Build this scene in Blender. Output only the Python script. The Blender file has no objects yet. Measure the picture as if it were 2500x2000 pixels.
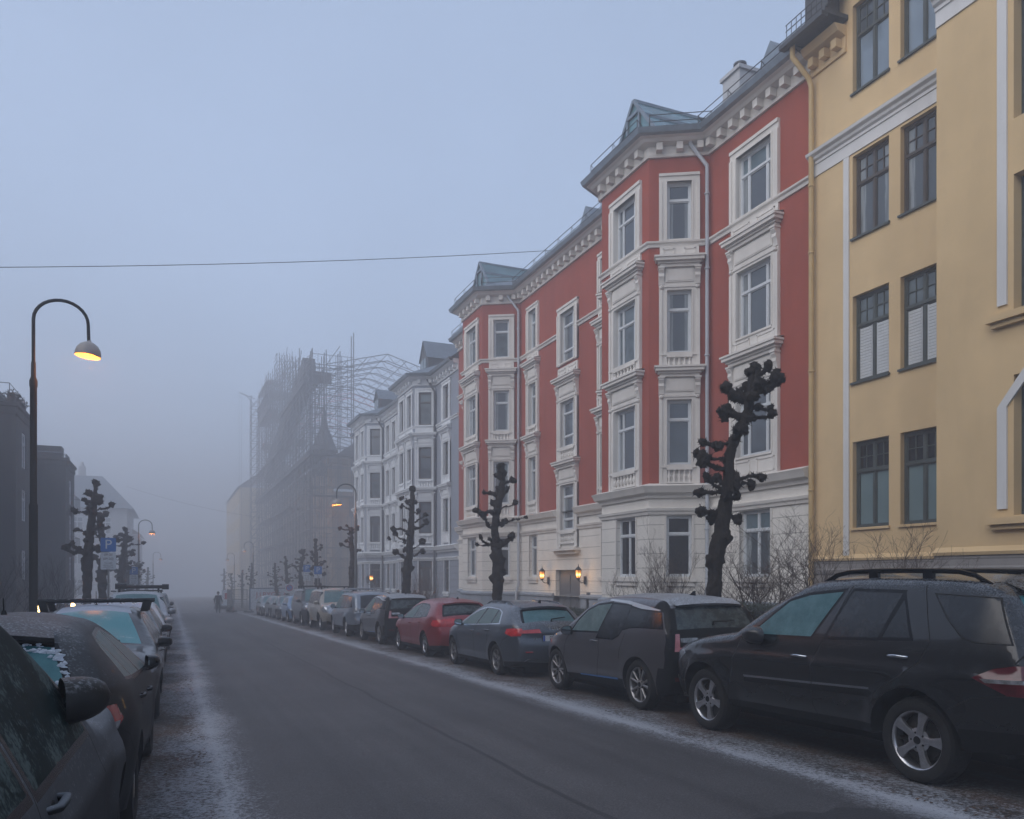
import bpy, bmesh, math, random
from mathutils import Vector, Matrix, noise
from mathutils.geometry import delaunay_2d_cdt

# ------------------------------------------------------------------ basics
SC = bpy.context.scene
COL = SC.collection
PI = math.pi
EYE = 1.68            # camera height above the road under it
SLOPE = 0.02          # the street falls away from the camera
def gz(y):            # road height at distance y along the street
    return -SLOPE * y

def lerp(a, b, t): return a + (b - a) * t
def sstep(a, b, t):
    t = max(0.0, min(1.0, (t - a) / (b - a))); return t * t * (3 - 2 * t)

# ------------------------------------------------------------------ materials
def _new(name):
    m = bpy.data.materials.new(name); m.use_nodes = True
    nt = m.node_tree; nt.nodes.clear()
    out = nt.nodes.new('ShaderNodeOutputMaterial')
    p = nt.nodes.new('ShaderNodeBsdfPrincipled')
    nt.links.new(p.outputs[0], out.inputs[0])
    return m, nt, p

def N(nt, t, **kw):
    n = nt.nodes.new(t)
    for k, v in kw.items():
        if k in n.inputs.keys(): n.inputs[k].default_value = v
        else: setattr(n, k, v)
    return n

def tex(nt, scale, detail=4, rough=.6, coord='Object', stretch=None):
    tc = N(nt, 'ShaderNodeTexCoord')
    src = tc.outputs[coord]
    if stretch:
        mp = N(nt, 'ShaderNodeMapping'); mp.inputs['Scale'].default_value = stretch
        nt.links.new(src, mp.inputs[0]); src = mp.outputs[0]
    n = N(nt, 'ShaderNodeTexNoise', Scale=scale, Detail=detail, Roughness=rough)
    nt.links.new(src, n.inputs['Vector'])
    return n

def ramp(nt, src, stops):
    r = N(nt, 'ShaderNodeValToRGB'); e = r.color_ramp.elements
    while len(e) < len(stops): e.new(.5)
    for el, (p, c) in zip(e, stops):
        el.position = p; el.color = (*c, 1) if len(c) == 3 else c
    nt.links.new(src, r.inputs[0]); return r

def mixc(nt, fac, a, b, blend='MIX'):
    m = N(nt, 'ShaderNodeMix', data_type='RGBA', blend_type=blend)
    for sock, v in ((m.inputs[0], fac), (m.inputs[6], a), (m.inputs[7], b)):
        if isinstance(v, (int, float)): sock.default_value = v
        elif isinstance(v, tuple): sock.default_value = (*v, 1) if len(v) == 3 else v
        else: nt.links.new(v, sock)
    return m.outputs[2]

def mth(nt, op, a, b=None, c=None, clamp=False):
    m = N(nt, 'ShaderNodeMath', operation=op); m.use_clamp = clamp
    for i, v in enumerate((a, b, c)):
        if v is None: continue
        if isinstance(v, (int, float)): m.inputs[i].default_value = v
        else: nt.links.new(v, m.inputs[i])
    return m.outputs[0]

def bump(nt, p, src, strength=.2, dist=.02):
    b = N(nt, 'ShaderNodeBump', Strength=strength, Distance=dist)
    nt.links.new(src, b.inputs['Height']); nt.links.new(b.outputs[0], p.inputs['Normal'])

def plain(name, col, rough=.6, metal=0., var=.12, scale=3., bmp=0., bscale=60., coat=0., spec=None):
    m, nt, p = _new(name)
    n = tex(nt, scale)
    c = ramp(nt, n.outputs[0], [(.3, tuple(max(0, x * (1 - var)) for x in col)), (.7, tuple(min(1, x * (1 + var)) for x in col))])
    nt.links.new(c.outputs[0], p.inputs['Base Color'])
    p.inputs['Roughness'].default_value = rough; p.inputs['Metallic'].default_value = metal
    p.inputs['Coat Weight'].default_value = coat
    if spec is not None: p.inputs['Specular IOR Level'].default_value = spec
    if bmp:
        b = tex(nt, bscale, 3); bump(nt, p, b.outputs[0], bmp, .01)
    return m

def stucco(name, col, var=.1, stain=.12, joints=None, jcol=None):
    """rendered wall: soft mottling, vertical streaks, fine grain; joints=(spacing, offset, width) draws courses"""
    m, nt, p = _new(name)
    a = tex(nt, .7, 5); b = tex(nt, 1.6, 4, stretch=(1, 1, .12)); g = tex(nt, 55, 3)
    c = ramp(nt, a.outputs[0], [(.3, tuple(x * (1 - var) for x in col)), (.7, tuple(x * (1 + var * .6) for x in col))])
    s = ramp(nt, b.outputs[0], [(.42, (1 - stain,) * 3), (.62, (1, 1, 1))])
    col2 = mixc(nt, 1., c.outputs[0], s.outputs[0], 'MULTIPLY')
    h = g.outputs[0]
    if joints:
        sp, off, w = joints
        tc = N(nt, 'ShaderNodeTexCoord'); sx = N(nt, 'ShaderNodeSeparateXYZ'); nt.links.new(tc.outputs['Object'], sx.inputs[0])
        z = mth(nt, 'FRACT', mth(nt, 'DIVIDE', mth(nt, 'ADD', sx.outputs[2], off), sp))
        j = mth(nt, 'LESS_THAN', z, w / sp)
        col2 = mixc(nt, mth(nt, 'MULTIPLY', j, .62), col2, jcol or tuple(x * .3 for x in col))
        h = mth(nt, 'SUBTRACT', mth(nt, 'MULTIPLY', g.outputs[0], .15), j)
    nt.links.new(col2, p.inputs['Base Color'])
    p.inputs['Roughness'].default_value = .85; p.inputs['Specular IOR Level'].default_value = .25
    bump(nt, p, h, .25, .008)
    return m

def emit(name, col, strength):
    m, nt, p = _new(name)
    p.inputs['Base Color'].default_value = (*col, 1)
    p.inputs['Emission Color'].default_value = (*col, 1); p.inputs['Emission Strength'].default_value = strength
    return m

def glass(name, col, rough=.06, var=.5, scale=.6, spec=.7):
    """window pane: dark room behind, mirror of the sky in front"""
    m, nt, p = _new(name)
    n = tex(nt, scale, 2)
    c = ramp(nt, n.outputs[0], [(.35, tuple(x * (1 - var) for x in col)), (.65, tuple(x * (1 + var) for x in col))])
    nt.links.new(c.outputs[0], p.inputs['Base Color'])
    p.inputs['Roughness'].default_value = rough; p.inputs['Specular IOR Level'].default_value = spec
    w = tex(nt, 1.3, 1); bump(nt, p, w.outputs[0], .06, .02)
    return m

def draped(name, dark, pale, rough=.06):
    """pane over a room with curtains drawn to the sides"""
    m, nt, p = _new(name)
    tc = N(nt, 'ShaderNodeTexCoord'); sx = N(nt, 'ShaderNodeSeparateXYZ'); nt.links.new(tc.outputs['Generated'], sx.inputs[0])
    n = tex(nt, 2.5, 2); wv = tex(nt, 14, 2, stretch=(1, 1, .05))
    e = mth(nt, 'ADD', mth(nt, 'ABSOLUTE', mth(nt, 'SUBTRACT', sx.outputs[0], .5)), mth(nt, 'MULTIPLY', mth(nt, 'SUBTRACT', n.outputs[0], .5), .12))
    f = ramp(nt, e, [(.30, (0, 0, 0)), (.34, (1, 1, 1))])
    c = mixc(nt, 1., pale, ramp(nt, wv.outputs[0], [(.35, (.55, .55, .55)), (.6, (1.1, 1.1, 1.1))]).outputs[0], 'MULTIPLY')
    nt.links.new(mixc(nt, f.outputs[0], dark, c), p.inputs['Base Color']); p.inputs['Roughness'].default_value = rough; p.inputs['Specular IOR Level'].default_value = .7
    w = tex(nt, 1.3, 1); bump(nt, p, w.outputs[0], .06, .02)
    return m

def frosted(name, col, frost=(.3, .36, .4), lo=.45, hi=.75, rough=.35, scale=6., fine=260., spec=.5):
    """car window tinted green, iced over in patches"""
    m, nt, p = _new(name)
    a = tex(nt, scale, 5, .7); g = tex(nt, fine, 2)
    s = mth(nt, 'ADD', mth(nt, 'MULTIPLY', a.outputs[0], .7), mth(nt, 'MULTIPLY', g.outputs[0], .3))
    f = ramp(nt, s, [(lo, (0, 0, 0)), (hi, (1, 1, 1))])
    nt.links.new(mixc(nt, f.outputs[0], col, frost), p.inputs['Base Color'])
    nt.links.new(mth(nt, 'ADD', mth(nt, 'MULTIPLY', f.outputs[0], .28), rough), p.inputs['Roughness'])
    p.inputs['Specular IOR Level'].default_value = spec; bump(nt, p, g.outputs[0], .12, .004)
    return m

def paint(name, col, frost=0., metal=.35, rough=.3, dirt=.25, fcol=(.5, .54, .6), up0=.25, thr=.48, coatw=.75, spec=.35):
    """car paint with road dirt on the flanks and hoar frost lying on faces that look up"""
    m, nt, p = _new(name)
    tc = N(nt, 'ShaderNodeTexCoord'); sx = N(nt, 'ShaderNodeSeparateXYZ'); nt.links.new(tc.outputs['Object'], sx.inputs[0])
    a = tex(nt, 2.2, 6, .65); g = tex(nt, 62, 3, .6); g2 = tex(nt, 27, 4, .65)
    low = mth(nt, 'MULTIPLY', mth(nt, 'SUBTRACT', .75, sx.outputs[2]), 1.4, clamp=True)
    d = mth(nt, 'MULTIPLY', mth(nt, 'ADD', low, .25), mth(nt, 'MULTIPLY', a.outputs[0], dirt), clamp=True)
    c = mixc(nt, d, col, (.085, .08, .078))
    geo = N(nt, 'ShaderNodeNewGeometry'); sn = N(nt, 'ShaderNodeSeparateXYZ'); nt.links.new(geo.outputs['Normal'], sn.inputs[0])
    up = mth(nt, 'MULTIPLY', mth(nt, 'SUBTRACT', sn.outputs[2], up0), 1.5, clamp=True)
    sp = ramp(nt, mth(nt, 'ADD', mth(nt, 'MULTIPLY', g.outputs[0], .55), mth(nt, 'ADD', mth(nt, 'MULTIPLY', g2.outputs[0], .2), mth(nt, 'MULTIPLY', a.outputs[0], .25))), [(thr, (0, 0, 0)), (thr + .1, (1, 1, 1))])
    fl = max(0., min(.85, frost - .45))
    f = mth(nt, 'MULTIPLY', mth(nt, 'MULTIPLY', up, min(1., frost)), mth(nt, 'ADD', mth(nt, 'MULTIPLY', sp.outputs[0], 1 - fl), fl), clamp=True)
    c2 = mixc(nt, f, c, fcol)
    nt.links.new(c2, p.inputs['Base Color'])
    p.inputs['Metallic'].default_value = metal; p.inputs['Specular IOR Level'].default_value = spec
    nt.links.new(mth(nt, 'SUBTRACT', metal, mth(nt, 'MULTIPLY', mth(nt, 'ADD', f, d), metal), clamp=True), p.inputs['Metallic'])
    nt.links.new(mth(nt, 'ADD', mth(nt, 'ADD', rough, mth(nt, 'MULTIPLY', d, .5)), mth(nt, 'MULTIPLY', f, .5), clamp=True), p.inputs['Roughness'])
    nt.links.new(mth(nt, 'SUBTRACT', coatw, mth(nt, 'MULTIPLY', mth(nt, 'ADD', f, d), 1.6), clamp=True), p.inputs['Coat Weight'])
    p.inputs['Coat Roughness'].default_value = .04
    bump(nt, p, mth(nt, 'MULTIPLY', g.outputs[0], mth(nt, 'ADD', f, .03)), .25, .003)
    return m

# ------------------------------------------------------------------ mesh builder
class MB:
    def __init__(s): s.v = []; s.f = []; s.m = []
    def add(s, vs, fs, m=0):
        o = len(s.v); s.v += [tuple(v) for v in vs]
        for f in fs: s.f.append(tuple(i + o for i in f)); s.m.append(m)
    def box(s, x0, x1, y0, y1, z0, z1, m=0):
        s.add([(x0, y0, z0), (x1, y0, z0), (x1, y1, z0), (x0, y1, z0), (x0, y0, z1), (x1, y0, z1), (x1, y1, z1), (x0, y1, z1)],
              [(3, 2, 1, 0), (4, 5, 6, 7), (0, 1, 5, 4), (1, 2, 6, 5), (2, 3, 7, 6), (3, 0, 4, 7)], m)
    def obox(s, c, u, v, w, m=0):
        """box round c with half axes u, v, w"""
        c, u, v, w = map(Vector, (c, u, v, w))
        P = [c - u - v - w, c + u - v - w, c + u + v - w, c - u + v - w, c - u - v + w, c + u - v + w, c + u + v + w, c - u + v + w]
        s.add(P, [(3, 2, 1, 0), (4, 5, 6, 7), (0, 1, 5, 4), (1, 2, 6, 5), (2, 3, 7, 6), (3, 0, 4, 7)], m)
    def tube(s, pts, rad, n=8, m=0, cap=True, sq=1.):
        pts = [Vector(p) for p in pts]
        if not isinstance(rad, (list, tuple)): rad = [rad] * len(pts)
        t0 = (pts[1] - pts[0]).normalized()
        a = t0.orthogonal().normalized(); rings = []
        for i, p in enumerate(pts):
            if i == 0: t = pts[1] - p
            elif i == len(pts) - 1: t = p - pts[i - 1]
            else: t = (pts[i + 1] - p).normalized() + (p - pts[i - 1]).normalized()
            t.normalize(); a = (a - t * a.dot(t))
            a = a.normalized() if a.length > 1e-6 else t.orthogonal().normalized()
            b = t.cross(a)
            rings.append([p + (a * math.cos(k * 2 * PI / n) + b * math.sin(k * 2 * PI / n) * sq) * rad[i] for k in range(n)])
        fs = []
        for i in range(len(pts) - 1):
            for k in range(n):
                k2 = (k + 1) % n
                fs.append((i * n + k, i * n + k2, (i + 1) * n + k2, (i + 1) * n + k))
        if cap:
            fs.append(tuple(reversed(range(n)))); fs.append(tuple(range((len(pts) - 1) * n, len(pts) * n)))
        s.add([v for r in rings for v in r], fs, m)
    def lathe(s, prof, n=24, M=None, m=0, ms=None):
        """profile (radius, height) round local z, transformed by M"""
        M = M or Matrix.Identity(4); o = len(s.v)
        for r, z in prof:
            for k in range(n):
                a = 2 * PI * k / n; s.v.append(tuple(M @ Vector((r * math.cos(a), r * math.sin(a), z))))
        for i in range(len(prof) - 1):
            for k in range(n):
                k2 = (k + 1) % n
                s.f.append((o + i * n + k, o + i * n + k2, o + (i + 1) * n + k2, o + (i + 1) * n + k)); s.m.append(ms[i] if ms else m)
    def prism(s, poly, M, h0, h1, m=0):
        """polygon (x, y) extruded along local z from h0 to h1"""
        n = len(poly)
        vs = [M @ Vector((x, y, h0)) for x, y in poly] + [M @ Vector((x, y, h1)) for x, y in poly]
        fs = [tuple(reversed(range(n))), tuple(range(n, 2 * n))] + [(i, (i + 1) % n, n + (i + 1) % n, n + i) for i in range(n)]
        s.add(vs, fs, m)
    def blob(s, c, r, rnd, n=1, m=0, jit=.15, sc=(1, 1, 1)):
        bm = bmesh.new(); bmesh.ops.create_icosphere(bm, subdivisions=n, radius=1)
        bm.verts.ensure_lookup_table()
        c = Vector(c); off = Vector((rnd.random() * 50, rnd.random() * 50, rnd.random() * 50)); vs = []
        for v in bm.verts:
            k = 1 + jit * 2 * (noise.noise(v.co * 1.7 + off))
            vs.append(c + Vector((v.co.x * sc[0], v.co.y * sc[1], v.co.z * sc[2])) * r * k)
        s.add(vs, [tuple(v.index for v in f.verts) for f in bm.faces], m); bm.free()
    def sweep(s, path, prof, m=0, closed_prof=True, caps=True):
        """profile of (outward, z) swept along plan path [(x, y)] whose outward side is on its left; mitred"""
        P = [Vector(p) for p in path]; L = []
        for i, p in enumerate(P):
            d1 = (P[i] - P[i - 1]).normalized() if i else None
            d2 = (P[i + 1] - P[i]).normalized() if i < len(P) - 1 else None
            n1 = Vector((-d1.y, d1.x)) if d1 else None; n2 = Vector((-d2.y, d2.x)) if d2 else None
            if n1 is None: L.append(n2)
            elif n2 is None: L.append(n1)
            else:
                mm = (n1 + n2).normalized(); L.append(mm / max(.3, mm.dot(n1)))
        k = len(prof); vs = []; fs = []
        for p, l in zip(P, L):
            for o, z in prof: vs.append((p.x + l.x * o, p.y + l.y * o, z))
        for i in range(len(P) - 1):
            for j in range(k if closed_prof else k - 1):
                j2 = (j + 1) % k
                fs.append((i * k + j, i * k + j2, (i + 1) * k + j2, (i + 1) * k + j))
        if caps and closed_prof:
            fs.append(tuple(reversed(range(k)))); fs.append(tuple(range((len(P) - 1) * k, len(P) * k)))
        s.add(vs, fs, m)
    def build(s, name, mats, parent=None, org=(0, 0, 0), smooth=None, merge=0., fix=True):
        me = bpy.data.meshes.new(name)
        ox, oy, oz = org
        me.from_pydata([(x - ox, y - oy, z - oz) for x, y, z in s.v], [], s.f)
        if not isinstance(mats, (list, tuple)): mats = [mats]
        for mt in mats: me.materials.append(mt)
        if len(mats) > 1: me.polygons.foreach_set('material_index', s.m)
        if merge or fix:
            bm = bmesh.new(); bm.from_mesh(me)
            if merge: bmesh.ops.remove_doubles(bm, verts=bm.verts, dist=merge)
            if fix: bmesh.ops.recalc_face_normals(bm, faces=bm.faces)
            bm.to_mesh(me); bm.free()
        if smooth:
            me.polygons.foreach_set('use_smooth', [True] * len(me.polygons))
            me.set_sharp_from_angle(angle=math.radians(smooth))
        me.update()
        o = bpy.data.objects.new(name, me); COL.objects.link(o)
        if parent: o.parent = parent
        return o

def tag(o, label=None, cat=None, group=None, kind=None):
    if label: o['label'] = label
    if cat: o['category'] = cat
    if group: o['group'] = group
    if kind: o['kind'] = kind
    return o

def thing(name, label, cat, loc=(0, 0, 0), rz=0., group=None):
    o = bpy.data.objects.new(name, None); COL.objects.link(o)
    o.empty_display_size = .2
    o.location = loc; o.rotation_euler = (0, 0, rz)
    return tag(o, label, cat, group)

def dup(root, loc, rz=0., label=None, scale=None):
    """a copy of a thing with copies of its parts and sub-parts"""
    r = root.copy(); COL.objects.link(r); r.location = loc; r.rotation_euler = (0, 0, rz)
    if scale: r.scale = scale
    if label: r['label'] = label
    def rec(src, dst):
        for ch in src.children:
            c = ch.copy(); COL.objects.link(c); c.parent = dst; rec(ch, c)
    rec(root, r)
    return r

def text_mesh(txt, size, depth=.002, font_scale=1.):
    cu = bpy.data.curves.new('lettering', 'FONT'); cu.body = txt; cu.size = size; cu.extrude = depth
    cu.align_x = 'CENTER'; cu.align_y = 'CENTER'; cu.resolution_u = 3
    o = bpy.data.objects.new('lettering', cu); COL.objects.link(o)
    dg = bpy.context.evaluated_depsgraph_get(); me = bpy.data.meshes.new_from_object(o.evaluated_get(dg))
    bpy.data.objects.remove(o); bpy.data.curves.remove(cu)
    vs = [v.co.copy() for v in me.vertices]; fs = [tuple(p.vertices) for p in me.polygons]
    bpy.data.meshes.remove(me)
    return vs, fs

def add_text(mb, txt, size, M, m=0, depth=.002, wide=1., bold=0.):
    vs, fs = text_mesh(txt, size, depth)
    mb.add([M @ Vector((v.x * wide, v.y, v.z)) for v in vs], fs, m)

def frame_M(o, x, y):
    """matrix with local x along x, local y along y, z = x cross y, origin o"""
    x = Vector(x).normalized(); y = Vector(y).normalized(); z = x.cross(y)
    return Matrix(((x.x, y.x, z.x, o[0]), (x.y, y.y, z.y, o[1]), (x.z, y.z, z.z, o[2]), (0, 0, 0, 1)))

def catmull(pts, step=.05):
    """smooth path through pts; a point given twice is a corner"""
    runs = [[pts[0]]]
    for a, b in zip(pts, pts[1:]):
        if abs(a[0] - b[0]) < 1e-6 and abs(a[1] - b[1]) < 1e-6: runs.append([b])
        else: runs[-1].append(b)
    out = []
    for r in runs:
        P = [Vector(p) for p in r]
        if len(P) == 1: continue
        P = [P[0] * 2 - P[1]] + P + [P[-1] * 2 - P[-2]]
        for i in range(1, len(P) - 2):
            p0, p1, p2, p3 = P[i - 1:i + 3]
            n = max(1, int(round((p2 - p1).length / step)))
            t0 = 0; t1 = t0 + max(1e-4, (p1 - p0).length) ** .5; t2 = t1 + max(1e-4, (p2 - p1).length) ** .5; t3 = t2 + max(1e-4, (p3 - p2).length) ** .5
            for k in range(n):
                t = lerp(t1, t2, k / n)
                a1 = p0 * ((t1 - t) / (t1 - t0)) + p1 * ((t - t0) / (t1 - t0)); a2 = p1 * ((t2 - t) / (t2 - t1)) + p2 * ((t - t1) / (t2 - t1)); a3 = p2 * ((t3 - t) / (t3 - t2)) + p3 * ((t - t2) / (t3 - t2))
                b1 = a1 * ((t2 - t) / (t2 - t0)) + a2 * ((t - t0) / (t2 - t0)); b2 = a2 * ((t3 - t) / (t3 - t1)) + a3 * ((t - t1) / (t3 - t1))
                out.append(b1 * ((t2 - t) / (t2 - t1)) + b2 * ((t - t1) / (t2 - t1)))
        last = P[-2]
        if r is runs[-1] or True: out.append(last.copy())
    res = [out[0]]
    for p in out[1:]:
        if (p - res[-1]).length > 1e-4: res.append(p)
    return [(p.x, p.y) for p in res]

def inpoly(x, y, poly):
    c = False; j = len(poly) - 1
    for i in range(len(poly)):
        xi, yi = poly[i]; xj, yj = poly[j]
        if (yi > y) != (yj > y) and x < (xj - xi) * (y - yi) / (yj - yi) + xi: c = not c
        j = i
    return c

# ------------------------------------------------------------------ cars
M = {}
M['tyre'] = plain('tyre_rubber', (.012, .012, .013), .85, var=.3, scale=30, bmp=.2, bscale=120)
M['gap'] = plain('shut_line', (.004, .004, .005), .8)
M['trim'] = plain('black_trim', (.008, .0085, .01), .6, var=.25, scale=40, bmp=.1, bscale=400, spec=.2)
M['tailblack'] = plain('satin_black', (.008, .0085, .01), .5, var=.2, scale=6, spec=.2)
M['gloss'] = plain('gloss_black', (.007, .008, .011), .25, coat=.0, var=.1, spec=.2)
M['chrome'] = plain('chrome', (.55, .57, .6), .18, 1., var=.05)
M['alloy'] = plain('alloy', (.5, .5, .52), .32, .9, var=.12, scale=20)
M['alloydark'] = plain('alloy_dull', (.34, .33, .33), .4, .8, var=.2, scale=20)
M['alloyblack'] = plain('alloy_black', (.03, .03, .032), .35, .4, var=.2)
M['disc'] = plain('brake_disc', (.05, .046, .043), .6, .5, var=.4, scale=25)
M['under'] = plain('underbody', (.008, .008, .009), .9)
M['redlens'] = plain('red_lens', (.24, .012, .018), .14, coat=.6, var=.25, scale=14)
M['redbright'] = plain('bright_red_lens', (.5, .03, .035), .16, coat=.6, var=.25, scale=20)
M['darkred'] = plain('smoked_red_lens', (.085, .008, .013), .14, coat=.6, var=.3, scale=14)
M['pinklens'] = plain('pale_red_lens', (.42, .16, .18), .2, coat=.5, var=.2, scale=14)
M['clear'] = plain('clear_lens', (.27, .28, .3), .12, .3, coat=.6, var=.45, scale=22)
M['lampglass'] = plain('headlamp_lens', (.36, .4, .46), .1, .35, coat=.8, var=.5, scale=9)
M['plate'] = plain('plate_white', (.62, .64, .66), .45, var=.05)
M['plateblue'] = plain('plate_blue', (.02, .09, .4), .45, var=.05)
M['ink'] = plain('plate_ink', (.01, .01, .012), .5, var=.05)
M['mirrorglass'] = plain('mirror_glass', (.5, .55, .6), .06, 1., var=.03)
M['glassteal'] = frosted('iced_teal_glass', (.035, .115, .135), (.12, .23, .26), .42, .72)
M['glassgreen'] = frosted('misted_green_glass', (.055, .1, .105), (.17, .24, .24), .4, .72)
M['glassdark'] = frosted('privacy_glass', (.014, .016, .02), (.05, .055, .065), .5, .8, .1)
M['glassmist'] = frosted('misted_dark_glass', (.016, .026, .03), (.075, .1, .105), .42, .75, .2)
M['glassice'] = frosted('heavily_iced_glass', (.003, .014, .016), (.085, .11, .108), .5, .57, .6, 2.6, 55., .1)
M['glassicedeep'] = frosted('iced_deep_teal_glass', (.018, .1, .12), (.06, .19, .21), .4, .75, .25, 3.)
M['glassscreen'] = frosted('pale_iced_teal_glass', (.07, .26, .3), (.3, .46, .5), .55, .68, .3, 5., 60.)
M['snow'] = plain('old_snow', (.55, .6, .68), .9, var=.2, scale=25, bmp=.6, bscale=60)

def panel(loop, lines, pts):
    """constrained triangulation; loop = closed outer polygon, lines = list of (points, closed)"""
    V = []; E = []
    def put(P, closed):
        o = len(V); V.extend(Vector(p) for p in P); n = len(P)
        for i in range(n if closed else n - 1): E.append((o + i, o + (i + 1) % n))
    put(loop, True)
    for P, c in lines: put(P, c)
    V.extend(Vector(p) for p in pts)
    vo, eo, fo = delaunay_2d_cdt(V, E, [], 0, 1e-5)[:3]
    return [(v.x, v.y) for v in vo], fo

def resample(P, step, closed=True):
    out = []; n = len(P)
    for i in range(n if closed else n - 1):
        a = Vector(P[i]); b = Vector(P[(i + 1) % n]); k = max(1, int(math.ceil((b - a).length / step)))
        out += [tuple(a.lerp(b, j / k)) for j in range(k)]
    if not closed: out.append(P[-1])
    return out

def thick_line(P, w):
    """polygon round a polyline"""
    P = [Vector(p) for p in P]; L = []; R = []
    for i, p in enumerate(P):
        d = (P[min(i + 1, len(P) - 1)] - P[max(i - 1, 0)]).normalized(); n = Vector((-d.y, d.x)) * w / 2
        L.append(tuple(p + n)); R.append(tuple(p - n))
    return L + R[::-1]

def rim_mesh(R, style, depth=.16):
    """wheel rim, axis along +x (outer face at x = 0)"""
    mb = MB(); X = Matrix(((0, 0, 1, 0), (1, 0, 0, 0), (0, 1, 0, 0), (0, 0, 0, 1)))   # local z -> x
    mb.lathe([(R * .985, -depth), (R * .93, -depth * .5), (R * .91, -.035), (R * .95, -.012), (R * 1.0, -.004), (R * 1.03, -.012), (R * 1.03, -.03)], 40, X)
    mb.lathe([(.001, -.085), (R * .55, -.085), (R * .72, -.09), (R * .73, -.1), (R * .9, -.11)], 28, X, ms=[1, 1, 1, 1])
    def spoke(a, secs, th=.03):
        # secs: (radius, half width, height, twist)
        vs = []
        for r, hw, x, tw in secs:
            for sgn, dx in ((-1, 0), (-.45, .007), (.45, .007), (1, 0), (1, -th), (-1, -th)):
                t = sgn * hw + tw
                vs.append((x + dx, r * math.cos(a) - t * math.sin(a), r * math.sin(a) + t * math.cos(a)))
        fs = []
        k = 6
        for i in range(len(secs) - 1):
            for j in range(k): fs.append((i * k + j, i * k + (j + 1) % k, (i + 1) * k + (j + 1) % k, (i + 1) * k + j))
        fs += [tuple(range(k)), tuple(range((len(secs) - 1) * k, len(secs) * k))]
        mb.add(vs, fs, 0)
    if style == 'five':
        for i in range(5):
            spoke(PI / 2 + i * 2 * PI / 5, [(R * .16, R * .17, -.022, 0), (R * .34, R * .125, -.02, 0), (R * .55, R * .115, -.014, 0), (R * .76, R * .155, -.01, 0), (R * .96, R * .21, -.016, 0)])
        hub = (.3, .42)
    elif style == 'turbine':
        for i in range(5):
            a = PI / 2 + i * 2 * PI / 5
            for da, tw in ((-.16, -.05), (.2, .05)):
                spoke(a + da, [(R * .18, R * .055, -.03, 0), (R * .5, R * .06, -.024, tw * .1), (R * .95, R * .085, -.018, tw * .35)], .02)
        hub = (.2, .3)
    elif style == 'ten':
        for i in range(10):
            spoke(i * 2 * PI / 10, [(R * .18, R * .055, -.03, 0), (R * .6, R * .045, -.022, 0), (R * .95, R * .06, -.018, 0)], .02)
        hub = (.24, .34)
    elif style == 'seven':
        for i in range(7):
            spoke(i * 2 * PI / 7, [(R * .18, R * .08, -.03, 0), (R * .6, R * .075, -.02, 0), (R * .95, R * .12, -.018, 0)], .025)
        hub = (.24, .34)
    else:   # five twin
        for i in range(5):
            spoke(PI / 2 + i * 2 * PI / 5, [(R * .16, R * .13, -.026, 0), (R * .5, R * .1, -.02, 0), (R * .95, R * .125, -.016, 0)], .03)
        hub = (.26, .36)
    mb.lathe([(.001, -.008), (R * .13, -.008), (R * .14, -.014)], 16, X, m=2)
    mb.lathe([(R * .14, -.012), (R * .22, -.018), (R * hub[1], -.034), (R * hub[1] * .9, -.06)], 20, X)
    for i in range(5):
        a = PI / 2 + PI / 5 + i * 2 * PI / 5; r = R * .25
        mb.lathe([(.001, .0), (.011, .0), (.012, -.02)], 8, Matrix.Translation((-.018, r * math.cos(a), r * math.sin(a))) @ X, m=2)
    return mb

def tyre_mesh(R, Rr, w, lugs=0, n=48):
    mb = MB(); X = Matrix(((0, 0, 1, 0), (1, 0, 0, 0), (0, 1, 0, 0), (0, 0, 0, 1)))
    h = R - Rr
    P = [(Rr * .97, -.03), (Rr * 1.0, .0), (Rr + h * .12, .012), (Rr + h * .5, .018), (Rr + h * .78, .008), (R - .018, -.008), (R - .006, -.022), (R, -.04)]
    P += [(r, -w - x) for r, x in reversed(P)]
    c = len(P) // 2 - 1
    mb.lathe(P, n, X)
    # circumferential grooves read as darker rings: real blocks on the shoulder
    for i in range(lugs):
        a = 2 * PI * i / lugs; da = 2 * PI / lugs * .3
        for x0, x1, r0, r1 in ((-.012, -.055, R - .012, R + .004), (-.07, -w / 2 - .005, R - .01, R + .003)):
            vs = []
            for x in (x0, x1):
                for aa in (a - da, a + da):
                    for r in (r0, r1 if x != -.012 else R - .008):
                        vs.append((x, r * math.cos(aa), r * math.sin(aa)))
            mb.add(vs, [(0, 1, 3, 2), (4, 6, 7, 5), (1, 5, 7, 3), (0, 4, 5, 1), (2, 3, 7, 6)])
    return mb

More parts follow.
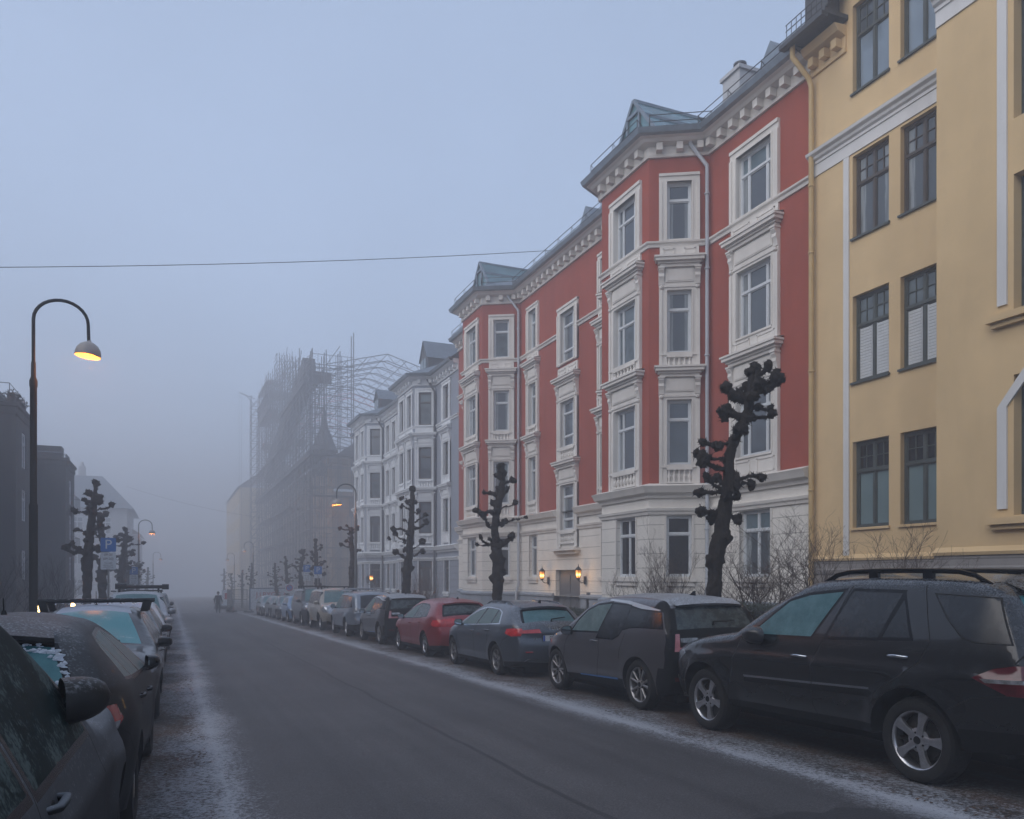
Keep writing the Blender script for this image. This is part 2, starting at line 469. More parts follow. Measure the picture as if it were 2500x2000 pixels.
def mirror_mesh(w=.23, h=.085, d=.14, side=1, band=False):
    """door mirror; x outward from the door, glass faces -y"""
    mb = MB(); nu = 28; nv = 7
    def P(u, v):
        c, s_ = math.cos(u), math.sin(u)
        x = abs(c) ** .75 * (1 if c > 0 else -1); z = abs(s_) ** .7 * (1 if s_ > 0 else -1)
        k = math.sqrt(max(0, 1 - v ** 2.6)) if v < 1 else 0
        return Vector(((.05 + w / 2 + x * w / 2 * k - .05 * v * v) * side, d * v - .02 * x * side * 0, z * h * k * (1 - .12 * x) + .012 * v))
    rows = [[P(2 * PI * i / nu, j / nv) for i in range(nu)] for j in range(nv)]
    vs = [p for r in rows for p in r] + [P(0, 1.)]
    fs = []; 
    for j in range(nv - 1):
        for i in range(nu):
            i2 = (i + 1) % nu; fs.append((j * nu + i, j * nu + i2, (j + 1) * nu + i2, (j + 1) * nu + i))
    for i in range(nu): fs.append(((nv - 1) * nu + i, (nv - 1) * nu + (i + 1) % nu, nv * nu))
    o = len(mb.v); mb.add(vs, fs, 0)
    # rim and recessed back
    rim = [P(2 * PI * i / nu, 0) for i in range(nu)]; c = sum(rim, Vector()) / nu
    inn = [c + (p - c) * .9 + Vector((0, .004, 0)) for p in rim]; inn2 = [c + (p - c) * .88 + Vector((0, .018, 0)) for p in rim]
    mb.add(rim + inn + inn2, [(i, (i + 1) % nu, nu + (i + 1) % nu, nu + i) for i in range(nu)] + [(nu + i, nu + (i + 1) % nu, 2 * nu + (i + 1) % nu, 2 * nu + i) for i in range(nu)], 1)
    mb.tube([(-.03 * side, .03, -h * .75), (.06 * side, .04, -h * .55), (.12 * side, .05, -h * .4)], [.035, .03, .025], 8, 1)
    if band: mb.tube([((.05 + w * .02) * side, .055, -.015), ((.05 + w * .55) * side, .155 * d / .14, -.012), ((.05 + w * .97) * side, .045, -.008)], .007, 6, 2)
    gl = MB(); gl.add([p + Vector((0, -.002, 0)) for p in inn2] , [tuple(range(nu))])
    return mb, gl

WHEELS = {}
def car(S, name, label, x, y, flip=False, yaw=0., mats=None, group=None, step=.06, rim='five', rimmat='alloy', lugs=0, extra=None, glassmap=None, rails=None, sides='LR', fold=''):
    mats = mats or {}; gm = glassmap or {}
    rz = (PI if flip else 0.) + yaw
    root = thing(name, label, S.get('cat', 'car'), (x, y, gz(y)), rz, group)
    root.rotation_euler = (-SLOPE * math.cos(rz), SLOPE * math.sin(rz), rz)
    body_m = mats['paint']
    W = S['W']; top = catmull(S['top'], step); sill = S['sill']; Ra = S['Ra']; R = S['R']; yr, yf = S['yr'], S['yf']
    yF = max(p[0] for p in top); yR = min(p[0] for p in top); H = max(p[1] for p in top)
    bl = S['belt']; tum = S['tum']; flare = S.get('flare', .02)
    def arch(yc):
        a0 = math.asin(min(1, max(-1, (sill - R) / Ra)))
        n = 20
        return [(yc + Ra * math.cos(a0 + (PI - 2 * a0) * i / n), R + Ra * math.sin(a0 + (PI - 2 * a0) * i / n)) for i in range(n + 1)]
    bot = [top[-1]]
    af = arch(yf); ar = arch(yr)
    bot = resample([top[-1], (yf + (af[0][0] - yf) , sill + .0)], step, False)[1:-1] + af + resample([af[-1], ar[0]], step, False)[1:-1] + ar + resample([ar[-1], top[0]], step, False)[1:-1]
    outer = top + bot
    nT = len(top); tops = [Vector(p) for p in top]
    acc = [0.]
    for a, b in zip(tops, tops[1:]): acc.append(acc[-1] + (b - a).length)
    nrm = []
    for i in range(nT):
        d = tops[min(i + 1, nT - 1)] - tops[max(i - 1, 0)]; d.normalize(); nrm.append(Vector((-d.y, d.x)))   # rear->front: left normal is outward (up)
    def T(y_, z_):
        i = min(range(nT), key=lambda k: (top[k][0] - y_) ** 2 + (top[k][1] - z_) ** 2); return acc[i]
    def rad(z): return lerp(S.get('r0', .06), S.get('r1', .10), max(0, min(1, z / H)))
    def w0(y_, z):
        zb = lerp(bl[1], bl[3], (y_ - bl[0]) / (bl[2] - bl[0]))
        if z <= zb:
            k = (z - sill) / max(.1, zb - sill); w = W / 2
            w -= S.get('tuck', .06) * max(0, (.5 - k) / .5) ** 2
            w -= .05 * max(0, (k - .62) / .38) ** 2
            kk = (k - S.get('crease', .66)) / .09
            w += S.get('creased', .012) * math.exp(-kk * kk) * (1 if kk < 0 else math.exp(-abs(kk) * 1.5))
        else:
            w = W / 2 - .05 - (z - zb) * tum - .12 * (z - zb) ** 2
        if y_ > S['pf']: w -= S['cf'] * ((y_ - S['pf']) / (yF - S['pf'])) ** 2.3
        if y_ < S['pr']: w -= S['cr'] * ((S['pr'] - y_) / (S['pr'] - yR)) ** 2.3
        for yc in (yr, yf):
            d = math.hypot(y_ - yc, z - R) - Ra
            if -.05 < d < .16: w += flare * (1 - sstep(0, .16, max(0, d))) * (.35 if z > R + Ra + .1 else 1)
        return w
    lo_b, hi_b = top[0], top[-1]
    def wx(y_, z):
        w = w0(y_, z); r = rad(z)
        p = Vector((y_, z)); d = 9.
        for i in range(nT - 1):
            a = tops[i]; ab = tops[i + 1] - a
            if abs(a.x - y_) > .5 or abs(a.y - z) > .5: continue
            t = max(0, min(1, (p - a).dot(ab) / max(1e-9, ab.length_squared))); d = min(d, (p - a - ab * t).length)
        if d < r: w -= r * (1 - math.sqrt(max(0, 1 - (1 - d / r) ** 2)))
        return w
    xe = [wx(*p) for p in top]
    parts = {}
    def part(key, side, parent=None, mat=None):
        k = (key, side)
        if k not in parts: parts[k] = {'mb': MB(), 'mats': [], 'parent': parent}
        return parts[k]
    def midx(p, mat):
        if mat not in p['mats']: p['mats'].append(mat)
        return p['mats'].index(mat)
    def getm(k):
        if k == 'rooftop' and k not in mats: k = 'paint'
        return mats.get(k) or M[gm.get(k, k)]
    # ---- side skins
    regs = []
    for rg in S['side']:
        kind = rg[0]
        poly = rg[2] if kind != 'gap' else thick_line(rg[2], rg[3] if len(rg) > 3 else .011)
        poly = resample(poly, step)
        # regions may run past the skin; keep them inside
        regs.append((kind, rg[1], poly, rg))
    pts = []
    for i in range(0, nT):
        r = rad(top[i][1])
        for q in (.12, .32, .6, 1.): 
            p = tops[i] - nrm[i] * r * q
            if inpoly(p.x, p.y, outer): pts.append((p.x, p.y))
    g = step
    yy = yR + g / 2
    while yy < yF:
        zz = sill + g / 2
        while zz < H:
            if inpoly(yy, zz, outer): pts.append((yy, zz))
            zz += g
        yy += g
    co, tri = panel(outer, [(r[2], True) for r in regs], pts)
    X = [wx(a, b) for a, b in co]
    for sname, sg in (('L', -1), ('R', 1)):
        if sname not in sides: continue
        loc = {}
        for t in tri:
            cx = sum(co[i][0] for i in t) / len(t); cz = sum(co[i][1] for i in t) / len(t)
            if not inpoly(cx, cz, outer): continue
            key, mt, par = ('body', 'C'), 'paint', None
            for kind, nm, poly, rg in regs:
                if inpoly(cx, cz, poly):
                    if kind == 'part': key, mt, par = (nm, sname), rg[3], (rg[4] if len(rg) > 4 else None)
                    elif kind == 'band': key, mt = (nm, sname if nm != 'body' else 'C'), rg[3]
                    else: key, mt = ('body', 'C'), ('gap' if kind == 'gap' else rg[3])
                    break
            pr = part(key[0], key[1], par)
            if par: pr['parent'] = par
            mi = midx(pr, getm(mt)); mb = pr['mb']; L = loc.setdefault(key, {})
            ids = []
            for i in t:
                if i not in L:
                    L[i] = len(mb.v); mb.v.append((sg * X[i], co[i][0], co[i][1]))
                ids.append(L[i])
            mb.f.append(tuple(ids)); mb.m.append(mi)
    # ---- the strip over the top, from tail to nose
    nx = 12
    sregs = []
    for rg in S['strip']:
        poly = [(T(*a) if isinstance(a, tuple) else a, b) for a, b in rg[2]]
        for mir in ((1, -1) if rg[0] != 'mid' else (1,)):
            sregs.append((rg[1], resample([(a, b * mir) for a, b in poly], .08), rg, mir))
    outer2 = [(acc[i], 1.) for i in range(nT)] + [(acc[-1], 1 - 2 * k / nx) for k in range(1, nx)] + [(acc[i], -1.) for i in reversed(range(nT))] + [(0., -1 + 2 * k / nx) for k in range(1, nx)]
    pts2 = [(acc[i], 1 - 2 * k / nx) for i in range(1, nT - 1) for k in range(1, nx)]
    co2, tri2 = panel(outer2, [(r[1], True) for r in sregs], pts2)
    bowf = S.get('bow', (.1, .05, .04, .09))   # tail, roof, hood, nose
    def smap(t, q):
        i = max(0, min(nT - 2, next((k for k in range(nT - 1) if acc[k + 1] >= t), nT - 2)))
        u = (t - acc[i]) / max(1e-9, acc[i + 1] - acc[i]); u = max(0, min(1, u))
        p = tops[i].lerp(tops[i + 1], u); n = nrm[i].lerp(nrm[i + 1], u); x = lerp(xe[i], xe[i + 1], u)
        # crown: more where the skin stands upright
        up = max(0, n.y)
        b = lerp(bowf[0] if p.x < 0 else bowf[3], bowf[1] if p.y > (bl[1] + .1) else bowf[2], up)
        b *= (1 - q * q)
        p = p + n * b
        return (q * x, p.x, p.y)
    P3 = [smap(a, b) for a, b in co2]; loc = {}
    for t in tri2:
        ca = sum(co2[i][0] for i in t) / len(t); cq = sum(co2[i][1] for i in t) / len(t)
        if abs(cq) > 1 or not 0 < ca < acc[-1]: continue
        key, mt = ('body', 'C'), 'paint'
        for nm, poly, rg, mir in sregs:
            if inpoly(ca, cq, poly):
                if nm == 'body': mt = rg[3]
                else: key, mt = (nm, 'C' if rg[0] == 'mid' else ('R' if mir > 0 else 'L')), rg[3]
                break
        pr = part(*key); mi = midx(pr, getm(mt)); mb = pr['mb']; L = loc.setdefault(key, {}); ids = []
        for i in t:
            if i not in L: L[i] = len(mb.v); mb.v.append(P3[i])
            ids.append(L[i])
        mb.f.append(tuple(ids)); mb.m.append(mi)
    # ---- wheel wells and underside
    B = parts[('body', 'C')]; ui = midx(B, M['under']); mb = B['mb']
    for A in (af, ar):
        for sg in (-1, 1):
            vs = [(sg * wx(a, b), a, b) for a, b in A] + [(sg * (W / 2 - .34), a, b) for a, b in A]
            n = len(A)
            mb.add(vs, [(i, i + 1, n + i + 1, n + i) for i in range(n - 1)] + [tuple(range(n, 2 * n))], ui)
    zfl = sill + .01
    mb.box(-W / 2 + .12, W / 2 - .12, yR + .25, yF - .3, zfl - .03, zfl, ui)
    mb.box(-W / 2 + .36, W / 2 - .36, yR + .22, yF - .28, zfl - .14, H * .45, ui)
    objs = {}
    bo = mb.build('body', B['mats'], root, smooth=38, merge=.0015); objs[('body', 'C')] = bo
    for k in parts:
        if k[0].startswith('door'):
            nm = 'door'
            objs[k] = parts[k]['mb'].build(nm, parts[k]['mats'], root, smooth=40, merge=.0008)
    for k, p in parts.items():
        if k in objs: continue
        par = root
        if p['parent'] and (p['parent'], k[1]) in objs: par = objs[(p['parent'], k[1])]
        nm = k[0].rstrip('0123456789_')
        objs[k] = p['mb'].build(nm, p['mats'], par, smooth=40, merge=.0008)
    # ---- wheels
    wk = (S['id'], rim, rimmat, lugs)
    tw = S.get('tw', .2)
    if wk not in WHEELS:
        Rr = R * S.get('rr', .66)
        t_ = tyre_mesh(R, Rr, tw, lugs, 32 if step > .09 else 56); r_ = rim_mesh(Rr, rim)
        pe = None
        WHEELS[wk] = (t_, r_)
    t_, r_ = WHEELS[wk]
    first = None
    for yc in (yf, yr):
        for sg in (-1, 1):
            wh = bpy.data.objects.new('wheel', None); COL.objects.link(wh); wh.parent = root; wh.empty_display_size = .1
            wh.location = (sg * (W / 2 - .035 + S.get('wo', 0)), yc, R); wh.rotation_euler = (0.37 * yc + sg, 0, PI if sg < 0 else 0)
            if first is None:
                a = t_.build('tyre', M['tyre'], wh, smooth=40); b = r_.build('rim', [M[rimmat], M['disc'], M['trim']], wh, smooth=35); first = (a, b)
            else:
                for q in first:
                    c = q.copy(); COL.objects.link(c); c.parent = wh
    # ---- mirrors
    if S.get('mirror'):
        my, mz, mw, mh = S['mirror'][:4]
        mm = mats.get('mirror') or body_m
        for sg, sn in ((-1, 'L'), (1, 'R')):
            a, gl = mirror_mesh(mw, mh, S['mirror'][4] if len(S['mirror']) > 4 else .14, sg, band=S.get('mband', False))
            par = objs.get(('door_front', sn), root)
            o = a.build('wing_mirror', [mm, M['trim'], M['chrome']], par, smooth=45); o.location = (sg * (wx(my, mz) - .02), my, mz)
            if sn in fold: o.rotation_euler = (0, 0, -sg * math.radians(74)); o.location.x += sg * (.035 + S.get('moff', 0)); c_ = o
            g_ = gl.build('mirror_glass', M['mirrorglass'], o)
            for pm in (o,):
                if par is not root: pass
    # ---- handles
    for hy, hz, dn in S.get('handles', []):
        for sg, sn in ((-1, 'L'), (1, 'R')):
            par = objs.get((dn, sn), root); hx = wx(hy, hz)
            h = MB(); L = .1
            h.tube([(sg * (hx - .01), hy - L, hz - .004), (sg * (hx + .03), hy - L * .7, hz), (sg * (hx + .034), hy, hz + .004), (sg * (hx + .03), hy + L * .7, hz), (sg * (hx - .01), hy + L, hz - .004)], [.012, .014, .015, .014, .012], 8, 0, sq=1.1)
            h.blob((sg * (hx - .012), hy, hz - .012), .045, random.Random(1), 2, 1, 0, (.35, 1.7, .6))
            h.build('door_handle', [mats.get('handle') or body_m, M['gap']], par, smooth=50)
    # ---- rails along the roof
    if rails or S.get('rails'):
        y0, y1, hh, rm, rr_ = rails or S['rails']
        for sg in (-1, 1):
            P = []
            for k in range(13):
                yk = lerp(y0, y1, k / 12); i = min((j for j in range(nT) if top[j][1] > H * .7), key=lambda j: abs(top[j][0] - yk))
                lift = hh * min(1, min(k, 12 - k) / 1.6) ** .6
                P.append((sg * (xe[i] - .0), yk, top[i][1] + lift - .012))
            r = MB(); r.tube(P, rr_, 8, 0, sq=1.3)
            for k in (4, 8): r.box(P[k][0] - .02, P[k][0] + .02, P[k][1] - .05, P[k][1] + .05, P[k][2] - hh - .02, P[k][2])
            r.build('roof_rail', M.get(rm) or body_m, root, smooth=50)
    ctx = dict(root=root, wx=wx, smap=smap, T=T, objs=objs, top=top, xe=xe, H=H, yF=yF, yR=yR, W=W)
    if extra: extra(ctx)
    return ctx

def wiper(c, y0, z0, x0, x1):
    m = MB(); a = c['smap'](c['T'](y0, z0), x0); b = c['smap'](c['T'](y0, z0 + .03), x1)
    s = -1 if y0 < 0 else 1
    A = Vector(a) + Vector((0, .02 * s, .03)); B = Vector(b) + Vector((0, .025 * s, .04))
    m.tube([A + Vector((0, 0, -.05)), A, B], [.02, .013, .01], 6); m.build('wiper', M['trim'], c['root'], smooth=50)
def fin(c, y_, x_=0., h=.06):
    m = MB(); p = Vector(c['smap'](c['T'](y_, c['H']), x_))
    m.prism([(-.09, -.02), (.09, -.02), (.02, .012), (-.07, h), (-.085, h)], frame_M(p, (0, 1, 0), (0, 0, 1)), -.012, .012)
    m.build('antenna', M['gloss'], c['root'], smooth=40)
def whip(c, y_, h=.22, lean=-.12):
    m = MB(); p = Vector(c['smap'](c['T'](y_, c['H']), 0.))
    m.tube([p, p + Vector((0, 0, .03))], [.022, .012], 8); m.tube([p + Vector((0, 0, .02)), p + Vector((0, lean, h))], [.006, .004], 5); m.build('antenna', M['trim'], c['root'], smooth=50)
def plate(c, y_, z_, txt=None, rear=True, x_=0.):
    s = -1 if rear else 1
    p = Vector(c['smap'](c['T'](y_, z_), 0.)); p.x = x_
    m = MB(); F = frame_M(p + Vector((0, .014 * s, 0)), (1 if rear else -1, 0, 0), (0, 0, 1))
    m.prism([(-.27, -.068), (.27, -.068), (.27, .068), (-.27, .068)], F, -.012, .004, 2)
    m.prism([(-.26, -.056), (.26, -.056), (.26, .056), (-.26, .056)], F, .004, .008, 0)
    m.prism([(-.259, -.055), (-.215, -.055), (-.215, .055), (-.259, .055)], F, .0085, .0095, 1)
    if txt: add_text(m, txt, .105, F @ Matrix.Translation((.02, 0, .0095)), 2, .0008, 1.05)
    m.build('number_plate', [M['plate'], M['plateblue'], M['ink']], c['root'])
def crossbars(c, ys, h, mat_, w=.62, box=None, feet=True):
    for y_ in ys:
        m = MB(); p = c['smap'](c['T'](y_, c['H']), 1.); z = max(p[2], c['H'] - .08) + h
        m.tube([(-w - .05, y_, z), (w + .05, y_, z)], .02, 8, 0, sq=1.5)
        for sg in (-1, 1): m.obox((sg * w, y_, z - h / 2 - .01), (.03, 0, 0), (0, .05, 0), (sg * .015, 0, h / 2 + .03), 0)
        m.build('roof_bar', M[mat_], c['root'], smooth=40)

def lip(c, y_, z_, mat_, w=.86, out_=.09, drop=.03):
    """spoiler lip over the rear window"""
    m = MB(); V = []; n = 13
    for k in range(n):
        q = -w + 2 * w * k / (n - 1); a = Vector(c['smap'](c['T'](y_ + .16, z_ + .07), q)); b = Vector(c['smap'](c['T'](y_, z_), q)); e = 1 - abs(q / w) ** 6 * .6
        V += [a + Vector((0, .0, .012)), b + Vector((0, -out_ * e, .035)), b + Vector((0, -out_ * e, .012)), b + Vector((0, .02, -drop))]
    F = []
    for k in range(n - 1):
        for j in range(3): F.append((k * 4 + j, k * 4 + j + 1, k * 4 + 5 + j, k * 4 + 4 + j))
    m.add(V, F); m.build('spoiler', mat_, c['root'], smooth=35)

# ------------------------------------------------------------------ car kinds (local metres: y forward, z up, origin between the axles)
def off(poly, d):
    """polygon grown outwards by d (rough)"""
    cx = sum(p[0] for p in poly) / len(poly); cy = sum(p[1] for p in poly) / len(poly); out = []; n = len(poly)
    area = sum(poly[i][0] * poly[(i + 1) % n][1] - poly[(i + 1) % n][0] * poly[i][1] for i in range(n)); s = 1 if area > 0 else -1
    for i in range(n):
        a, b, c = Vector(poly[i - 1]), Vector(poly[i]), Vector(poly[(i + 1) % n])
        n1 = Vector(((b - a).y, -(b - a).x)).normalized() * s; n2 = Vector(((c - b).y, -(c - b).x)).normalized() * s
        m = (n1 + n2); m = m / max(.35, m.length_squared / 2) if m.length > .2 else n1
        out.append(tuple(b + m * d))
    return out

def S_suv():
    fw = [(.66, 1.19), (.19, 1.545), (-.07, 1.61), (-.5, 1.645), (-.23, 1.20)]
    rw = [(-.44, 1.21), (-.63, 1.65), (-1.20, 1.63), (-1.05, 1.23)]
    vt = [(-1.10, 1.235), (-1.235, 1.575), (-1.39, 1.245)]
    rq = [(-1.55, 1.62), (-2.1, 1.585), (-2.255, 1.235), (-2.0, 1.24), (-1.88, 1.28), (-1.72, 1.42)]
    tl = [(-2.02, .965), (-2.16, 1.04), (-2.3, 1.07), (-2.6, 1.08), (-2.6, .82), (-2.26, .84)]
    return dict(id='suv', W=1.90, sill=.36, Ra=.455, R=.369, yr=-1.457, yf=1.457, tw=.24, rr=.685, flare=.035, tum=.33, cf=.22, cr=.16, pf=1.35, pr=-1.75, r0=.07, r1=.1,
        belt=(-2.3, 1.2, 1.3, 1.14), crease=.72, creased=.024, tuck=.07, bow=(.07, .045, .05, .1), wo=-.01,
        top=[(-2.28, .38), (-2.42, .47), (-2.47, .68), (-2.45, .84), (-2.40, .93), (-2.38, 1.05), (-2.31, 1.25), (-2.14, 1.60), (-2.02, 1.69), (-1.8, 1.735), (-1.1, 1.775), (-.45, 1.775), (.0, 1.73), (.42, 1.53), (.98, 1.185), (.98, 1.185), (1.25, 1.15), (1.65, 1.085), (1.98, 1.0), (2.14, .91), (2.24, .8), (2.31, .66), (2.32, .5), (2.24, .36)],
        side=[('part', 'window_1', fw, 'g_front', 'door_front'), ('part', 'window_2', rw, 'g_rear', 'door_rear'), ('part', 'window_3', vt, 'g_rear', 'door_rear'), ('part', 'window_4', rq, 'g_quarter'),
              ('mat', '', off(fw, .03), 'gloss'), ('mat', '', off(rw, .03), 'gloss'), ('mat', '', off(vt, .03), 'gloss'), ('mat', '', off(rq, .012), 'gap'),
              ('part', 'reversing_light', [(-2.12, .93), (-2.6, .935), (-2.6, .968), (-2.08, .96)], 'clear'), ('part', 'taillight', tl, 'darkred'),
              ('part', 'headlight', [(1.84, .9), (1.99, .975), (2.2, .93), (2.4, .7), (2.2, .74)], 'lampglass'),
              ('gap', '', [(.80, 1.15), (.90, .9), (.97, .6), (1.02, .38)]), ('gap', '', [(-.6, 1.70), (-.42, 1.2), (-.295, .92), (-.285, .53), (-.36, .38)]),
              ('gap', '', [(-1.42, 1.7), (-1.60, 1.22), (-1.53, 1.05), (-1.33, .9), (-1.10, .76), (-1.02, .62)]), ('gap', '', [(.8, 1.15), (.7, 1.17)], .008),
              ('gap', '', [(-2.27, .84), (-2.0, .8), (-1.82, .69)], .009), ('gap', '', [(-2.3, 1.08), (-2.36, 1.2), (-2.16, 1.62)], .012),
              ('part', 'moulding_1', [(.72, .71), (-.285, .735), (-.285, .757), (.735, .733)], 'chrome', 'door_front'), ('part', 'moulding_2', [(-.295, .735), (-1.0, .757), (-1.0, .778), (-.295, .757)], 'chrome', 'door_rear'),
              ('mat', '', [(.73, .66), (-1.0, .69), (-1.04, .725), (-1.0, .757), (.72, .712)], 'trim'),
              ('mat', '', [(1.02, .36), (1.02, .43), (-1.02, .45), (-1.02, .36)], 'trim'),
              ('mat', '', [(-2.5, .36), (-2.5, .56), (-1.9, .54), (-1.86, .36)], 'trim'),
              ('part', 'door_front', [(.80, 1.15), (.90, .9), (1.02, .4), (-.36, .4), (-.285, .53), (-.295, .92), (-.42, 1.2), (-.60, 1.71), (.05, 1.68), (.7, 1.25)], 'paint'),
              ('part', 'door_rear', [(-.36, .4), (-1.02, .4), (-1.02, .62), (-1.1, .76), (-1.33, .9), (-1.53, 1.05), (-1.6, 1.22), (-1.42, 1.7), (-.6, 1.71), (-.42, 1.2), (-.295, .92), (-.285, .53)], 'paint')],
        strip=[('mid', 'windscreen', [((.95, 1.21), -.86), ((.95, 1.21), .86), ((.06, 1.71), .9), ((.06, 1.71), -.9)], 'g_screen'),
               ('mid', 'rear_window', [((-2.31, 1.24), -.9), ((-2.31, 1.24), .9), ((-2.145, 1.58), .9), ((-2.145, 1.58), -.9)], 'g_back'),
               ('pair', 'reversing_light', [((-2.405, .968), .6), ((-2.405, .968), 1.), ((-2.42, .935), 1.), ((-2.42, .935), .6)], 'clear'), ('pair', 'taillight', [((-2.37, 1.07), .55), ((-2.37, 1.07), 1.02), ((-2.46, .82), 1.02), ((-2.46, .82), .62)], 'redlens'),
               ('pair', 'headlight', [((2.05, .96), .55), ((1.96, 1.0), 1.02), ((2.3, .72), 1.02), ((2.27, .74), .5)], 'lampglass'),
               ('mid', 'grille', [((2.12, .93), -.42), ((2.12, .93), .42), ((2.31, .66), .4), ((2.31, .66), -.4)], 'trim'),
               ('mid', 'body', [((2.33, .5), -.8), ((2.33, .5), .8), ((2.25, .37), .8), ((2.25, .37), -.8)], 'trim'),
               ('mid', 'body', [((-2.28, .38), -1.01), ((-2.28, .38), 1.01), ((-2.47, .57), 1.01), ((-2.47, .57), -1.01)], 'trim')],
        handles=[(-.12, 1.0, 'door_front'), (-1.3, 1.08, 'door_rear')], mirror=(.62, 1.18, .235, .092, .17), rails=(-1.95, -.12, .075, 'gloss', .02))

def S_compact_ev():
    fw = [(.75, 1.03), (.6, 1.2), (.38, 1.355), (.1, 1.44), (-.31, 1.475), (-.12, 1.05)]
    rw = [(-.13, .965), (-.26, 1.25), (-.37, 1.47), (-.88, 1.44), (-.83, 1.13), (-.76, 1.03), (-.6, .965)]
    qw = [(-.86, 1.12), (-.91, 1.425), (-1.2, 1.385), (-1.68, 1.36), (-1.77, 1.165), (-1.25, 1.165), (-1.02, 1.15)]
    cap = [(-.2, 1.52), (-.75, 1.485), (-1.2, 1.40), (-1.6, 1.375), (-1.66, 1.40), (-1.3, 1.455), (-.8, 1.52), (-.2, 1.545)]
    return dict(id='ev', W=1.775, sill=.25, Ra=.395, R=.352, yr=-1.285, yf=1.285, tw=.17, rr=.70, flare=.012, tum=.3, cf=.2, cr=.09, pf=1.0, pr=-1.2, r0=.05, r1=.085,
        belt=(-1.9, 1.13, 1.2, 1.0), crease=.7, creased=.01, tuck=.07, bow=(.05, .05, .06, .1),
        top=[(-1.84, .28), (-1.93, .4), (-1.97, .62), (-1.96, .9), (-1.93, 1.08), (-1.86, 1.24), (-1.75, 1.42), (-1.62, 1.51), (-1.3, 1.555), (-.6, 1.578), (-.05, 1.56), (.35, 1.47), (.75, 1.25), (1.13, 1.02), (1.13, 1.02), (1.4, .97), (1.7, .87), (1.88, .75), (1.96, .6), (1.96, .45), (1.88, .26)],
        side=[('part', 'window_1', fw, 'g_front', 'door_front'), ('part', 'window_2', rw, 'g_rear', 'door_rear'), ('part', 'window_3', qw, 'g_quarter'),
              ('mat', '', off(fw, .03), 'gloss'), ('mat', '', off(rw, .025), 'gloss'), ('mat', '', off(qw, .025), 'gloss'),
              ('part', 'roof_trim', cap, 'silver'),
              ('part', 'taillight', [(-1.86, 1.08), (-2.1, 1.08), (-2.1, .9), (-1.93, .9)], 'gloss'),
              ('mat', '', [(-1.72, 1.365), (-1.83, 1.165), (-1.89, 1.08), (-1.89, .75), (-1.86, .6), (-2.2, .6), (-2.2, 1.3), (-1.9, 1.5), (-1.56, 1.56), (-1.5, 1.42)], 'tailblack'),
              ('part', 'headlight', [(1.5, .82), (1.75, .86), (2.0, .7), (1.8, .68)], 'lampglass'),
              ('gap', '', [(.78, 1.02), (.9, .86), (.95, .6), (.93, .33)]), ('gap', '', [(-.18, .98), (-.22, .75), (-.15, .5), (-.1, .36)]), ('gap', '', [(-.92, 1.05), (-.83, .8), (-.8, .68)]),
              ('part', 'sill_stripe', [(.45, .335), (-.72, .365), (-.72, .392), (.45, .355)], 'blue'),
              ('mat', '', [(.9, .24), (.9, .335), (-.88, .39), (-.88, .24)], 'trim'),
              ('mat', '', [(-1.68, .24), (-1.7, .42), (-1.76, .62), (-2.2, .62), (-2.2, .24)], 'trim'),
              ('part', 'door_front', [(.78, 1.02), (.9, .86), (.95, .6), (.93, .33), (-.1, .36), (-.15, .5), (-.22, .75), (-.17, .99), (-.13, 1.05), (-.33, 1.5), (.1, 1.475), (.45, 1.35), (.65, 1.19)], 'paint'),
              ('part', 'door_rear', [(-.1, .36), (-.85, .39), (-.8, .68), (-.83, .8), (-.92, 1.05), (-.85, 1.12), (-.9, 1.47), (-.35, 1.5), (-.13, 1.05), (-.22, .75), (-.15, .5)], 'paint')],
        strip=[('mid', 'windscreen', [((1.1, 1.04), -.86), ((1.1, 1.04), .86), ((.3, 1.49), .9), ((.3, 1.49), -.9)], 'g_screen'),
               ('mid', 'rear_window', [((-1.9, 1.16), -.92), ((-1.9, 1.16), .92), ((-1.76, 1.41), .92), ((-1.76, 1.41), -.92)], 'g_back'),
               ('mid', 'brake_light', [((-1.62, 1.51), -.35), ((-1.62, 1.51), .35), ((-1.68, 1.47), .35), ((-1.68, 1.47), -.35)], 'darkred'),
               ('pair', 'taillight_1', [((-1.935, 1.08), .88), ((-1.935, 1.08), .965), ((-1.965, .86), .965), ((-1.965, .86), .5), ((-1.95, .96), .46), ((-1.955, .925), .52), ((-1.955, .925), .86)], 'pinklens'),
               ('pair', 'reversing_light', [((-1.937, 1.05), .50), ((-1.937, 1.05), .86), ((-1.95, .985), .84), ((-1.95, .985), .48)], 'clear'),
               ('mid', 'tailgate_strip', [((-1.97, .735), -.85), ((-1.97, .735), .85), ((-1.97, .715), .85), ((-1.97, .715), -.85)], 'chrome'),
               ('mid', 'body', [((-1.97, .58), -1.01), ((-1.97, .58), 1.01), ((-1.74, 1.44), 1.01), ((-1.74, 1.44), -1.01)], 'tailblack'),
               ('pair', 'fog_light', [((-1.955, .53), .7), ((-1.955, .53), .98), ((-1.95, .46), .96), ((-1.95, .46), .74)], 'darkred'),
               ('mid', 'body', [((-1.84, .28), -1.01), ((-1.84, .28), 1.01), ((-1.97, .58), 1.01), ((-1.97, .58), -1.01)], 'trim'),
               ('mid', 'body', [((.55, 1.37), -1.01), ((.55, 1.37), 1.01), ((-1.74, 1.5), 1.01), ((-1.74, 1.5), -1.01)], 'roof'),
               ('mid', 'body', [((1.13, 1.02), -.9), ((1.13, 1.02), .9), ((1.7, .87), .6), ((1.7, .87), -.6)], 'gloss'),
               ('pair', 'headlight', [((1.72, .87), .6), ((1.6, .91), 1.02), ((1.9, .72), 1.02), ((1.88, .74), .6)], 'lampglass')],
        handles=[(-.06, .90, 'door_front')], mirror=(.70, 1.03, .19, .075, .13))

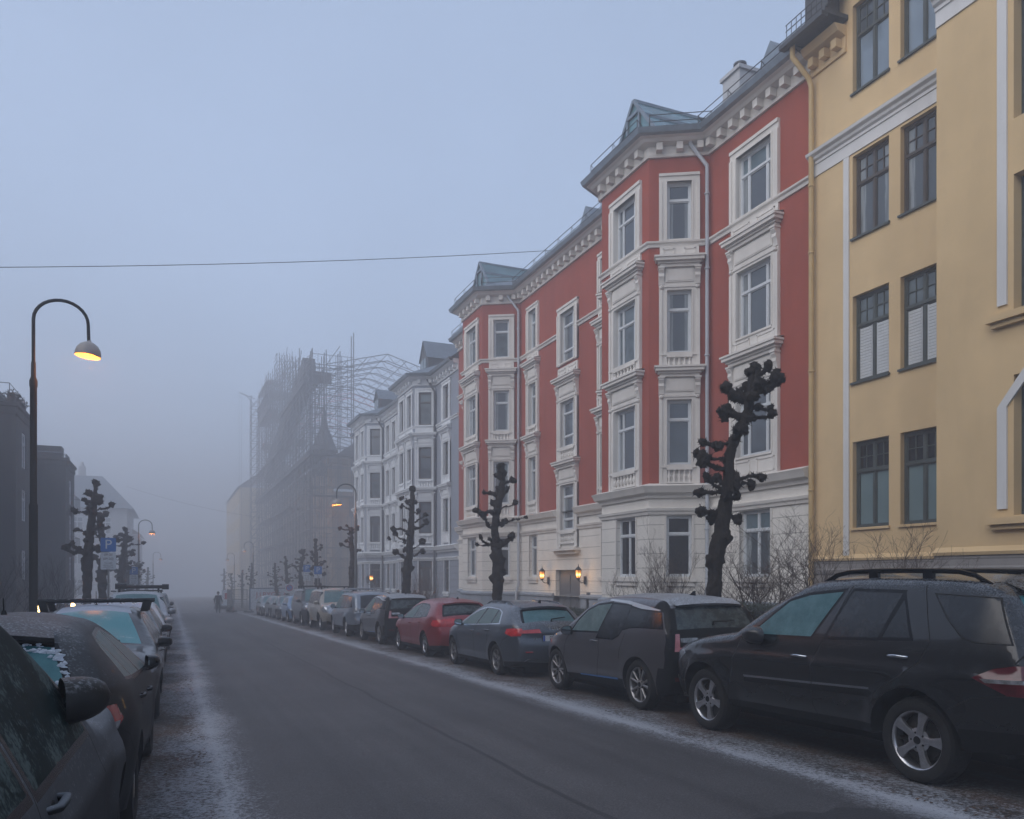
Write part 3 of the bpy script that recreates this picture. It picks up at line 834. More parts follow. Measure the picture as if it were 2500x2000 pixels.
def S_hatch(L=(2.07, -2.2), H=1.45, W=1.79, wb=2.63, notch=0., quarter=True, chrome=False, lamp='wide', gb=-1.55, belt=0., nose=0., id_='hatch', R=.317, sill=.2):
    yf, yr = wb / 2, -wb / 2; F, Rr = L; b = belt; e = H - 1.45; q = gb + 1.55
    fw = [(.80, .955 + b), (.5, 1.13 + b * .5 + e * .5), (.12, 1.27 + e), (-.30, 1.335 + e), (-.12, .985 + b)]
    rw = [(-.2, .99 + b), (-.385, 1.34 + e), (-1.0 + q * .6, 1.315 + e), (-.93 + q * .6, 1.02 + b)]
    qw = [(-.99 + q * .6, 1.025 + b), (-1.06 + q * .6, 1.305 + e), (-1.24 + q, 1.25 + e), (-1.36 + q, 1.05 + b)]
    side = [('part', 'window_1', fw, 'g_front', 'door_front'), ('part', 'window_2', rw, 'g_rear', 'door_rear')]
    if quarter: side += [('part', 'window_3', qw, 'g_rear')]
    if chrome:
        lo = [(.86, .94 + b), (.86, .925 + b), (-1.42 + q, 1.02 + b), (-1.44 + q, 1.04 + b), (-1.3 + q, 1.265 + e), (-1.06 + q * .6, 1.333 + e), (-.385, 1.37 + e), (-.1, 1.35 + e), (.14, 1.295 + e), (.5, 1.155 + b * .5 + e * .5)]
        side += [('mat', '', off([fw[0], fw[1], fw[2], fw[3], rw[1], rw[2], qw[1], qw[2], qw[3], rw[3], rw[0], fw[4]], .008), 'gloss'), ('part', 'window_trim', lo, 'chrome')]
    side += [('mat', '', off(fw, .028), 'gloss'), ('mat', '', off(rw, .028), 'gloss')]
    if quarter: side += [('mat', '', off(qw, .022), 'gloss')]
    if lamp == 'wide':
        tl = [(Rr + .42, .855), (Rr + .4, .94), (Rr + .2, .955), (Rr - .3, .95), (Rr - .3, .84), (Rr + .2, .80)]
        st = [('pair', 'taillight', [((Rr + .06, .945), .48), ((Rr + .06, .945), 1.02), ((Rr + .02, .825), 1.02), ((Rr + .02, .83), .62), ((Rr + .05, .88), .42)], 'red1')]
    elif lamp == 'block':
        tl = [(Rr + .36, .86), (Rr + .33, .955), (Rr - .3, .97), (Rr - .3, .78), (Rr + .26, .80)]
        st = [('pair', 'taillight', [((Rr + .06, .96), .5), ((Rr + .06, .96), 1.02), ((Rr + .02, .79), 1.02), ((Rr + .02, .79), .56)], 'red1')]
    else:
        tl = [(Rr + .3, .9), (Rr + .26, 1.06), (Rr - .3, 1.08), (Rr - .3, .78), (Rr + .2, .80)]
        st = [('pair', 'taillight', [((Rr + .08, 1.07), .66), ((Rr + .08, 1.07), 1.02), ((Rr + .02, .79), 1.02), ((Rr + .02, .79), .72)], 'red1')]
    side += [('part', 'taillight', tl, 'red1'),
             ('part', 'headlight', [(F - .52, .72), (F - .34, .775 + nose), (F + .3, .72 + nose), (F + .3, .6), (F - .2, .62)], 'lampglass'),
             ('gap', '', [(.84, .93 + b), (.98, .78), (1.0, .5), (.97, .26)]), ('gap', '', [(-.34, 1.37 + e), (-.16, .96 + b), (-.1, .75), (-.12, .26)]),
             ('gap', '', [(-1.04 + q * .6, 1.34 + e), (-.98 + q * .6, .98 + b), (-.93, .8), (-.86, .62)]),
             ('gap', '', [(Rr + .3, .8), (Rr + .5, .72), (Rr + .58, .6)], .009),
             ('mat', '', [(.98, sill), (.98, sill + .07), (-.98, sill + .07), (-.98, sill)], 'trim'),
             ('mat', '', [(Rr - .1, sill), (Rr - .1, sill + .13), (Rr + .5, sill + .1), (Rr + .5, sill)], 'trim'),
             ('part', 'door_front', [(.84, .93 + b), (.98, .78), (1.0, .5), (.97, .27), (-.12, .27), (-.1, .75), (-.16, .96 + b), (-.34, 1.38 + e), (.14, 1.31 + e), (.5, 1.17 + e * .5 + b * .5)], 'paint'),
             ('part', 'door_rear', [(-.12, .27), (-.84, .27), (-.86, .62), (-.93, .8), (-.98 + q * .6, .98 + b), (-1.04 + q * .6, 1.36 + e), (-.34, 1.38 + e), (-.16, .96 + b), (-.1, .75)], 'paint')]
    top = [(Rr + .1, sill + .03), (Rr + .03, .32), (Rr, .5), (Rr + .01, .68), (Rr + .05, .78), (Rr + .04, .86), (Rr + .08, .98), (Rr + .2, 1.08 + b * .5), (Rr + .45, 1.31 + e), (Rr + .6, 1.385 + e), (Rr + .95, 1.432 + e), (-.5, H), (-.05, 1.435 + e), (.3, 1.345 + e), (.72, 1.13 + e * .5 + b * .5), (1.12, .955 + b * .8), (1.12, .955 + b * .8), (1.4, .92 + nose), (F - .35, .83 + nose), (F - .12, .72 + nose), (F - .02, .58), (F, .45), (F - .04, .3), (F - .12, sill + .02)]
    strip = [('mid', 'windscreen', [((1.09, .97 + b), -.87), ((1.09, .97 + b), .87), ((.26, 1.36 + e), .9), ((.26, 1.36 + e), -.9)], 'g_screen'),
             ('mid', 'body', [((.26, 1.36 + e), -1.), ((.26, 1.36 + e), 1.), ((Rr + .45, 1.31 + e), 1.), ((Rr + .45, 1.31 + e), -1.)], 'rooftop'),
             ('mid', 'rear_window', [((Rr + .17, 1.06 + b * .5), -.86), ((Rr + .17, 1.06 + b * .5), .86), ((Rr + .42, 1.285 + e), .84), ((Rr + .42, 1.285 + e), -.84)], 'g_back'),
             ('mid', 'body', [((Rr + .14, 1.04 + b * .5), -.94), ((Rr + .14, 1.04 + b * .5), .94), ((Rr + .44, 1.3 + e), .93), ((Rr + .44, 1.3 + e), -.93)], 'gloss')] + st + [
             ('mid', 'body', [((Rr + .03, .31), -1.01), ((Rr + .03, .31), 1.01), ((Rr + .1, sill + .03), 1.01), ((Rr + .1, sill + .03), -1.01)], 'trim'),
             ('mid', 'grille', [((F - .12, .72 + nose), -.55), ((F - .12, .72 + nose), .55), ((F - .03, .6), .5), ((F - .03, .6), -.5)], 'trim'),
             ('mid', 'body', [((F - .01, .42), -.62), ((F - .01, .42), .62), ((F - .08, .26), .7), ((F - .08, .26), -.7)], 'trim'),
             ('pair', 'headlight', [((F - .2, .77 + nose), .56), ((F - .32, .82 + nose), 1.02), ((F - .02, .58), 1.02), ((F - .03, .6), .58)], 'lampglass')]
    return dict(id=id_, W=W, sill=sill, Ra=R + .05, R=R, yr=yr, yf=yf, tw=.2, rr=.66, flare=.018, tum=.55, cf=.24, cr=.17, pf=yf - .15, pr=yr - .1, r0=.06, r1=.09,
        belt=(-1.9, 1.01 + b, 1.1, .93 + b), crease=.78, creased=.016, tuck=.06, bow=(.09, .05, .05, .12), top=top, side=side, strip=strip,
        handles=[(-.0, .84, 'door_front'), (-.86, .885, 'door_rear')], mirror=(.72, .99 + b, .19, .07, .13))

def S_tall(F=2.05, Rr=-2.4, H=1.68, W=1.83, wb=2.67, R=.345, sill=.3, steep=.28, noseh=1.0, id_='tall', lamp=(.85, 1.08), third=True, wsb=.92, bp=0.):
    """tall estate / off-roader / van family"""
    yf, yr = wb / 2, -wb / 2; zb = H * .635; zt = H - .15
    ws0 = F - wsb; ws1 = ws0 - (H - zb) * 1.05
    fw = [(ws0 - .24, zb + .0), (ws1 + .12, zt - .02), (-.2 + bp, zt), (-.08 + bp, zb)]
    rw = [(-.18 + bp, zb + .01), (-.28 + bp, zt), (-1.0 + bp * .5, zt - .01), (-.95 + bp * .5, zb + .02)]
    qw = [(-1.08 + bp * .5, zb + .02), (-1.1 + bp * .5, zt - .015), (Rr + steep + .32, zt - .04), (Rr + .36, zb + .06)]
    side = [('part', 'window_1', fw, 'g_front', 'door_front'), ('part', 'window_2', rw, 'g_rear', 'door_rear')] + ([('part', 'window_3', qw, 'g_quarter')] if third else []) + [
        ('mat', '', off(fw, .03), 'gloss'), ('mat', '', off(rw, .03), 'gloss')] + ([('mat', '', off(qw, .02), 'gloss')] if third else []) + [
        ('part', 'taillight', [(Rr + .22, lamp[0]), (Rr + .2, lamp[1]), (Rr - .3, lamp[1]), (Rr - .3, lamp[0])], 'red1'),
        ('part', 'headlight', [(F - .42, noseh - .2), (F - .3, noseh - .06), (F + .2, noseh - .04), (F + .2, noseh - .32), (F - .25, noseh - .3)], 'lampglass'),
        ('gap', '', [(ws0 - .2, zb - .03), (ws0 - .08, zb - .25), (ws0 - .06, sill + .05)]), ('gap', '', [(-.23 + bp, zt + .05), (-.12 + bp, zb), (-.1 + bp, sill + .05)]), ('gap', '', [(-1.05 + bp * .5, zt + .05), (-1.0 + bp * .5, zb), (-.92, sill + .35)]),
        ('mat', '', [(yf - .42, sill), (yf - .42, sill + .1), (yr + .42, sill + .1), (yr + .42, sill)], 'lower'),
        ('mat', '', [(Rr - .1, sill), (Rr - .1, sill + .2), (yr - .35, sill + .2), (yr - .35, sill)], 'lower'),
        ('part', 'door_front', [(ws0 - .2, zb - .03), (ws0 - .08, zb - .25), (ws0 - .06, sill + .06), (-.1 + bp, sill + .06), (-.12 + bp, zb), (-.23 + bp, zt + .05), (ws1 + .1, zt + .04), (ws0 - .16, zb + .05)], 'paint'),
        ('part', 'door_rear', [(-.1 + bp, sill + .06), (-.9, sill + .06), (-.92, sill + .35), (-1.0 + bp * .5, zb), (-1.05 + bp * .5, zt + .05), (-.23 + bp, zt + .05), (-.12 + bp, zb)], 'paint')]
    top = [(Rr + .1, sill + .03), (Rr + .01, sill + .15), (Rr - .03, sill + .3), (Rr, zb * .72), (Rr + .03, zb), (Rr + steep * .8, zt), (Rr + steep + .1, H - .07), (Rr + steep + .55, H - .015), (-.4, H), (ws1 - .1, H - .05), (lerp(ws1, ws0, .5), lerp(H, zb, .52)), (ws0, zb + .02), (ws0, zb + .02), (ws0 + .3, zb - .03), (F - .3, noseh + .02), (F - .1, noseh - .08), (F - .01, noseh - .28), (F, sill + .25), (F - .1, sill + .03)]
    strip = [('mid', 'windscreen', [((ws0 - .03, zb + .03), -.88), ((ws0 - .03, zb + .03), .88), ((ws1 - .04, H - .07), .9), ((ws1 - .04, H - .07), -.9)], 'g_screen'),
        ('mid', 'rear_window', [((Rr + .04, zb + .03), -.86), ((Rr + .04, zb + .03), .86), ((Rr + steep * .78, zt), .86), ((Rr + steep * .78, zt), -.86)], 'g_back'),
        ('pair', 'taillight', [((Rr + .02, lamp[1]), .62), ((Rr + .02, lamp[1]), 1.02), ((Rr, lamp[0]), 1.02), ((Rr, lamp[0]), .7)], 'red1'),
        ('mid', 'grille', [((F - .1, noseh - .08), -.5), ((F - .1, noseh - .08), .5), ((F - .01, noseh - .3), .48), ((F - .01, noseh - .3), -.48)], 'chrome2'),
        ('mid', 'body', [((F, sill + .3), -.6), ((F, sill + .3), .6), ((F - .06, sill + .08), .7), ((F - .06, sill + .08), -.7)], 'trim'),
        ('mid', 'body', [((Rr + .1, sill + .03), -1.01), ((Rr + .1, sill + .03), 1.01), ((Rr - .02, sill + .2), 1.01), ((Rr - .02, sill + .2), -1.01)], 'lower'),
        ('pair', 'headlight', [((F - .16, noseh - .03), .54), ((F - .28, noseh + .02), 1.02), ((F, noseh - .33), 1.02), ((F - .01, noseh - .3), .54)], 'lampglass')]
    return dict(id=id_, W=W, sill=sill, Ra=R + .07, R=R, yr=yr, yf=yf, tw=.23, rr=.64, flare=.03, tum=.24, cf=.2, cr=.13, pf=yf, pr=yr - .25, r0=.07, r1=.1,
        belt=(-2, zb + .02, 1.1, zb - .03), crease=.76, creased=.014, tuck=.06, bow=(.07, .045, .05, .1), top=top, side=side, strip=strip,
        handles=[(-.0, zb - .17, 'door_front'), (-.88, zb - .15, 'door_rear')], mirror=(ws0 - .3, zb + .05, .2, .09, .13))

SKY_STRENGTH = .1; SKY_SAT = 1.0; VEIL = (3.1, 3.95, 5.6); VEIL_MIX = .75; SUN_E = 1.5; EXPOSURE = .97; HAZE = .0084

# ------------------------------------------------------------------ the parked cars
def pm(nm, col, **k): return paint(nm, col, **k)
GR = {'g_front': 'glassteal', 'g_rear': 'glassdark', 'g_quarter': 'glassdark', 'g_screen': 'glassteal', 'g_back': 'glassmist', 'red1': 'redlens', 'silver': 'trim', 'blue': 'trim', 'roof': 'gloss', 'lower': 'trim', 'chrome2': 'chrome'}
def gmap(**k): d = dict(GR); d.update(k); return d
RIGHT = 'cars parked along the right kerb'; LEFT = 'cars parked along the left kerb'

p_black = pm('black_paint', (.017, .018, .021), frost=.35, metal=.3, rough=.25, dirt=.2, up0=.38)
def x_suv(c):
    m = MB()
    p = Vector(c['smap'](c['T'](-2.40, 1.1), -.48)); add_text(m, 'ML', .075, frame_M(p + Vector((0, -.012, 0)), (1, 0, 0), (0, .12, 1)), 0, .004, 1.2)
    m.build('badge', M['chrome'], c['root'])
    plate(c, -2.44, .86); wiper(c, -2.31, 1.22, .0, .55); lip(c, -2.13, 1.61, p_black)
    # chipped paint and bumper wear
    w = MB(); w.blob((0, 0, 0), .05, random.Random(4), 2, 0, .4, (1, .12, .8)); o = w.build('paint_chip', M['snow'], c['root'], smooth=60)
    q = Vector(c['smap'](c['T'](-2.46, .79), -.9)); o.location = (q.x, q.y - .0, q.z)
    e = MB(); e.tube([(-.6, -2.3, .36), (-.6, -2.46, .37)], .04, 10); e.build('exhaust', M['chrome'], c['root'], smooth=50)
S1 = S_suv()
car(S1, 'parked_car', 'big black off-roader with silver five-spoke wheels and chrome door strips, nearest car on the right', 6.78, 6.38, fold='L', mats={'paint': p_black, 'handle': M['chrome']}, group=RIGHT, step=.05, rim='five', lugs=54, extra=x_suv, glassmap=gmap(g_back='glassicedeep'))

p_ev = pm('dark_grey_paint', (.105, .1, .11), frost=.3, metal=.55, rough=.28)
p_roof = pm('frosted_black_roof', (.012, .013, .016), frost=.85, metal=.1, rough=.2)
p_silver = pm('silver_arch', (.5, .52, .55), frost=.3, metal=.4, rough=.3)
m_blue = plain('blue_accent', (.01, .12, .35), .3, coat=.4)
def x_ev(c):
    lip(c, -1.75, 1.43, p_roof, .9, .06); fin(c, -1.35); wiper(c, -1.88, 1.17, -.1, .42); plate(c, -1.97, .66)
    m = MB(); p = Vector(c['smap'](c['T'](-1.955, .96), 0.)); F = frame_M(p + Vector((0, -.006, 0)), (1, 0, 0), (0, .05, 1))
    m.lathe([(.001, .0), (.047, .0), (.047, -.01)], 24, F, 0); m.lathe([(.035, .001), (.001, .001)], 20, F, 1)
    for k in (0, 2):
        m.prism([(0, 0)] + [(.034 * math.cos(PI / 2 * k + a * PI / 12), .034 * math.sin(PI / 2 * k + a * PI / 12)) for a in range(7)], F, .0012, .002, 2)
    m.build('badge', [M['gloss'], M['clear'], m_blue], c['root'])
SEV = S_compact_ev()
ev = car(SEV, 'parked_car', 'dark grey compact electric car with frosted roof, behind the black off-roader', 6.87, 10.86, mats={'paint': p_ev, 'roof': p_roof, 'silver': p_silver, 'blue': m_blue, 'mirror': M['gloss']}, group=RIGHT, rim='turbine', rimmat='alloydark', extra=x_ev, glassmap=gmap(g_front='glassgreen'), step=.055)
ev2 = dup(ev['root'], (6.95, 26.45, gz(26.45)), label='dark grey compact electric car between the red and the silver blue car'); ev2.rotation_euler = ev['root'].rotation_euler

p_a3 = pm('blue_grey_paint', (.07, .085, .108), frost=.5, metal=.45, rough=.3)
def x_a3(c):
    lip(c, -1.76, 1.29, p_a3, .88, .08); plate(c, -2.2, .72, 'DR 57'); wiper(c, -2.03, 1.06, .0, .5); fin(c, -1.5, 0, .05)
    m = MB(); p = Vector(c['smap'](c['T'](-2.15, .93), 0.)); F = frame_M(p + Vector((0, -.012, 0)), (1, 0, 0), (0, .15, 1))
    for k in range(4):
        o = Matrix.Translation(((k - 1.5) * .052, 0, 0))
        m.tube([F @ o @ Vector((.035 * math.cos(a * PI / 10), .035 * math.sin(a * PI / 10), 0)) for a in range(21)], .0055, 6, cap=False)
    m.build('badge', M['chrome'], c['root'], smooth=60)
    m = MB(); p = Vector(c['smap'](c['T'](-2.19, .72), -.62)); add_text(m, 'A3', .07, frame_M(p + Vector((0, -.012, 0)), (1, -.05, 0), (0, .1, 1)), 0, .002); m.build('model_lettering', M['chrome'], c['root'])
    for sg in (-1, 1):
        b = MB(); q = [Vector(c['smap'](c['T'](-2.19, z_), x_ * sg)) + Vector((0, -.006, 0)) for z_, x_ in ((.40, .55), (.40, .86), (.33, .98), (.30, .98))]
        b.tube(q, .01, 5); b.build('bumper_trim', M['chrome'], c['root'], smooth=50)
        b = MB(); q = [Vector(c['smap'](c['T'](-2.2, .52), x_ * sg)) + Vector((0, -.004, 0)) for x_ in (.72, .8, .88, .94)]
        b.tube(q, .016, 6); b.build('reflector', M['redlens'], c['root'], smooth=50)
SA3 = S_hatch(L=(2.08, -2.2), H=1.43, W=1.785, wb=2.63, chrome=True, lamp='wide', id_='hatch_a')
car(SA3, 'parked_car', 'blue grey hatchback with four-ring badge, chrome window line and silver roof rails', 6.82, 16.1, mats={'paint': p_a3, 'mirror': M['gloss']}, group=RIGHT, rim='twin', rimmat='alloydark', extra=x_a3, glassmap=gmap(g_front='glassgreen', g_rear='glassgreen', g_back='glassteal', red1='redbright'), rails=(-1.5, .1, .045, 'chrome', .016))

p_red = pm('red_paint', (.25, .016, .022), frost=.2, metal=.3, rough=.32, dirt=.5)
def x_golf(c):
    lip(c, -1.74, 1.31, p_red, .88, .07); wiper(c, -2.0, 1.08, .1, .55); plate(c, -2.2, .58); fin(c, -1.4, 0, .05)
    m = MB(); p = Vector(c['smap'](c['T'](-2.18, .77), -.52)); add_text(m, 'GOLF', .06, frame_M(p + Vector((0, -.014, 0)), (1, -.05, 0), (0, .1, 1)), 0, .002); m.build('model_lettering', M['chrome'], c['root'])
SG = S_hatch(L=(2.05, -2.18), H=1.46, W=1.79, wb=2.637, lamp='block', id_='hatch_b')
car(SG, 'parked_car', 'red hatchback parked behind the blue grey hatchback', 6.87, 21.15, mats={'paint': p_red}, group=RIGHT, rim='twin', extra=x_golf, glassmap=gmap(g_front='glassgreen', g_rear='glassmist', g_back='glassmist', red1='redbright'), step=.07)

p_sb = pm('silver_blue_paint', (.2, .235, .29), frost=.3, metal=.5, rough=.33)
SO = S_tall(F=2.02, Rr=-2.5, H=1.68, W=1.82, wb=2.67, R=.345, sill=.27, steep=.42, noseh=.98, id_='estate', lamp=(.93, 1.09))
def x_out(c):
    whip(c, -1.2, .1, -.05); crossbars(c, (.15, -.75), .13, 'alloy'); wiper(c, -2.45, 1.12, .0, .5)
    for sg in (-1, 1):
        b = MB(); z = c['H'] + .02
        b.tube([(sg * .66, .5, z + .03), (sg * .68, -1.5, z + .03)], .02, 6); b.build('roof_rail', M['alloy'], c['root'])
car(SO, 'parked_car', 'silver blue estate off-roader with roof bars and clear tail lamps', 6.97, 31.75, mats={'paint': p_sb}, group=RIGHT, rim='ten', extra=x_out, glassmap=gmap(g_front='glassgreen', g_rear='glassdark', g_back='glassdark', red1='clear', lower='trim'), step=.08)

p_be = pm('beige_paint', (.34, .315, .275), frost=.3, metal=.3, rough=.35)
SL = S_tall(F=2.1, Rr=-2.55, H=1.84, W=1.88, wb=2.79, R=.375, sill=.38, steep=.2, noseh=1.1, id_='offroad', lamp=(.9, 1.15)); SL['flare'] = .07
def x_lc(c):
    crossbars(c, (.1, -.9), .1, 'trim'); plate(c, 2.1, .6, rear=False)
car(SL, 'parked_car', 'beige off-roader with iced green windscreen facing the camera', 6.95, 37.3, flip=True, mats={'paint': p_be, 'lower': p_be}, group=RIGHT, rim='five', extra=x_lc, glassmap=gmap(g_front='glassmist', g_rear='glassmist', g_quarter='glassmist', chrome2='chrome'), step=.08)

p_van = pm('charcoal_paint', (.03, .03, .034), frost=.25, metal=.25); p_mir = pm('black_mirror_shell', (.008, .0085, .01), frost=.35, metal=0., rough=.45, coatw=.05, spec=.25)
SV = S_tall(F=2.15, Rr=-2.65, H=1.9, W=1.9, wb=2.95, R=.335, sill=.25, steep=.14, noseh=1.12, id_='van'); SV['cat'] = 'van'
car(SV, 'parked_van', 'charcoal van with roof rack facing the camera, behind the beige off-roader', 6.98, 43.1, flip=True, mats={'paint': p_van}, group=RIGHT, rim='seven', extra=lambda c: crossbars(c, (.3, -.6, -1.5), .12, 'trim'), glassmap=gmap(g_front='glassdark'), step=.1)

p_lb = pm('light_blue_paint', (.12, .21, .37), frost=.2, metal=.3)
SF = S_hatch(L=(1.92, -1.95), H=1.48, W=1.72, wb=2.49, lamp='tall', id_='small', gb=-1.4, belt=.03)
car(SF, 'parked_car', 'small light blue hatchback beside the no parking sign', 6.85, 48.0, flip=True, mats={'paint': p_lb}, group=RIGHT, rim='seven', glassmap=gmap(g_front='glassmist'), step=.1)
p_dg = pm('slate_paint', (.04, .042, .046), frost=.3); p_mg = pm('mid_grey_paint', (.13, .14, .15), frost=.4); p_gg = pm('green_grey_paint', (.06, .068, .066), frost=.35)
gh = car(SG, 'parked_car', 'slate hatchback in the haze behind the light blue car', 6.85, 52.7, flip=True, mats={'paint': p_dg}, group=RIGHT, rim='seven', glassmap=gmap(), step=.1)
car(SA3, 'parked_car', 'green grey hatchback second from the far end of the right row', 6.9, 57.2, flip=True, mats={'paint': p_gg}, group=RIGHT, rim='seven', glassmap=gmap(), step=.12)
car(SG, 'parked_car', 'mid grey hatchback at the far end of the right row, by the hoarding', 6.75, 61.6, flip=True, mats={'paint': p_mg}, group=RIGHT, rim='seven', glassmap=gmap(), step=.12)

# left row
p_l1 = pm('frosted_brown_grey_paint', (.0135, .014, .016), frost=.8, metal=0., rough=.6, up0=.02, dirt=.05, thr=.545, coatw=.1, spec=.15)
def S_cross():
    s = S_tall(F=2.12, Rr=-2.35, H=1.74, W=1.9, wb=2.72, R=.365, sill=.33, steep=.5, noseh=1.06, id_='cross', lamp=(.9, 1.1), wsb=1.32, bp=-.5); s['mirror'] = (.5, 1.25, .21, .092, .19); s['tum'] = .42; s['moff'] = -.05
    s['handles'] = [(-.42, 1.03, 'door_front'), (-1.32, 1.04, 'door_rear')]; return s
car(S_cross(), 'parked_car', 'frost covered dark crossover seen over its wing mirror, nearest car on the left', -1.25, 3.27, yaw=-.03, fold='R', mats={'paint': p_l1, 'mirror': p_mir}, group=LEFT, step=.045, rim='ten', glassmap=gmap(g_front='glassice', g_rear='glassice', g_screen='glassice'))
p_l2 = pm('frosted_black_paint', (.0105, .0112, .013), frost=.7, metal=0., rough=.5, dirt=.02, up0=.45, thr=.52, coatw=.1, spec=.12)
def x_l2(c):
    whip(c, -1.0, .12, -.02); plate(c, -2.2, .66); wiper(c, -2.0, 1.06, .0, .5); r = random.Random(3)
    m = MB()   # crusted snow left round the rear window and lamp
    path = [((-1.86, 1.30), .3), ((-1.86, 1.305), .55), ((-1.87, 1.30), .78), ((-1.89, 1.27), .87), ((-1.93, 1.21), .88), ((-1.97, 1.14), .89), ((-2.02, 1.06), .9), ((-2.04, 1.03), .8), ((-2.04, 1.025), .5), ((-2.04, 1.025), .1)]
    for k in range(620):
        u = r.random() * (len(path) - 1); i = int(u); f = u - i; w_ = [.5, 1, 1.2, 1.1, .7, .8, 1.2, .7, .35, .2][i]
        if noise.noise(Vector((u * 2.1, 0, 0))) < -.12: continue
        y_ = lerp(path[i][0][0], path[i + 1][0][0], f) + r.gauss(0, .012) * w_; z_ = lerp(path[i][0][1], path[i + 1][0][1], f) + r.gauss(0, .016) * w_; q = lerp(path[i][1], path[i + 1][1], f) + r.gauss(0, .022) * w_
        p = Vector(c['smap'](c['T'](y_, z_), max(-.96, min(.96, q)))); p.z += r.gauss(0, .012) * w_; m.blob(p, r.uniform(.004, .013) * (.6 + w_ * .5), r, 1, 0, .5, (1.3, .45, .8))
    tag(m.build('snow_crust', M['snow'], c['root'], smooth=70), kind='stuff')
    lip(c, -1.82, 1.35, p_l2, .9, .1)
SL2 = S_hatch(L=(2.1, -2.25), H=1.49, W=1.82, wb=2.65, lamp='block', id_='hatch_c', belt=.03); SL2['tum'] = .75; SL2['cr'] = .24
SL2['side'].insert(0, ('part', 'reversing_light', [(-1.97, .8), (-1.94, .85), (-2.6, .85), (-2.6, .77)], 'clear')); SL2['strip'].insert(0, ('pair', 'reversing_light', [((-2.22, .85), .53), ((-2.22, .85), 1.), ((-2.23, .79), 1.), ((-2.23, .79), .56)], 'clear'))
car(SL2, 'parked_car', 'black hatchback with snow crusted round its teal rear window and red lamp', -1.11, 7.78, yaw=-.02, fold='R', mats={'paint': p_l2, 'mirror': M['gloss']}, group=LEFT, step=.05, rim='ten', extra=x_l2, glassmap=gmap(g_front='glassgreen', g_rear='glassgreen', g_back='glassicedeep', red1='redlens'))
p_l3 = pm('slate_grey_paint', (.03, .031, .035), frost=.15, metal=.3, rough=.32, up0=.5); p_l3r = pm('frosted_roof_paint', (.05, .055, .065), frost=1.3, metal=.1, fcol=(.42, .48, .58))
def x_l3(c):
    whip(c, -.1, .2, .0); plate(c, 2.1, .5, rear=False); wiper(c, 1.08, .99, -.5, .2)
    for y_ in (-.05, -.9):
        m = MB(); z = c['H'] + .1
        m.tube([(-.78, y_, z), (.74, y_, z)], .024, 8, 0, sq=1.4)
        for sg in (-1, 1): m.obox((sg * .67, y_, z - .08), (.055, 0, 0), (0, .06, 0), (sg * .02, 0, .085), 0)
        for k in range(7): m.lathe([(.001, .03), (.012, .026), (.012, -.035), (.02, -.05)], 8, Matrix.Translation((-.5 + k * .17, y_, z)), 1)
        m.build('roof_bar', [M['gloss'], M['chrome']], c['root'], smooth=40)
SL3 = S_hatch(L=(2.2, -2.35), H=1.48, W=1.8, wb=2.7, lamp='block', id_='hatch_d')
car(SL3, 'parked_car', 'slate car with frosted roof and black roof bars, teal windscreen facing the camera', -1.04, 13.15, flip=True, mats={'paint': p_l3, 'rooftop': p_l3r, 'mirror': M['gloss']}, group=LEFT, step=.055, rim='ten', extra=x_l3, glassmap=gmap(g_front='glassdark', g_rear='glassdark', g_screen='glassscreen' if 'glassscreen' in M else 'glassteal'))
p_l4 = pm('dark_blue_grey_paint', (.04, .043, .05), frost=.3); p_wh = pm('white_paint', (.42, .44, .47), frost=.6, metal=.1); p_si = pm('silver_paint', (.3, .33, .37), frost=.9, metal=.4)
car(SG, 'parked_car', 'blue grey hatchback with whitened roof behind the car with roof bars, left row', -1.04, 18.0, flip=True, mats={'paint': p_l4, 'rooftop': p_l3r, 'mirror': M['gloss']}, group=LEFT, step=.08, rim='seven', glassmap=gmap())
car(SF, 'parked_car', 'small white hatchback half hidden in the left row', -.98, 22.3, flip=True, mats={'paint': p_wh}, group=LEFT, step=.09, rim='seven', glassmap=gmap())
SX = S_tall(F=2.2, Rr=-2.4, H=1.72, W=1.88, wb=2.75, R=.36, sill=.32, steep=.35, noseh=1.06, id_='tall_b', lamp=(.9, 1.1))
def x_l6(c):
    m = MB(); z = c['H'] + .17; m.tube([(-.75, .1, z), (.45, .1, z)], .055, 10, 0)
    m.tube([(.3, .1, z + .02), (.62, .1, z + .02)], .09, 10, 0); m.tube([(-.9, .1, z), (-.7, .1, z)], .085, 10, 0)
    for x_ in (-.6, .5): m.box(x_ - .03, x_ + .03, .05, .15, c['H'] - .03, z, 0)
    m.build('ski_carrier', M['gloss'], c['root'], smooth=50)
    for sg in (-1, 1):
        b = MB(); b.tube([(sg * .7, .4, c['H'] + .04), (sg * .7, -1.6, c['H'] + .04)], .022, 6); b.build('roof_rail', M['trim'], c['root'])
car(SX, 'parked_car', 'tall silver off-roader with black carrier on its roof in the left row', -1.0, 27.4, flip=True, mats={'paint': p_si, 'lower': M['trim']}, group=LEFT, step=.09, rim='ten', extra=x_l6, glassmap=gmap())
for y_, sp, pnt, lab in ((32.6, SO, p_van, 'charcoal estate car with roof bars, behind the silver off-roader on the left'), (37.6, SG, p_dg, 'slate hatchback fifth from the far end of the left row'), (42.6, SA3, p_gg, 'green grey hatchback in the haze of the left row'), (48.2, SX, p_dg, 'tall slate off-roader near the far end of the left row'), (54., SG, p_mg, 'last grey hatchback of the left row before the crossing')):
    car(sp, 'parked_car', lab, -1.02, y_, flip=True, mats={'paint': pnt, 'lower': M['trim']}, group=LEFT, step=.12, rim='seven', glassmap=gmap(), extra=(lambda c: crossbars(c, (.1, -.8), .12, 'trim')) if sp is SO else None)
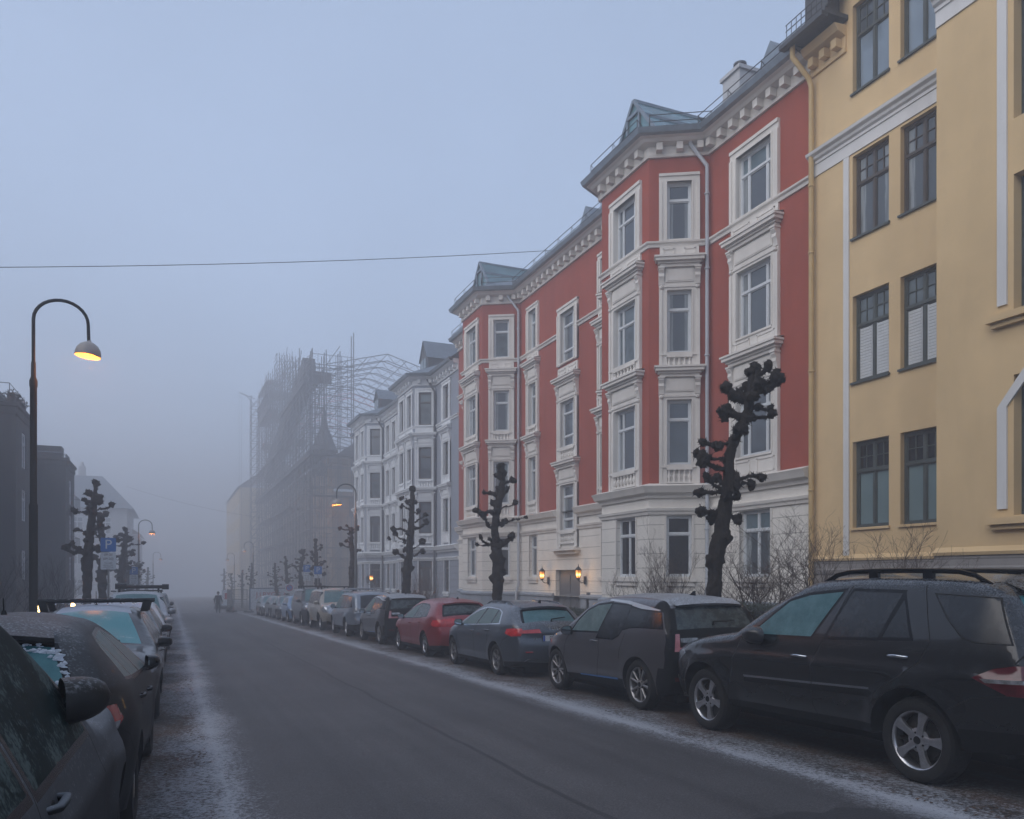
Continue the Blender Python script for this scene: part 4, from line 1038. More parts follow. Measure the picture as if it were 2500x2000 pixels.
# two pale shapes beyond the crossing
car(SF, 'parked_car', 'pale car fading into the mist beyond the crossing, behind the walker', 4.9, 88., mats={'paint': p_mg}, group=RIGHT, step=.14, rim='seven', glassmap=gmap())

# ------------------------------------------------------------------ buildings
K = {}
K['red'] = stucco('red_render', (.345, .074, .047), .1, .1)
K['white'] = stucco('white_stucco', (.74, .71, .67), .06, .1)
K['rust'] = stucco('white_coursed_render', (.78, .75, .7), .05, .07, joints=(.47, .06, .028))
K['plinth'] = stucco('blue_grey_plinth', (.3, .34, .4), .1, .15)
K['wtrim'] = stucco('pale_grey_trim', (.72, .75, .78), .05, .06)
K['grey'] = stucco('blue_grey_render', (.27, .3, .36), .07, .08)
K['greyrust'] = stucco('grey_coursed_render', (.28, .31, .37), .06, .08, joints=(.42, .1, .028))
K['yellow'] = stucco('ochre_render', (.68, .5, .28), .09, .05)
K['ytrim'] = stucco('yellow_building_trim', (.7, .7, .7), .05, .1)
K['ystone'] = stucco('grey_ashlar', (.27, .255, .25), .1, .2, joints=(.6, .1, .025))
K['slate'] = plain('slate_roof', (.045, .05, .06), .6, var=.35, scale=9, bmp=.3, bscale=25)
K['zinc'] = plain('zinc_sheet', (.2, .235, .27), .38, .6, var=.2, scale=4)
K['pipe'] = plain('grey_downpipe', (.42, .45, .5), .5, var=.1)
K['ypipe'] = plain('ochre_downpipe', (.52, .37, .17), .55, var=.1)
K['fwhite'] = plain('white_sash', (.6, .63, .66), .45, var=.06)
K['fbrown'] = plain('brown_sash', (.055, .042, .036), .55, var=.2)
K['fgreen'] = plain('green_grey_sash', (.05, .062, .06), .5, var=.2)
K['p_sky'] = glass('pane_over_dim_room', (.07, .088, .11), .05, .5, .5, .8)
K['p_blind'] = glass('pane_over_pale_blind', (.12, .17, .2), .12, .2, .5, .6)
K['p_dark'] = glass('pane_over_dark_room', (.012, .013, .016), .05, .5, .6, .5)
K['p_curt'] = glass('pane_over_curtain', (.09, .115, .13), .1, .5, 1.4, .6)
K['p_teal'] = glass('pane_over_teal_blind', (.15, .215, .235), .1, .15, .5, .6); K['p_bright'] = glass('pane_full_of_sky', (.2, .26, .33), .06, .35, .5, .8)  # p_bright: reflected sky painted into the base colour as pale blue
K['p_drape'] = draped('pane_with_drapes', (.06, .072, .088), (.24, .27, .29)); K['p_lace'] = draped('pane_with_lace', (.07, .085, .1), (.24, .27, .29))
K['roofglass'] = glass('roof_glass', (.07, .16, .19), .08, .4, .4, .9)
K['door'] = plain('grey_door', (.12, .125, .14), .5, var=.1)
K['brick'] = plain('white_brick', (.42, .43, .45), .8, var=.2, scale=20, bmp=.5, bscale=30)
K['iron'] = plain('black_iron', (.012, .012, .014), .5, var=.2)
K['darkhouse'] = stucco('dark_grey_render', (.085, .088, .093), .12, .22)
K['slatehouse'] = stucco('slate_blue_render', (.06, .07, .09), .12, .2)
K['palehouse'] = stucco('pale_render', (.5, .52, .55), .05, .08)
K['sand'] = stucco('sandstone', (.3, .225, .16), .12, .22, joints=(.5, .1, .025))
K['paleyellow'] = stucco('pale_yellow_render', (.55, .43, .24), .08, .1)

def seg(p0, p1):
    a, b = Vector(p0), Vector(p1); d = (b - a).normalized(); return a, d, Vector((-d.y, d.x)), (b - a).length

def wall_seg(mb, p0, p1, z0, z1, ops=(), depth=.2, m=0, mr=None):
    """wall between plan points with openings (a0, a1, z0, z1) and their reveals"""
    a, d, n, L = seg(p0, p1)
    mr = m if mr is None else mr
    ops = [(max(0, o[0]), min(L, o[1]), max(z0, o[2]), min(z1, o[3])) for o in ops if o[3] > z0 and o[2] < z1]
    A = sorted({0, L} | {o[0] for o in ops} | {o[1] for o in ops}); Z = sorted({z0, z1} | {o[2] for o in ops} | {o[3] for o in ops})
    P = lambda u, z, y=0.: (a.x + d.x * u + n.x * y, a.y + d.y * u + n.y * y, z)
    for i in range(len(A) - 1):
        for j in range(len(Z) - 1):
            ca, cz = (A[i] + A[i + 1]) / 2, (Z[j] + Z[j + 1]) / 2
            if any(o[0] < ca < o[1] and o[2] < cz < o[3] for o in ops): continue
            mb.add([P(A[i], Z[j]), P(A[i], Z[j + 1]), P(A[i + 1], Z[j + 1]), P(A[i + 1], Z[j])], [(0, 1, 2, 3)], m)
    for o in ops:
        x0, x1, b, t = o
        for q in (((x0, b), (x0, t)), ((x0, t), (x1, t)), ((x1, t), (x1, b)), ((x1, b), (x0, b))):
            (u0, v0), (u1, v1) = q
            mb.add([P(u0, v0), P(u1, v1), P(u1, v1, -depth), P(u0, v0, -depth)], [(0, 1, 2, 3)], mr)

WIN = {}
def win_meshes(w, h, style, fr, depth):
    key = (round(w, 2), round(h, 2), style, fr.name, depth)
    if key in WIN: return WIN[key]
    F = MB(); G = []; y0, y1 = -depth + .0, -depth + .07; t = .065
    def bar(x0, x1, z0, z1, dy=0.): F.box(x0, x1, y0 - dy, y1 - dy, z0, z1)
    X = w / 2
    bar(-X, -X + t, 0, h); bar(X - t, X, 0, h); bar(-X + t, X - t, 0, t); bar(-X + t, X - t, h - t, h)
    panes = []
    xs = [-X + t, X - t]; zs = [t, h - t]
    if style == 'single': zs = [t, h * .7, h - t]
    elif style == 'two': xs = [-X + t, 0, X - t]; zs = [t, h * .7, h - t]
    elif style == 'tri': xs = [-X + t, -X + w * .24, X - w * .24, X - t]; zs = [t, h * .68, h - t]
    elif style == 'stair': xs = [-X + t, -X + w * .33, X - t]; zs = [t, h * .24, h * .74, h - t]
    elif style == 'grid': xs = [-X + t, 0, X - t]; zs = [t, h * .66, h - t]
    elif style == 'plain': pass
    g = .028
    for x in xs[1:-1]: F.box(x - g, x + g, y0 + .002, y1 - .008, t, h - t)
    for z in zs[1:-1]: F.box(-X + t, X - t, y0 + .004, y1 + .012, z - g * 1.2, z + g * 1.2)
    for i in range(len(xs) - 1):
        for j in range(len(zs) - 1):
            a, b, c, d = xs[i], xs[i + 1], zs[j], zs[j + 1]
            s = .03   # sash inside each light
            aa, bb, cc, dd = a + (g if i else 0), b - (g if i < len(xs) - 2 else 0), c + (g * 1.2 if j else 0), d - (g * 1.2 if j < len(zs) - 2 else 0)
            for q in ((aa, aa + s, cc, dd), (bb - s, bb, cc, dd), (aa + s, bb - s, cc, cc + s), (aa + s, bb - s, dd - s, dd)): F.box(q[0], q[1], y0 + .006, y1 - .02, q[2], q[3])
            if style == 'grid' and j == 1:
                xm, zm = (aa + bb) / 2, (cc + dd) / 2
                F.box(xm - .011, xm + .011, y0 + .01, y1 - .024, cc + s, dd - s); F.box(aa + s, bb - s, y0 + .012, y1 - .026, zm - .011, zm + .011)
            panes.append((aa + s, bb - s, cc + s, dd - s, j))
    PB = MB()
    for k, (a, b, c, d, j) in enumerate(panes):
        PB.add([(a, y0 + .02, c), (b, y0 + .02, c), (b, y0 + .02, d), (a, y0 + .02, d)], [(0, 1, 2, 3)], 1 if j == len(zs) - 2 and len(zs) > 2 else 0)
    me = F.build('frame', fr); pe = PB.build('pane', [K['p_sky'], K['p_sky']], fix=False)
    WIN[key] = (me.data, pe.data); bpy.data.objects.remove(me); bpy.data.objects.remove(pe)
    return WIN[key]

TRIM = {}
def trim_mesh(key, fn, mat):
    if key not in TRIM:
        mb = MB(); fn(mb); o = mb.build('surround', mat, smooth=30); TRIM[key] = o.data; bpy.data.objects.remove(o)
    return TRIM[key]

def link(name, data, parent, loc=(0, 0, 0), rz=0.):
    o = bpy.data.objects.new(name, data); COL.objects.link(o); o.parent = parent; o.location = loc; o.rotation_euler = (0, 0, rz); return o

PANES = ['p_sky', 'p_drape', 'p_curt', 'p_blind', 'p_sky', 'p_lace', 'p_drape']
def place_window(root, org, p0, p1, a, z, w, h, style, fr, rnd, depth=.18, lower=None, upper=None, name='window'):
    s, d, n, L = seg(p0, p1); p = s + d * a
    fm, pmh = win_meshes(w, h, style, fr, depth)
    o = link(name, fm, root, (p.x - org[0], p.y - org[1], z - org[2]), math.atan2(d.y, d.x))
    g = link('pane', pmh, o)
    lo = lower or rnd.choice(PANES); up = upper or rnd.choice(['p_sky', lo, 'p_blind'])
    for k, mm in ((0, lo), (1, up)):
        g.material_slots[k].link = 'OBJECT'; g.material_slots[k].material = K[mm]
    return o

def balusters(mb, x0, x1, z0, z1, y, n):
    h = z1 - z0
    mb.box(x0, x1, y - .1, y + .06, z1 - .07, z1); mb.box(x0, x1, y - .1, y + .05, z0, z0 + .06)
    for i in range(n):
        x = x0 + (x1 - x0) * (i + .5) / n; r = (x1 - x0) / n * .36
        mb.lathe([(r * .75, .06), (r * .5, h * .22), (r, h * .42), (r * .95, h * .5), (r * .45, h * .68), (r * .7, h * .8), (r * .7, h - .07)], 8, Matrix.Translation((x, y - .02, z0)))

def hood(mb, x, z0, z1, out=.3):
    """small cornice on consoles, half width x"""
    h = z1 - z0
    prof = [(0, 0), (out * .35, 0), (out * .45, h * .25), (out * .75, h * .4), (out * .8, h * .62), (out, h * .75), (out, h * .92), (0, h)]
    pr = [(o, z0 + z) for o, z in prof]
    mb.sweep([(-x - out * 0, -.01), (-x, 0), (x, 0), (x, -.01)][1:3], [(o, z) for o, z in pr])
    # returned ends
    return

def surround(mb, w, h, below, above, kind, jw=.26, hood_z=None, apron=None, bal=None, ledge=False):
    """stone frame round an opening; local x along the wall, y outward, z from the sill"""
    X = w / 2
    def jamb(x0, x1, z0, z1, y=.07): mb.box(x0, x1, -.02, y, z0, z1)
    for s in (-1, 1):
        a, b = sorted((s * X, s * (X + jw))); jamb(a, b, -below, h + (.0 if kind == 'hood' else 0), .07)
        a, b = sorted((s * (X + jw * .62), s * (X + jw))); jamb(a, b, -below, h, .11)
        a, b = sorted((s * (X + .003), s * (X + .05))); mb.box(a, b, -.02, .095, 0, h)
    if kind == 'plain':
        mb.box(-X - jw, X + jw, -.02, .07, h, h + jw); mb.box(-X - jw, X + jw, -.02, .11, h + jw * .66, h + jw); mb.box(-X - .05, X + .05, -.02, .095, h, h + .05)
    else:
        t = above
        mb.box(-X - jw, X + jw, -.02, .07, h, t); mb.box(-X - jw * .5, X + jw * .5, -.02, .1, h + .08, h + .15)
        mb.box(-X - jw * .2, X + jw * .2, -.02, .1, h + .25, t - .06); mb.box(-X - jw * .2 + .05, X + jw * .2 - .05, .0, .112, h + .29, t - .1)
        hx = X + jw + .14; hh = .34; out = .36
        for (x, z0, z1, o) in ((hx - .16, t, t + .1, .16), (hx - .1, t + .1, t + .17, .22), (hx - .02, t + .17, t + .27, .32), (hx + .02, t + .27, t + .33, .36)):
            mb.box(-x, x, -.02, o, z0, z1)
        mb.add([(-hx - .02, .36, t + .33), (hx + .02, .36, t + .33), (hx + .02, -.0, t + .4), (-hx - .02, -.0, t + .4)], [(0, 1, 2, 3)])
        for s in (-1, 1):   # consoles
            cx = s * (X + jw * .72)
            P = [(0, 0), (.2, 0), (.22, -.1), (.15, -.2), (.17, -.3), (.12, -.38), (.1, -.55), (.0, -.6)]
            mb.prism([(a, b) for a, b in P], Matrix(((0, 0, 1, cx), (1, 0, 0, 0), (0, 1, 0, t), (0, 0, 0, 1))), -.085, .085)
            mb.box(cx - .11, cx + .11, 0, .24, t - .05, t)
            mb.blob((cx, .1, t - .64), .075, random.Random(2), 1, 0, .05)
    if bal:
        balusters(mb, -X - .02, X + .02, -bal[0], -bal[1], .075, bal[2]); mb.box(-X - jw * .5, X + jw * .5, -.03, .012, -bal[0], -bal[1])
        mb.box(-X - jw, X + jw, -.02, .12, -bal[1] + .0, -bal[1] + .07); 
    elif apron:
        mb.box(-X - jw * .9, X + jw * .9, -.02, .06, -apron[0], -apron[1])
        for s in (-1, 1):
            a, b = sorted((s * (X + jw * .5), s * .16)); z0, z1 = -apron[0] + .09, -apron[1] - .09
            for q in ((a, b, z0, z0 + .04), (a, b, z1 - .04, z1), (a, a + .04, z0, z1), (b - .04, b, z0, z1)): mb.box(q[0], q[1], 0, .085, q[2], q[3])
        mb.box(-X - .03, X + .03, -.16, .1, -.06, 0)
    if not apron: mb.box(-X - .02, X + .02, -.19, .1, -.06, 0.)
    if ledge:
        mb.box(-X - jw - .2, X + jw + .2, -.02, .34, -below - .16, -below - .06); mb.box(-X - jw - .08, X + jw + .08, -.02, .2, -below - .3, -below - .16)

def modillions(mb, path, z0, z1, out, w=.2, sp=.56, y0=.0, y1=.34):
    for p0, p1 in zip(path, path[1:]):
        a, d, n, L = seg(p0, p1); k = max(1, int(L / sp))
        for i in range(k):
            c = a + d * (L * (i + .5) / k)
            mb.obox((c.x + n.x * (y0 + y1) / 2, c.y + n.y * (y0 + y1) / 2, (z0 + z1) / 2), (d.x * w / 2, d.y * w / 2, 0), (n.x * (y1 - y0) / 2, n.y * (y1 - y0) / 2, 0), (0, 0, (z1 - z0) / 2))

def house(name, label, s0, s1, path, rows, mats, dz=0., fr=None, seed=1, stair=None, bal_all=True, depth=13., door_a=None):
    """terrace house with two bays. rows: z of the openings per storey. mats: wall, trim, ground wall, plinth"""
    rnd = random.Random(seed); org = (16., (s0 + s1) / 2, gz((s0 + s1) / 2) - .2)
    root = thing(name, label, 'building', org)
    W_, T_, G_, P_ = mats
    zs, zc, ze = rows['string'], rows['cornice'], rows['eave']
    segs = list(zip(path, path[1:]))
    up = MB(); lo = MB()
    wins = []   # seg index, a, z0, w, h, style, surround
    for i, (p0, p1) in enumerate(segs):
        a, d, n, L = seg(p0, p1); kind = rows['seg'][i]; ops = []; gops = []
        for (ca, w, style, col) in kind:
            rr = rows['stair'] if col == 'stair' else rows['floors']
            for k, (b, t) in enumerate(rr):
                op = (ca - w / 2, ca + w / 2, b, t); ops.append(op); wins.append((i, ca, b, w, t - b, style, col, k))
            if col != 'stair':
                b, t = rows['ground']; gw = w * (1.05 if style == 'single' else .88); gops.append((ca - gw / 2, ca + gw / 2, b, t)); wins.append((i, ca, b, gw, t - b, 'two' if style == 'tri' else 'single', 'ground', 0))
        if door_a and door_a[0] == i:
            gops.append((door_a[1] - door_a[2] / 2, door_a[1] + door_a[2] / 2, gz(a.y) - .3, door_a[3]))
        wall_seg(up, p0, p1, zs, zc + .1, ops, .2, 0, 1); wall_seg(lo, p0, p1, rows['plinth'] - .02, zs, gops + [o for o in ops], .24)
    # the gable ends and back, out of the street's sight but real
    far, near = path[-1], path[0]
    for (q0, q1) in ((far, (far[0] + depth, far[1])), ((far[0] + depth, far[1]), (near[0] + depth, near[1])), ((near[0] + depth, near[1]), near)):
        wall_seg(up, q0, q1, zs, zc + .1); wall_seg(lo, q0, q1, -2.5, zs)
    up.build('wall', [W_, T_], root, org); lo.build('ground_storey', G_, root, org)
    # plinth
    pl = MB()
    cut = None
    ppath = path
    if door_a:
        i = door_a[0]; a, d, n, L = seg(*segs[i]); q0 = a + d * (door_a[1] - door_a[2] / 2 - .16); q1 = a + d * (door_a[1] + door_a[2] / 2 + .16)
        runs = [path[:i + 1] + [tuple(q0)], [tuple(q1)] + path[i + 1:]]
    else: runs = [path]
    zp = rows['plinth']
    for r_ in runs:
        pl.sweep(r_, [(0, -2.5), (.07, -2.5), (.07, zp - .1), (.13, zp - .06), (.13, zp + .02), (.02, zp + .1), (0, zp + .1)])
    pl.build('plinth', P_, root, org)
    # cornices and strings
    c = MB()
    c.sweep(path, [(-.02, zc), (.08, zc), (.1, zc + .08), (.06, zc + .1), (.06, zc + .36), (.3, zc + .4), (.38, zc + .48), (.5, zc + .52), (.56, zc + .64), (-.02, zc + .66)])
    modillions(c, path, zc + .14, zc + .37, 0, w=.2, y1=.3)
    c.build('cornice', T_, root, org, smooth=25)
    g = MB(); g.sweep(path, [(.4, ze - .2), (.62, ze - .16), (.68, ze), (.6, ze + .02), (.3, ze + .0)], 0); g.build('gutter', K['zinc'], root, org, smooth=25)
    st = MB(); cuts0 = [(i, ca - w / 2 - .3, ca + w / 2 + .3) for i, sg_ in enumerate(rows['seg']) for (ca, w, style, col) in sg_ if col == 'stair']
    sruns = [list(path)]
    for i, a0, a1 in cuts0:
        a, d, n, L = seg(*segs[i]); sruns = [list(path[:i + 1]) + [tuple(a + d * a0)], [tuple(a + d * a1)] + list(path[i + 1:])]
    for r_ in sruns: st.sweep(r_, [(-.02, zs - .32), (.08, zs - .32), (.1, zs - .22), (.24, zs - .16), (.3, zs - .02), (.34, zs + .05), (-.02, zs + .16)])
    for r_ in sruns: st.sweep(r_, [(-.02, zs - .86), (.05, zs - .86), (.07, zs - .78), (.11, zs - .74), (.13, zs - .66), (-.02, zs - .63)])
    st.build('string_course', T_, root, org, smooth=25)
    z4 = rows['floors'][-1][0] - .13
    st = MB()
    skip = rows.get('skip', [])
    for i, sg in enumerate(segs):
        pass
    # upper string, broken where the stair windows rise through it
    cuts = []
    for i, (p0, p1) in enumerate(segs):
        for (ca, w, style, col) in rows['seg'][i]:
            if col == 'stair': cuts.append((i, ca - w / 2 - .3, ca + w / 2 + .3))
    runs = [list(path)]
    for i, a0, a1 in cuts:
        a, d, n, L = seg(*segs[i]); k = path.index(segs[i][0]); runs = [list(path[:k + 1]) + [tuple(a + d * a0)], [tuple(a + d * a1)] + list(path[k + 1:])]
    for r_ in runs: st.sweep(r_, [(-.02, z4 - .1), (.05, z4 - .1), (.07, z4 - .02), (.13, z4 + .02), (.14, z4 + .07), (-.02, z4 + .11)])
    st.build('string_course', T_, root, org, smooth=25)
    # windows
    nfl = len(rows['floors'])
    for (i, ca, b, w, h, style, col, k) in wins:
        p0, p1 = segs[i]; dk = 'p_dark' if col == 'ground' and rnd.random() < .75 else None
        o = place_window(root, org, p0, p1, ca, b, w, h, style, fr, rnd, .17 if col != 'ground' else .2, dk, dk)
        if col == 'ground':
            key = ('g', round(w, 2), round(h, 2), T_.name)
            def fn(mb): 
                mb.box(-w / 2 - .12, w / 2 + .12, -.2, .12, -.16, -.02); mb.box(-w / 2 - .05, w / 2 + .05, -.02, .07, -.3, -.16)
                for s in (-1, 1): mb.box(min(s * w / 2, s * (w / 2 + .07)), max(s * w / 2, s * (w / 2 + .07)), -.02, .03, 0, h)
            link('surround', trim_mesh(key, fn, T_), o); continue
        top = k == nfl - 1; jw = .3 if style != 'single' else .26
        if style == 'narrow': jw = .36
        hz = rows['hood'] - .4   # underside of the hood above the opening's top
        key = (col, k, round(w, 2), round(h, 2), T_.name, style, nfl)
        if top:
            fn = lambda mb: surround(mb, w, h, .08, 0, 'plain', jw, apron=(rows['apron'], .2))
        else:
            nb = 5 if w < .95 else 7
            use_bal = col != 'noba'
            first = k == 0
            fn = lambda mb: surround(mb, w, h, rows['below'] + (.1 if first else 0), h + hz, 'hood', jw, bal=(rows['below'] - .05, .1, nb) if use_bal else None, apron=None if use_bal else (rows['below'] - .02, .04), ledge=(col == 'stair' and first))
        link('surround', trim_mesh(key, fn, T_), o)
    return root, org

# ---- the red terrace
RP = [(16, 16.72), (16, 21.2), (14.32, 22.17), (14.32, 25.27), (16, 26.24), (16, 36.4), (14.32, 37.37), (14.32, 40.3), (16, 41.27), (16, 45.75)]
RROWS = dict(string=4.55, cornice=15.3, eave=16.0, plinth=.82, floors=[(5.3, 7.42), (8.95, 10.98), (12.62, 14.5)], stair=[(3.72, 5.72), (7.4, 9.42), (11.15, 13.35)], ground=(1.66, 3.66), hood=1.12, below=.66, apron=.6,
    seg=[[(2.3, 1.55, 'tri', 'noba')], [(.97, .78, 'single', 'n')], [(1.42, 1.42, 'tri', 'n')], [(.97, .78, 'single', 'n')], [(1.55, .84, 'narrow', 'n'), (4.96, 1.34, 'stair', 'stair'), (8.65, .84, 'narrow', 'n')], [(.97, .78, 'single', 'n')], [(1.46, 1.42, 'tri', 'n')], [(.97, .78, 'single', 'n')], [(2.2, 1.55, 'tri', 'noba')]])
RROWS['seg'] = [[(a, w, ('single' if s == 'narrow' else s), c) for a, w, s, c in sg] for sg in RROWS['seg']]
red, rorg = house('red_terrace_house', 'red rendered apartment house with white window frames and two bays', 16.72, 45.75, RP, RROWS, (K['red'], K['white'], K['rust'], K['plinth']), fr=K['fwhite'], seed=5, door_a=(4, 5.05, 2.36, 1.96))

def roof_over(root, org, s0, s1, ze, x0=15.45, ridge=21.5, rise=4.6, mat=None):
    r = MB(); r.add([(x0, s0, ze), (x0, s1, ze), (ridge, s1, ze + rise), (ridge, s0, ze + rise), (29, s0, ze), (29, s1, ze)], [(0, 1, 2, 3), (3, 2, 5, 4), (1, 5, 2), (0, 3, 4)])
    return r.build('roof', mat or K['slate'], root, org)

def bay_roof(root, org, pts, ze, x0=16., rise=1.0):
    """low metal hip over a bay: eave points run from junction to junction"""
    r = MB(); n = len(pts)
    P = []
    for i, p in enumerate(pts):
        P.append((p[0], p[1], ze))
    cy = sum(p[1] for p in pts) / n; top = [(x0 + .6, lerp(p[1], cy, .15), ze + rise) for p in pts]
    r.add(P + top, [(i, i + 1, n + i + 1, n + i) for i in range(n - 1)]); return r.build('bay_roof', K['zinc'], root, org)

def snow_rail(root, org, path, ze, out=.45):
    m = MB()
    for p0, p1 in zip(path, path[1:]):
        a, d, n, L = seg(p0, p1); k = max(1, int(L / 1.15))
        for z in (.28, .5): m.tube([(a.x + n.x * out, a.y + n.y * out, ze + z), (a.x + d.x * L + n.x * out, a.y + d.y * L + n.y * out, ze + z)], .014, 5)
        for i in range(k + 1):
            c = a + d * (L * i / k) + n * out; m.tube([(c.x, c.y, ze - .03), (c.x, c.y, ze + .52)], .014, 5); m.tube([(c.x, c.y, ze + .5), (c.x - n.x * .4, c.y - n.y * .4, ze + .15)], .012, 5)
    return m.build('snow_guard', K['iron'], root, org)

def glass_gable(root, org, yc, half, z0, zt, x0, x1, mat=None, skirt=.35):
    o = MB(); p = MB()
    A = Vector((x0, yc - half, z0)); B = Vector((x0, yc + half, z0)); T = Vector((x0, yc, zt)); A2, B2, T2 = (Vector((x1, v.y, v.z)) for v in (A, B, T))
    w = .07
    for q in ((A, T), (B, T), (T, T2), (A, B), (A, A2), (B, B2), (A.lerp(T, .5), A2.lerp(T2, .5)), (B.lerp(T, .5), B2.lerp(T2, .5)), (A.lerp(B, .36), A.lerp(B, .36) + Vector((0, 0, (zt - z0) * .7))), (A.lerp(B, .64), A.lerp(B, .64) + Vector((0, 0, (zt - z0) * .7))), (A.lerp(T, .7), B.lerp(T, .7))): o.tube(q, w, 4)
    i = Vector((.03, 0, 0))
    p.add([A + i, B + i, T + i, A2, B2, T2], [(0, 2, 1), (0, 3, 5, 2), (1, 2, 5, 4)])
    o.box(x0 - .02, x1, yc - half - .05, yc + half + .05, z0 - skirt, z0)
    f = o.build('glazed_dormer', mat or K['zinc'], root, org); p.build('pane', K['roofglass'], f, org); return f

roof_over(red, rorg, 16.72, 45.75, 15.98)
for b in (RP[1:5], RP[5:9]):
    eave = [(p[0] - .62 if 0 < i < 3 else p[0] - .62, p[1]) for i, p in enumerate(b)]
    eave = [(16 - .6, b[0][1] - .3), (b[1][0] - .62, b[1][1] - .33), (b[2][0] - .62, b[2][1] + .33), (16 - .6, b[3][1] + .3)]
    bay_roof(red, rorg, eave, 15.99)
glass_gable(red, rorg, 23.8, 1.35, 16.55, 18.2, 14.75, 19.0); glass_gable(red, rorg, 38.9, 1.3, 16.55, 18.05, 14.75, 19.0)
snow_rail(red, rorg, RP, 15.98)
for yc in (19.4, 31.3):   # metal-clad dormers behind the eave
    m = MB(); A = [(16.9, yc - .7, 16.6), (16.9, yc + .7, 16.6), (16.9, yc + .7, 17.3), (16.9, yc, 18.15), (16.9, yc - .7, 17.3)]
    m.add(A + [(20, y, z) for x, y, z in A], [(0, 1, 2, 3, 4)] + [(i, (i + 1) % 5, 5 + (i + 1) % 5, 5 + i) for i in range(5)]); dm = m.build('dormer', K['zinc'], red, rorg)
    q = MB(); q.box(16.86, 16.9, yc - .45, yc + .45, 16.8, 17.4); q.build('pane', K['p_dark'], dm, rorg)
m = MB(); m.box(18.7, 19.5, 23.05, 24.0, 15.5, 19.9); m.box(18.62, 19.58, 22.97, 24.08, 19.9, 20.03)
ch = m.build('chimney', K['brick'], red, rorg)
m = MB(); m.lathe([(.16, 0), (.16, .3), (.24, .32), (.24, .38), (.05, .46)], 14, Matrix.Translation((19.1, 23.52, 20.03))); m.build('chimney_pot', K['slate'], ch, rorg, smooth=40)
m = MB()
for x, y, z0, z1 in ((15.84, 21.12, -.4, 15.2), (15.84, 36.32, -.7, 15.2)):
    d = MB(); d.tube([(x - .5, y + .3, 15.95), (x - .45, y + .25, 15.6), (x, y, 14.9), (x, y, 1.3), (x - .05, y, 1.1), (x - .12, y, .85), (x - .12, y, z0)], .065, 10)
    for z in (3.2, 6, 8.8, 11.6, 14.): d.lathe([(.075, -.03), (.09, -.02), (.09, .02), (.075, .03)], 10, Matrix.Translation((x, y, z)))
    d.build('downpipe', K['pipe'], red, rorg, smooth=40)
# street door, ledge and lanterns
dy = 36.4 - 0  # far end of the flat stretch
yc = 26.24 + 5.05
m = MB(); zb = -1.2
m.box(16.2, 16.26, yc - 1.18, yc + 1.18, zb, 1.95)
for s in (-1, 1):
    for z0, z1 in ((.95, 1.75), (-.15, .85), (zb + .1, -.25)):
        for k in ((0, 1) if z1 < .9 else (0,)):
            a, b = (.1 + k * .53, .1 + k * .53 + .46) if z1 < .9 else (.1, 1.08)
            m.box(16.17, 16.2, yc + min(s * a, s * b), yc + max(s * a, s * b), z0, z1)
dr = m.build('door', K['door'], red, rorg)
m = MB(); m.lathe([(.001, .05), (.03, .04), (.035, .0)], 10, Matrix.Translation((16.15, yc - .08, .0)) @ Matrix.Rotation(-PI / 2, 4, 'Y')); m.build('door_handle', K['iron'], dr, rorg)
LANT, nt, p = _new('lantern_glow')
_tc = N(nt, 'ShaderNodeTexCoord'); _sx = N(nt, 'ShaderNodeSeparateXYZ'); nt.links.new(_tc.outputs['Object'], _sx.inputs[0])
_g = mth(nt, 'SUBTRACT', 1., mth(nt, 'MULTIPLY', mth(nt, 'ABSOLUTE', mth(nt, 'ADD', _sx.outputs[2], .02)), 7.), clamp=True)
p.inputs['Base Color'].default_value = (.3, .16, .06, 1)
nt.links.new(ramp(nt, _g, [(0., (1., .28, .03)), (.6, (1., .42, .08)), (1., (1., .62, .22))]).outputs[0], p.inputs['Emission Color']); nt.links.new(mth(nt, 'ADD', .35, mth(nt, 'MULTIPLY', mth(nt, 'POWER', _g, 2.), 3.)), p.inputs['Emission Strength'])
def lantern(parent_lab, x, y, z, s=1., lab='', glow=LANT, energy=6.):
    t = thing('wall_lantern', lab, 'lantern', (x, y, z), 0, 'lanterns beside the red house door')
    m = MB()
    m.box(.28, .34, -.06, .06, -.42, -.08); m.tube([(.3, 0, -.32), (.18, 0, -.36), (.05, 0, -.3), (0, 0, -.2)], .018, 6)
    m.lathe([(.02, -.24), (.07, -.2), (.1, -.16)], 6); m.lathe([(.17, .17), (.12, .24), (.06, .3), (.02, .33), (.012, .42), (.001, .45)], 6); m.lathe([(.001, .17), (.17, .17)], 6)
    for k in range(6):
        a = k * PI / 3; m.tube([(.095 * math.cos(a), .095 * math.sin(a), -.16), (.14 * math.cos(a), .14 * math.sin(a), .17)], .009, 4)
    m.build('bracket', K['iron'], t, smooth=30)
    g = MB(); g.lathe([(.085, -.155), (.128, .165)], 6); g.build('lamp_glass', glow, t)
    l = bpy.data.lights.new('lantern_light', 'POINT'); l.energy = energy; l.color = (1, .55, .2); l.shadow_soft_size = .12
    o = bpy.data.objects.new('lantern_light', l); COL.objects.link(o); o.parent = t; o.location = (-.3, 0, .0)
    return t
lantern(red, 15.62, 33.1, 1.72, lab='lit black wall lantern left of the grey street door')
lantern(red, 15.62, 29.55, 1.76, lab='lit black wall lantern right of the grey street door')
m = MB(); m.box(15.93, 16.0, 29.2, 29.42, .25, 1.0); t_ = m.build('intercom_panel', K['zinc']); tag(t_, 'small steel intercom panel right of the grey street door', 'intercom')

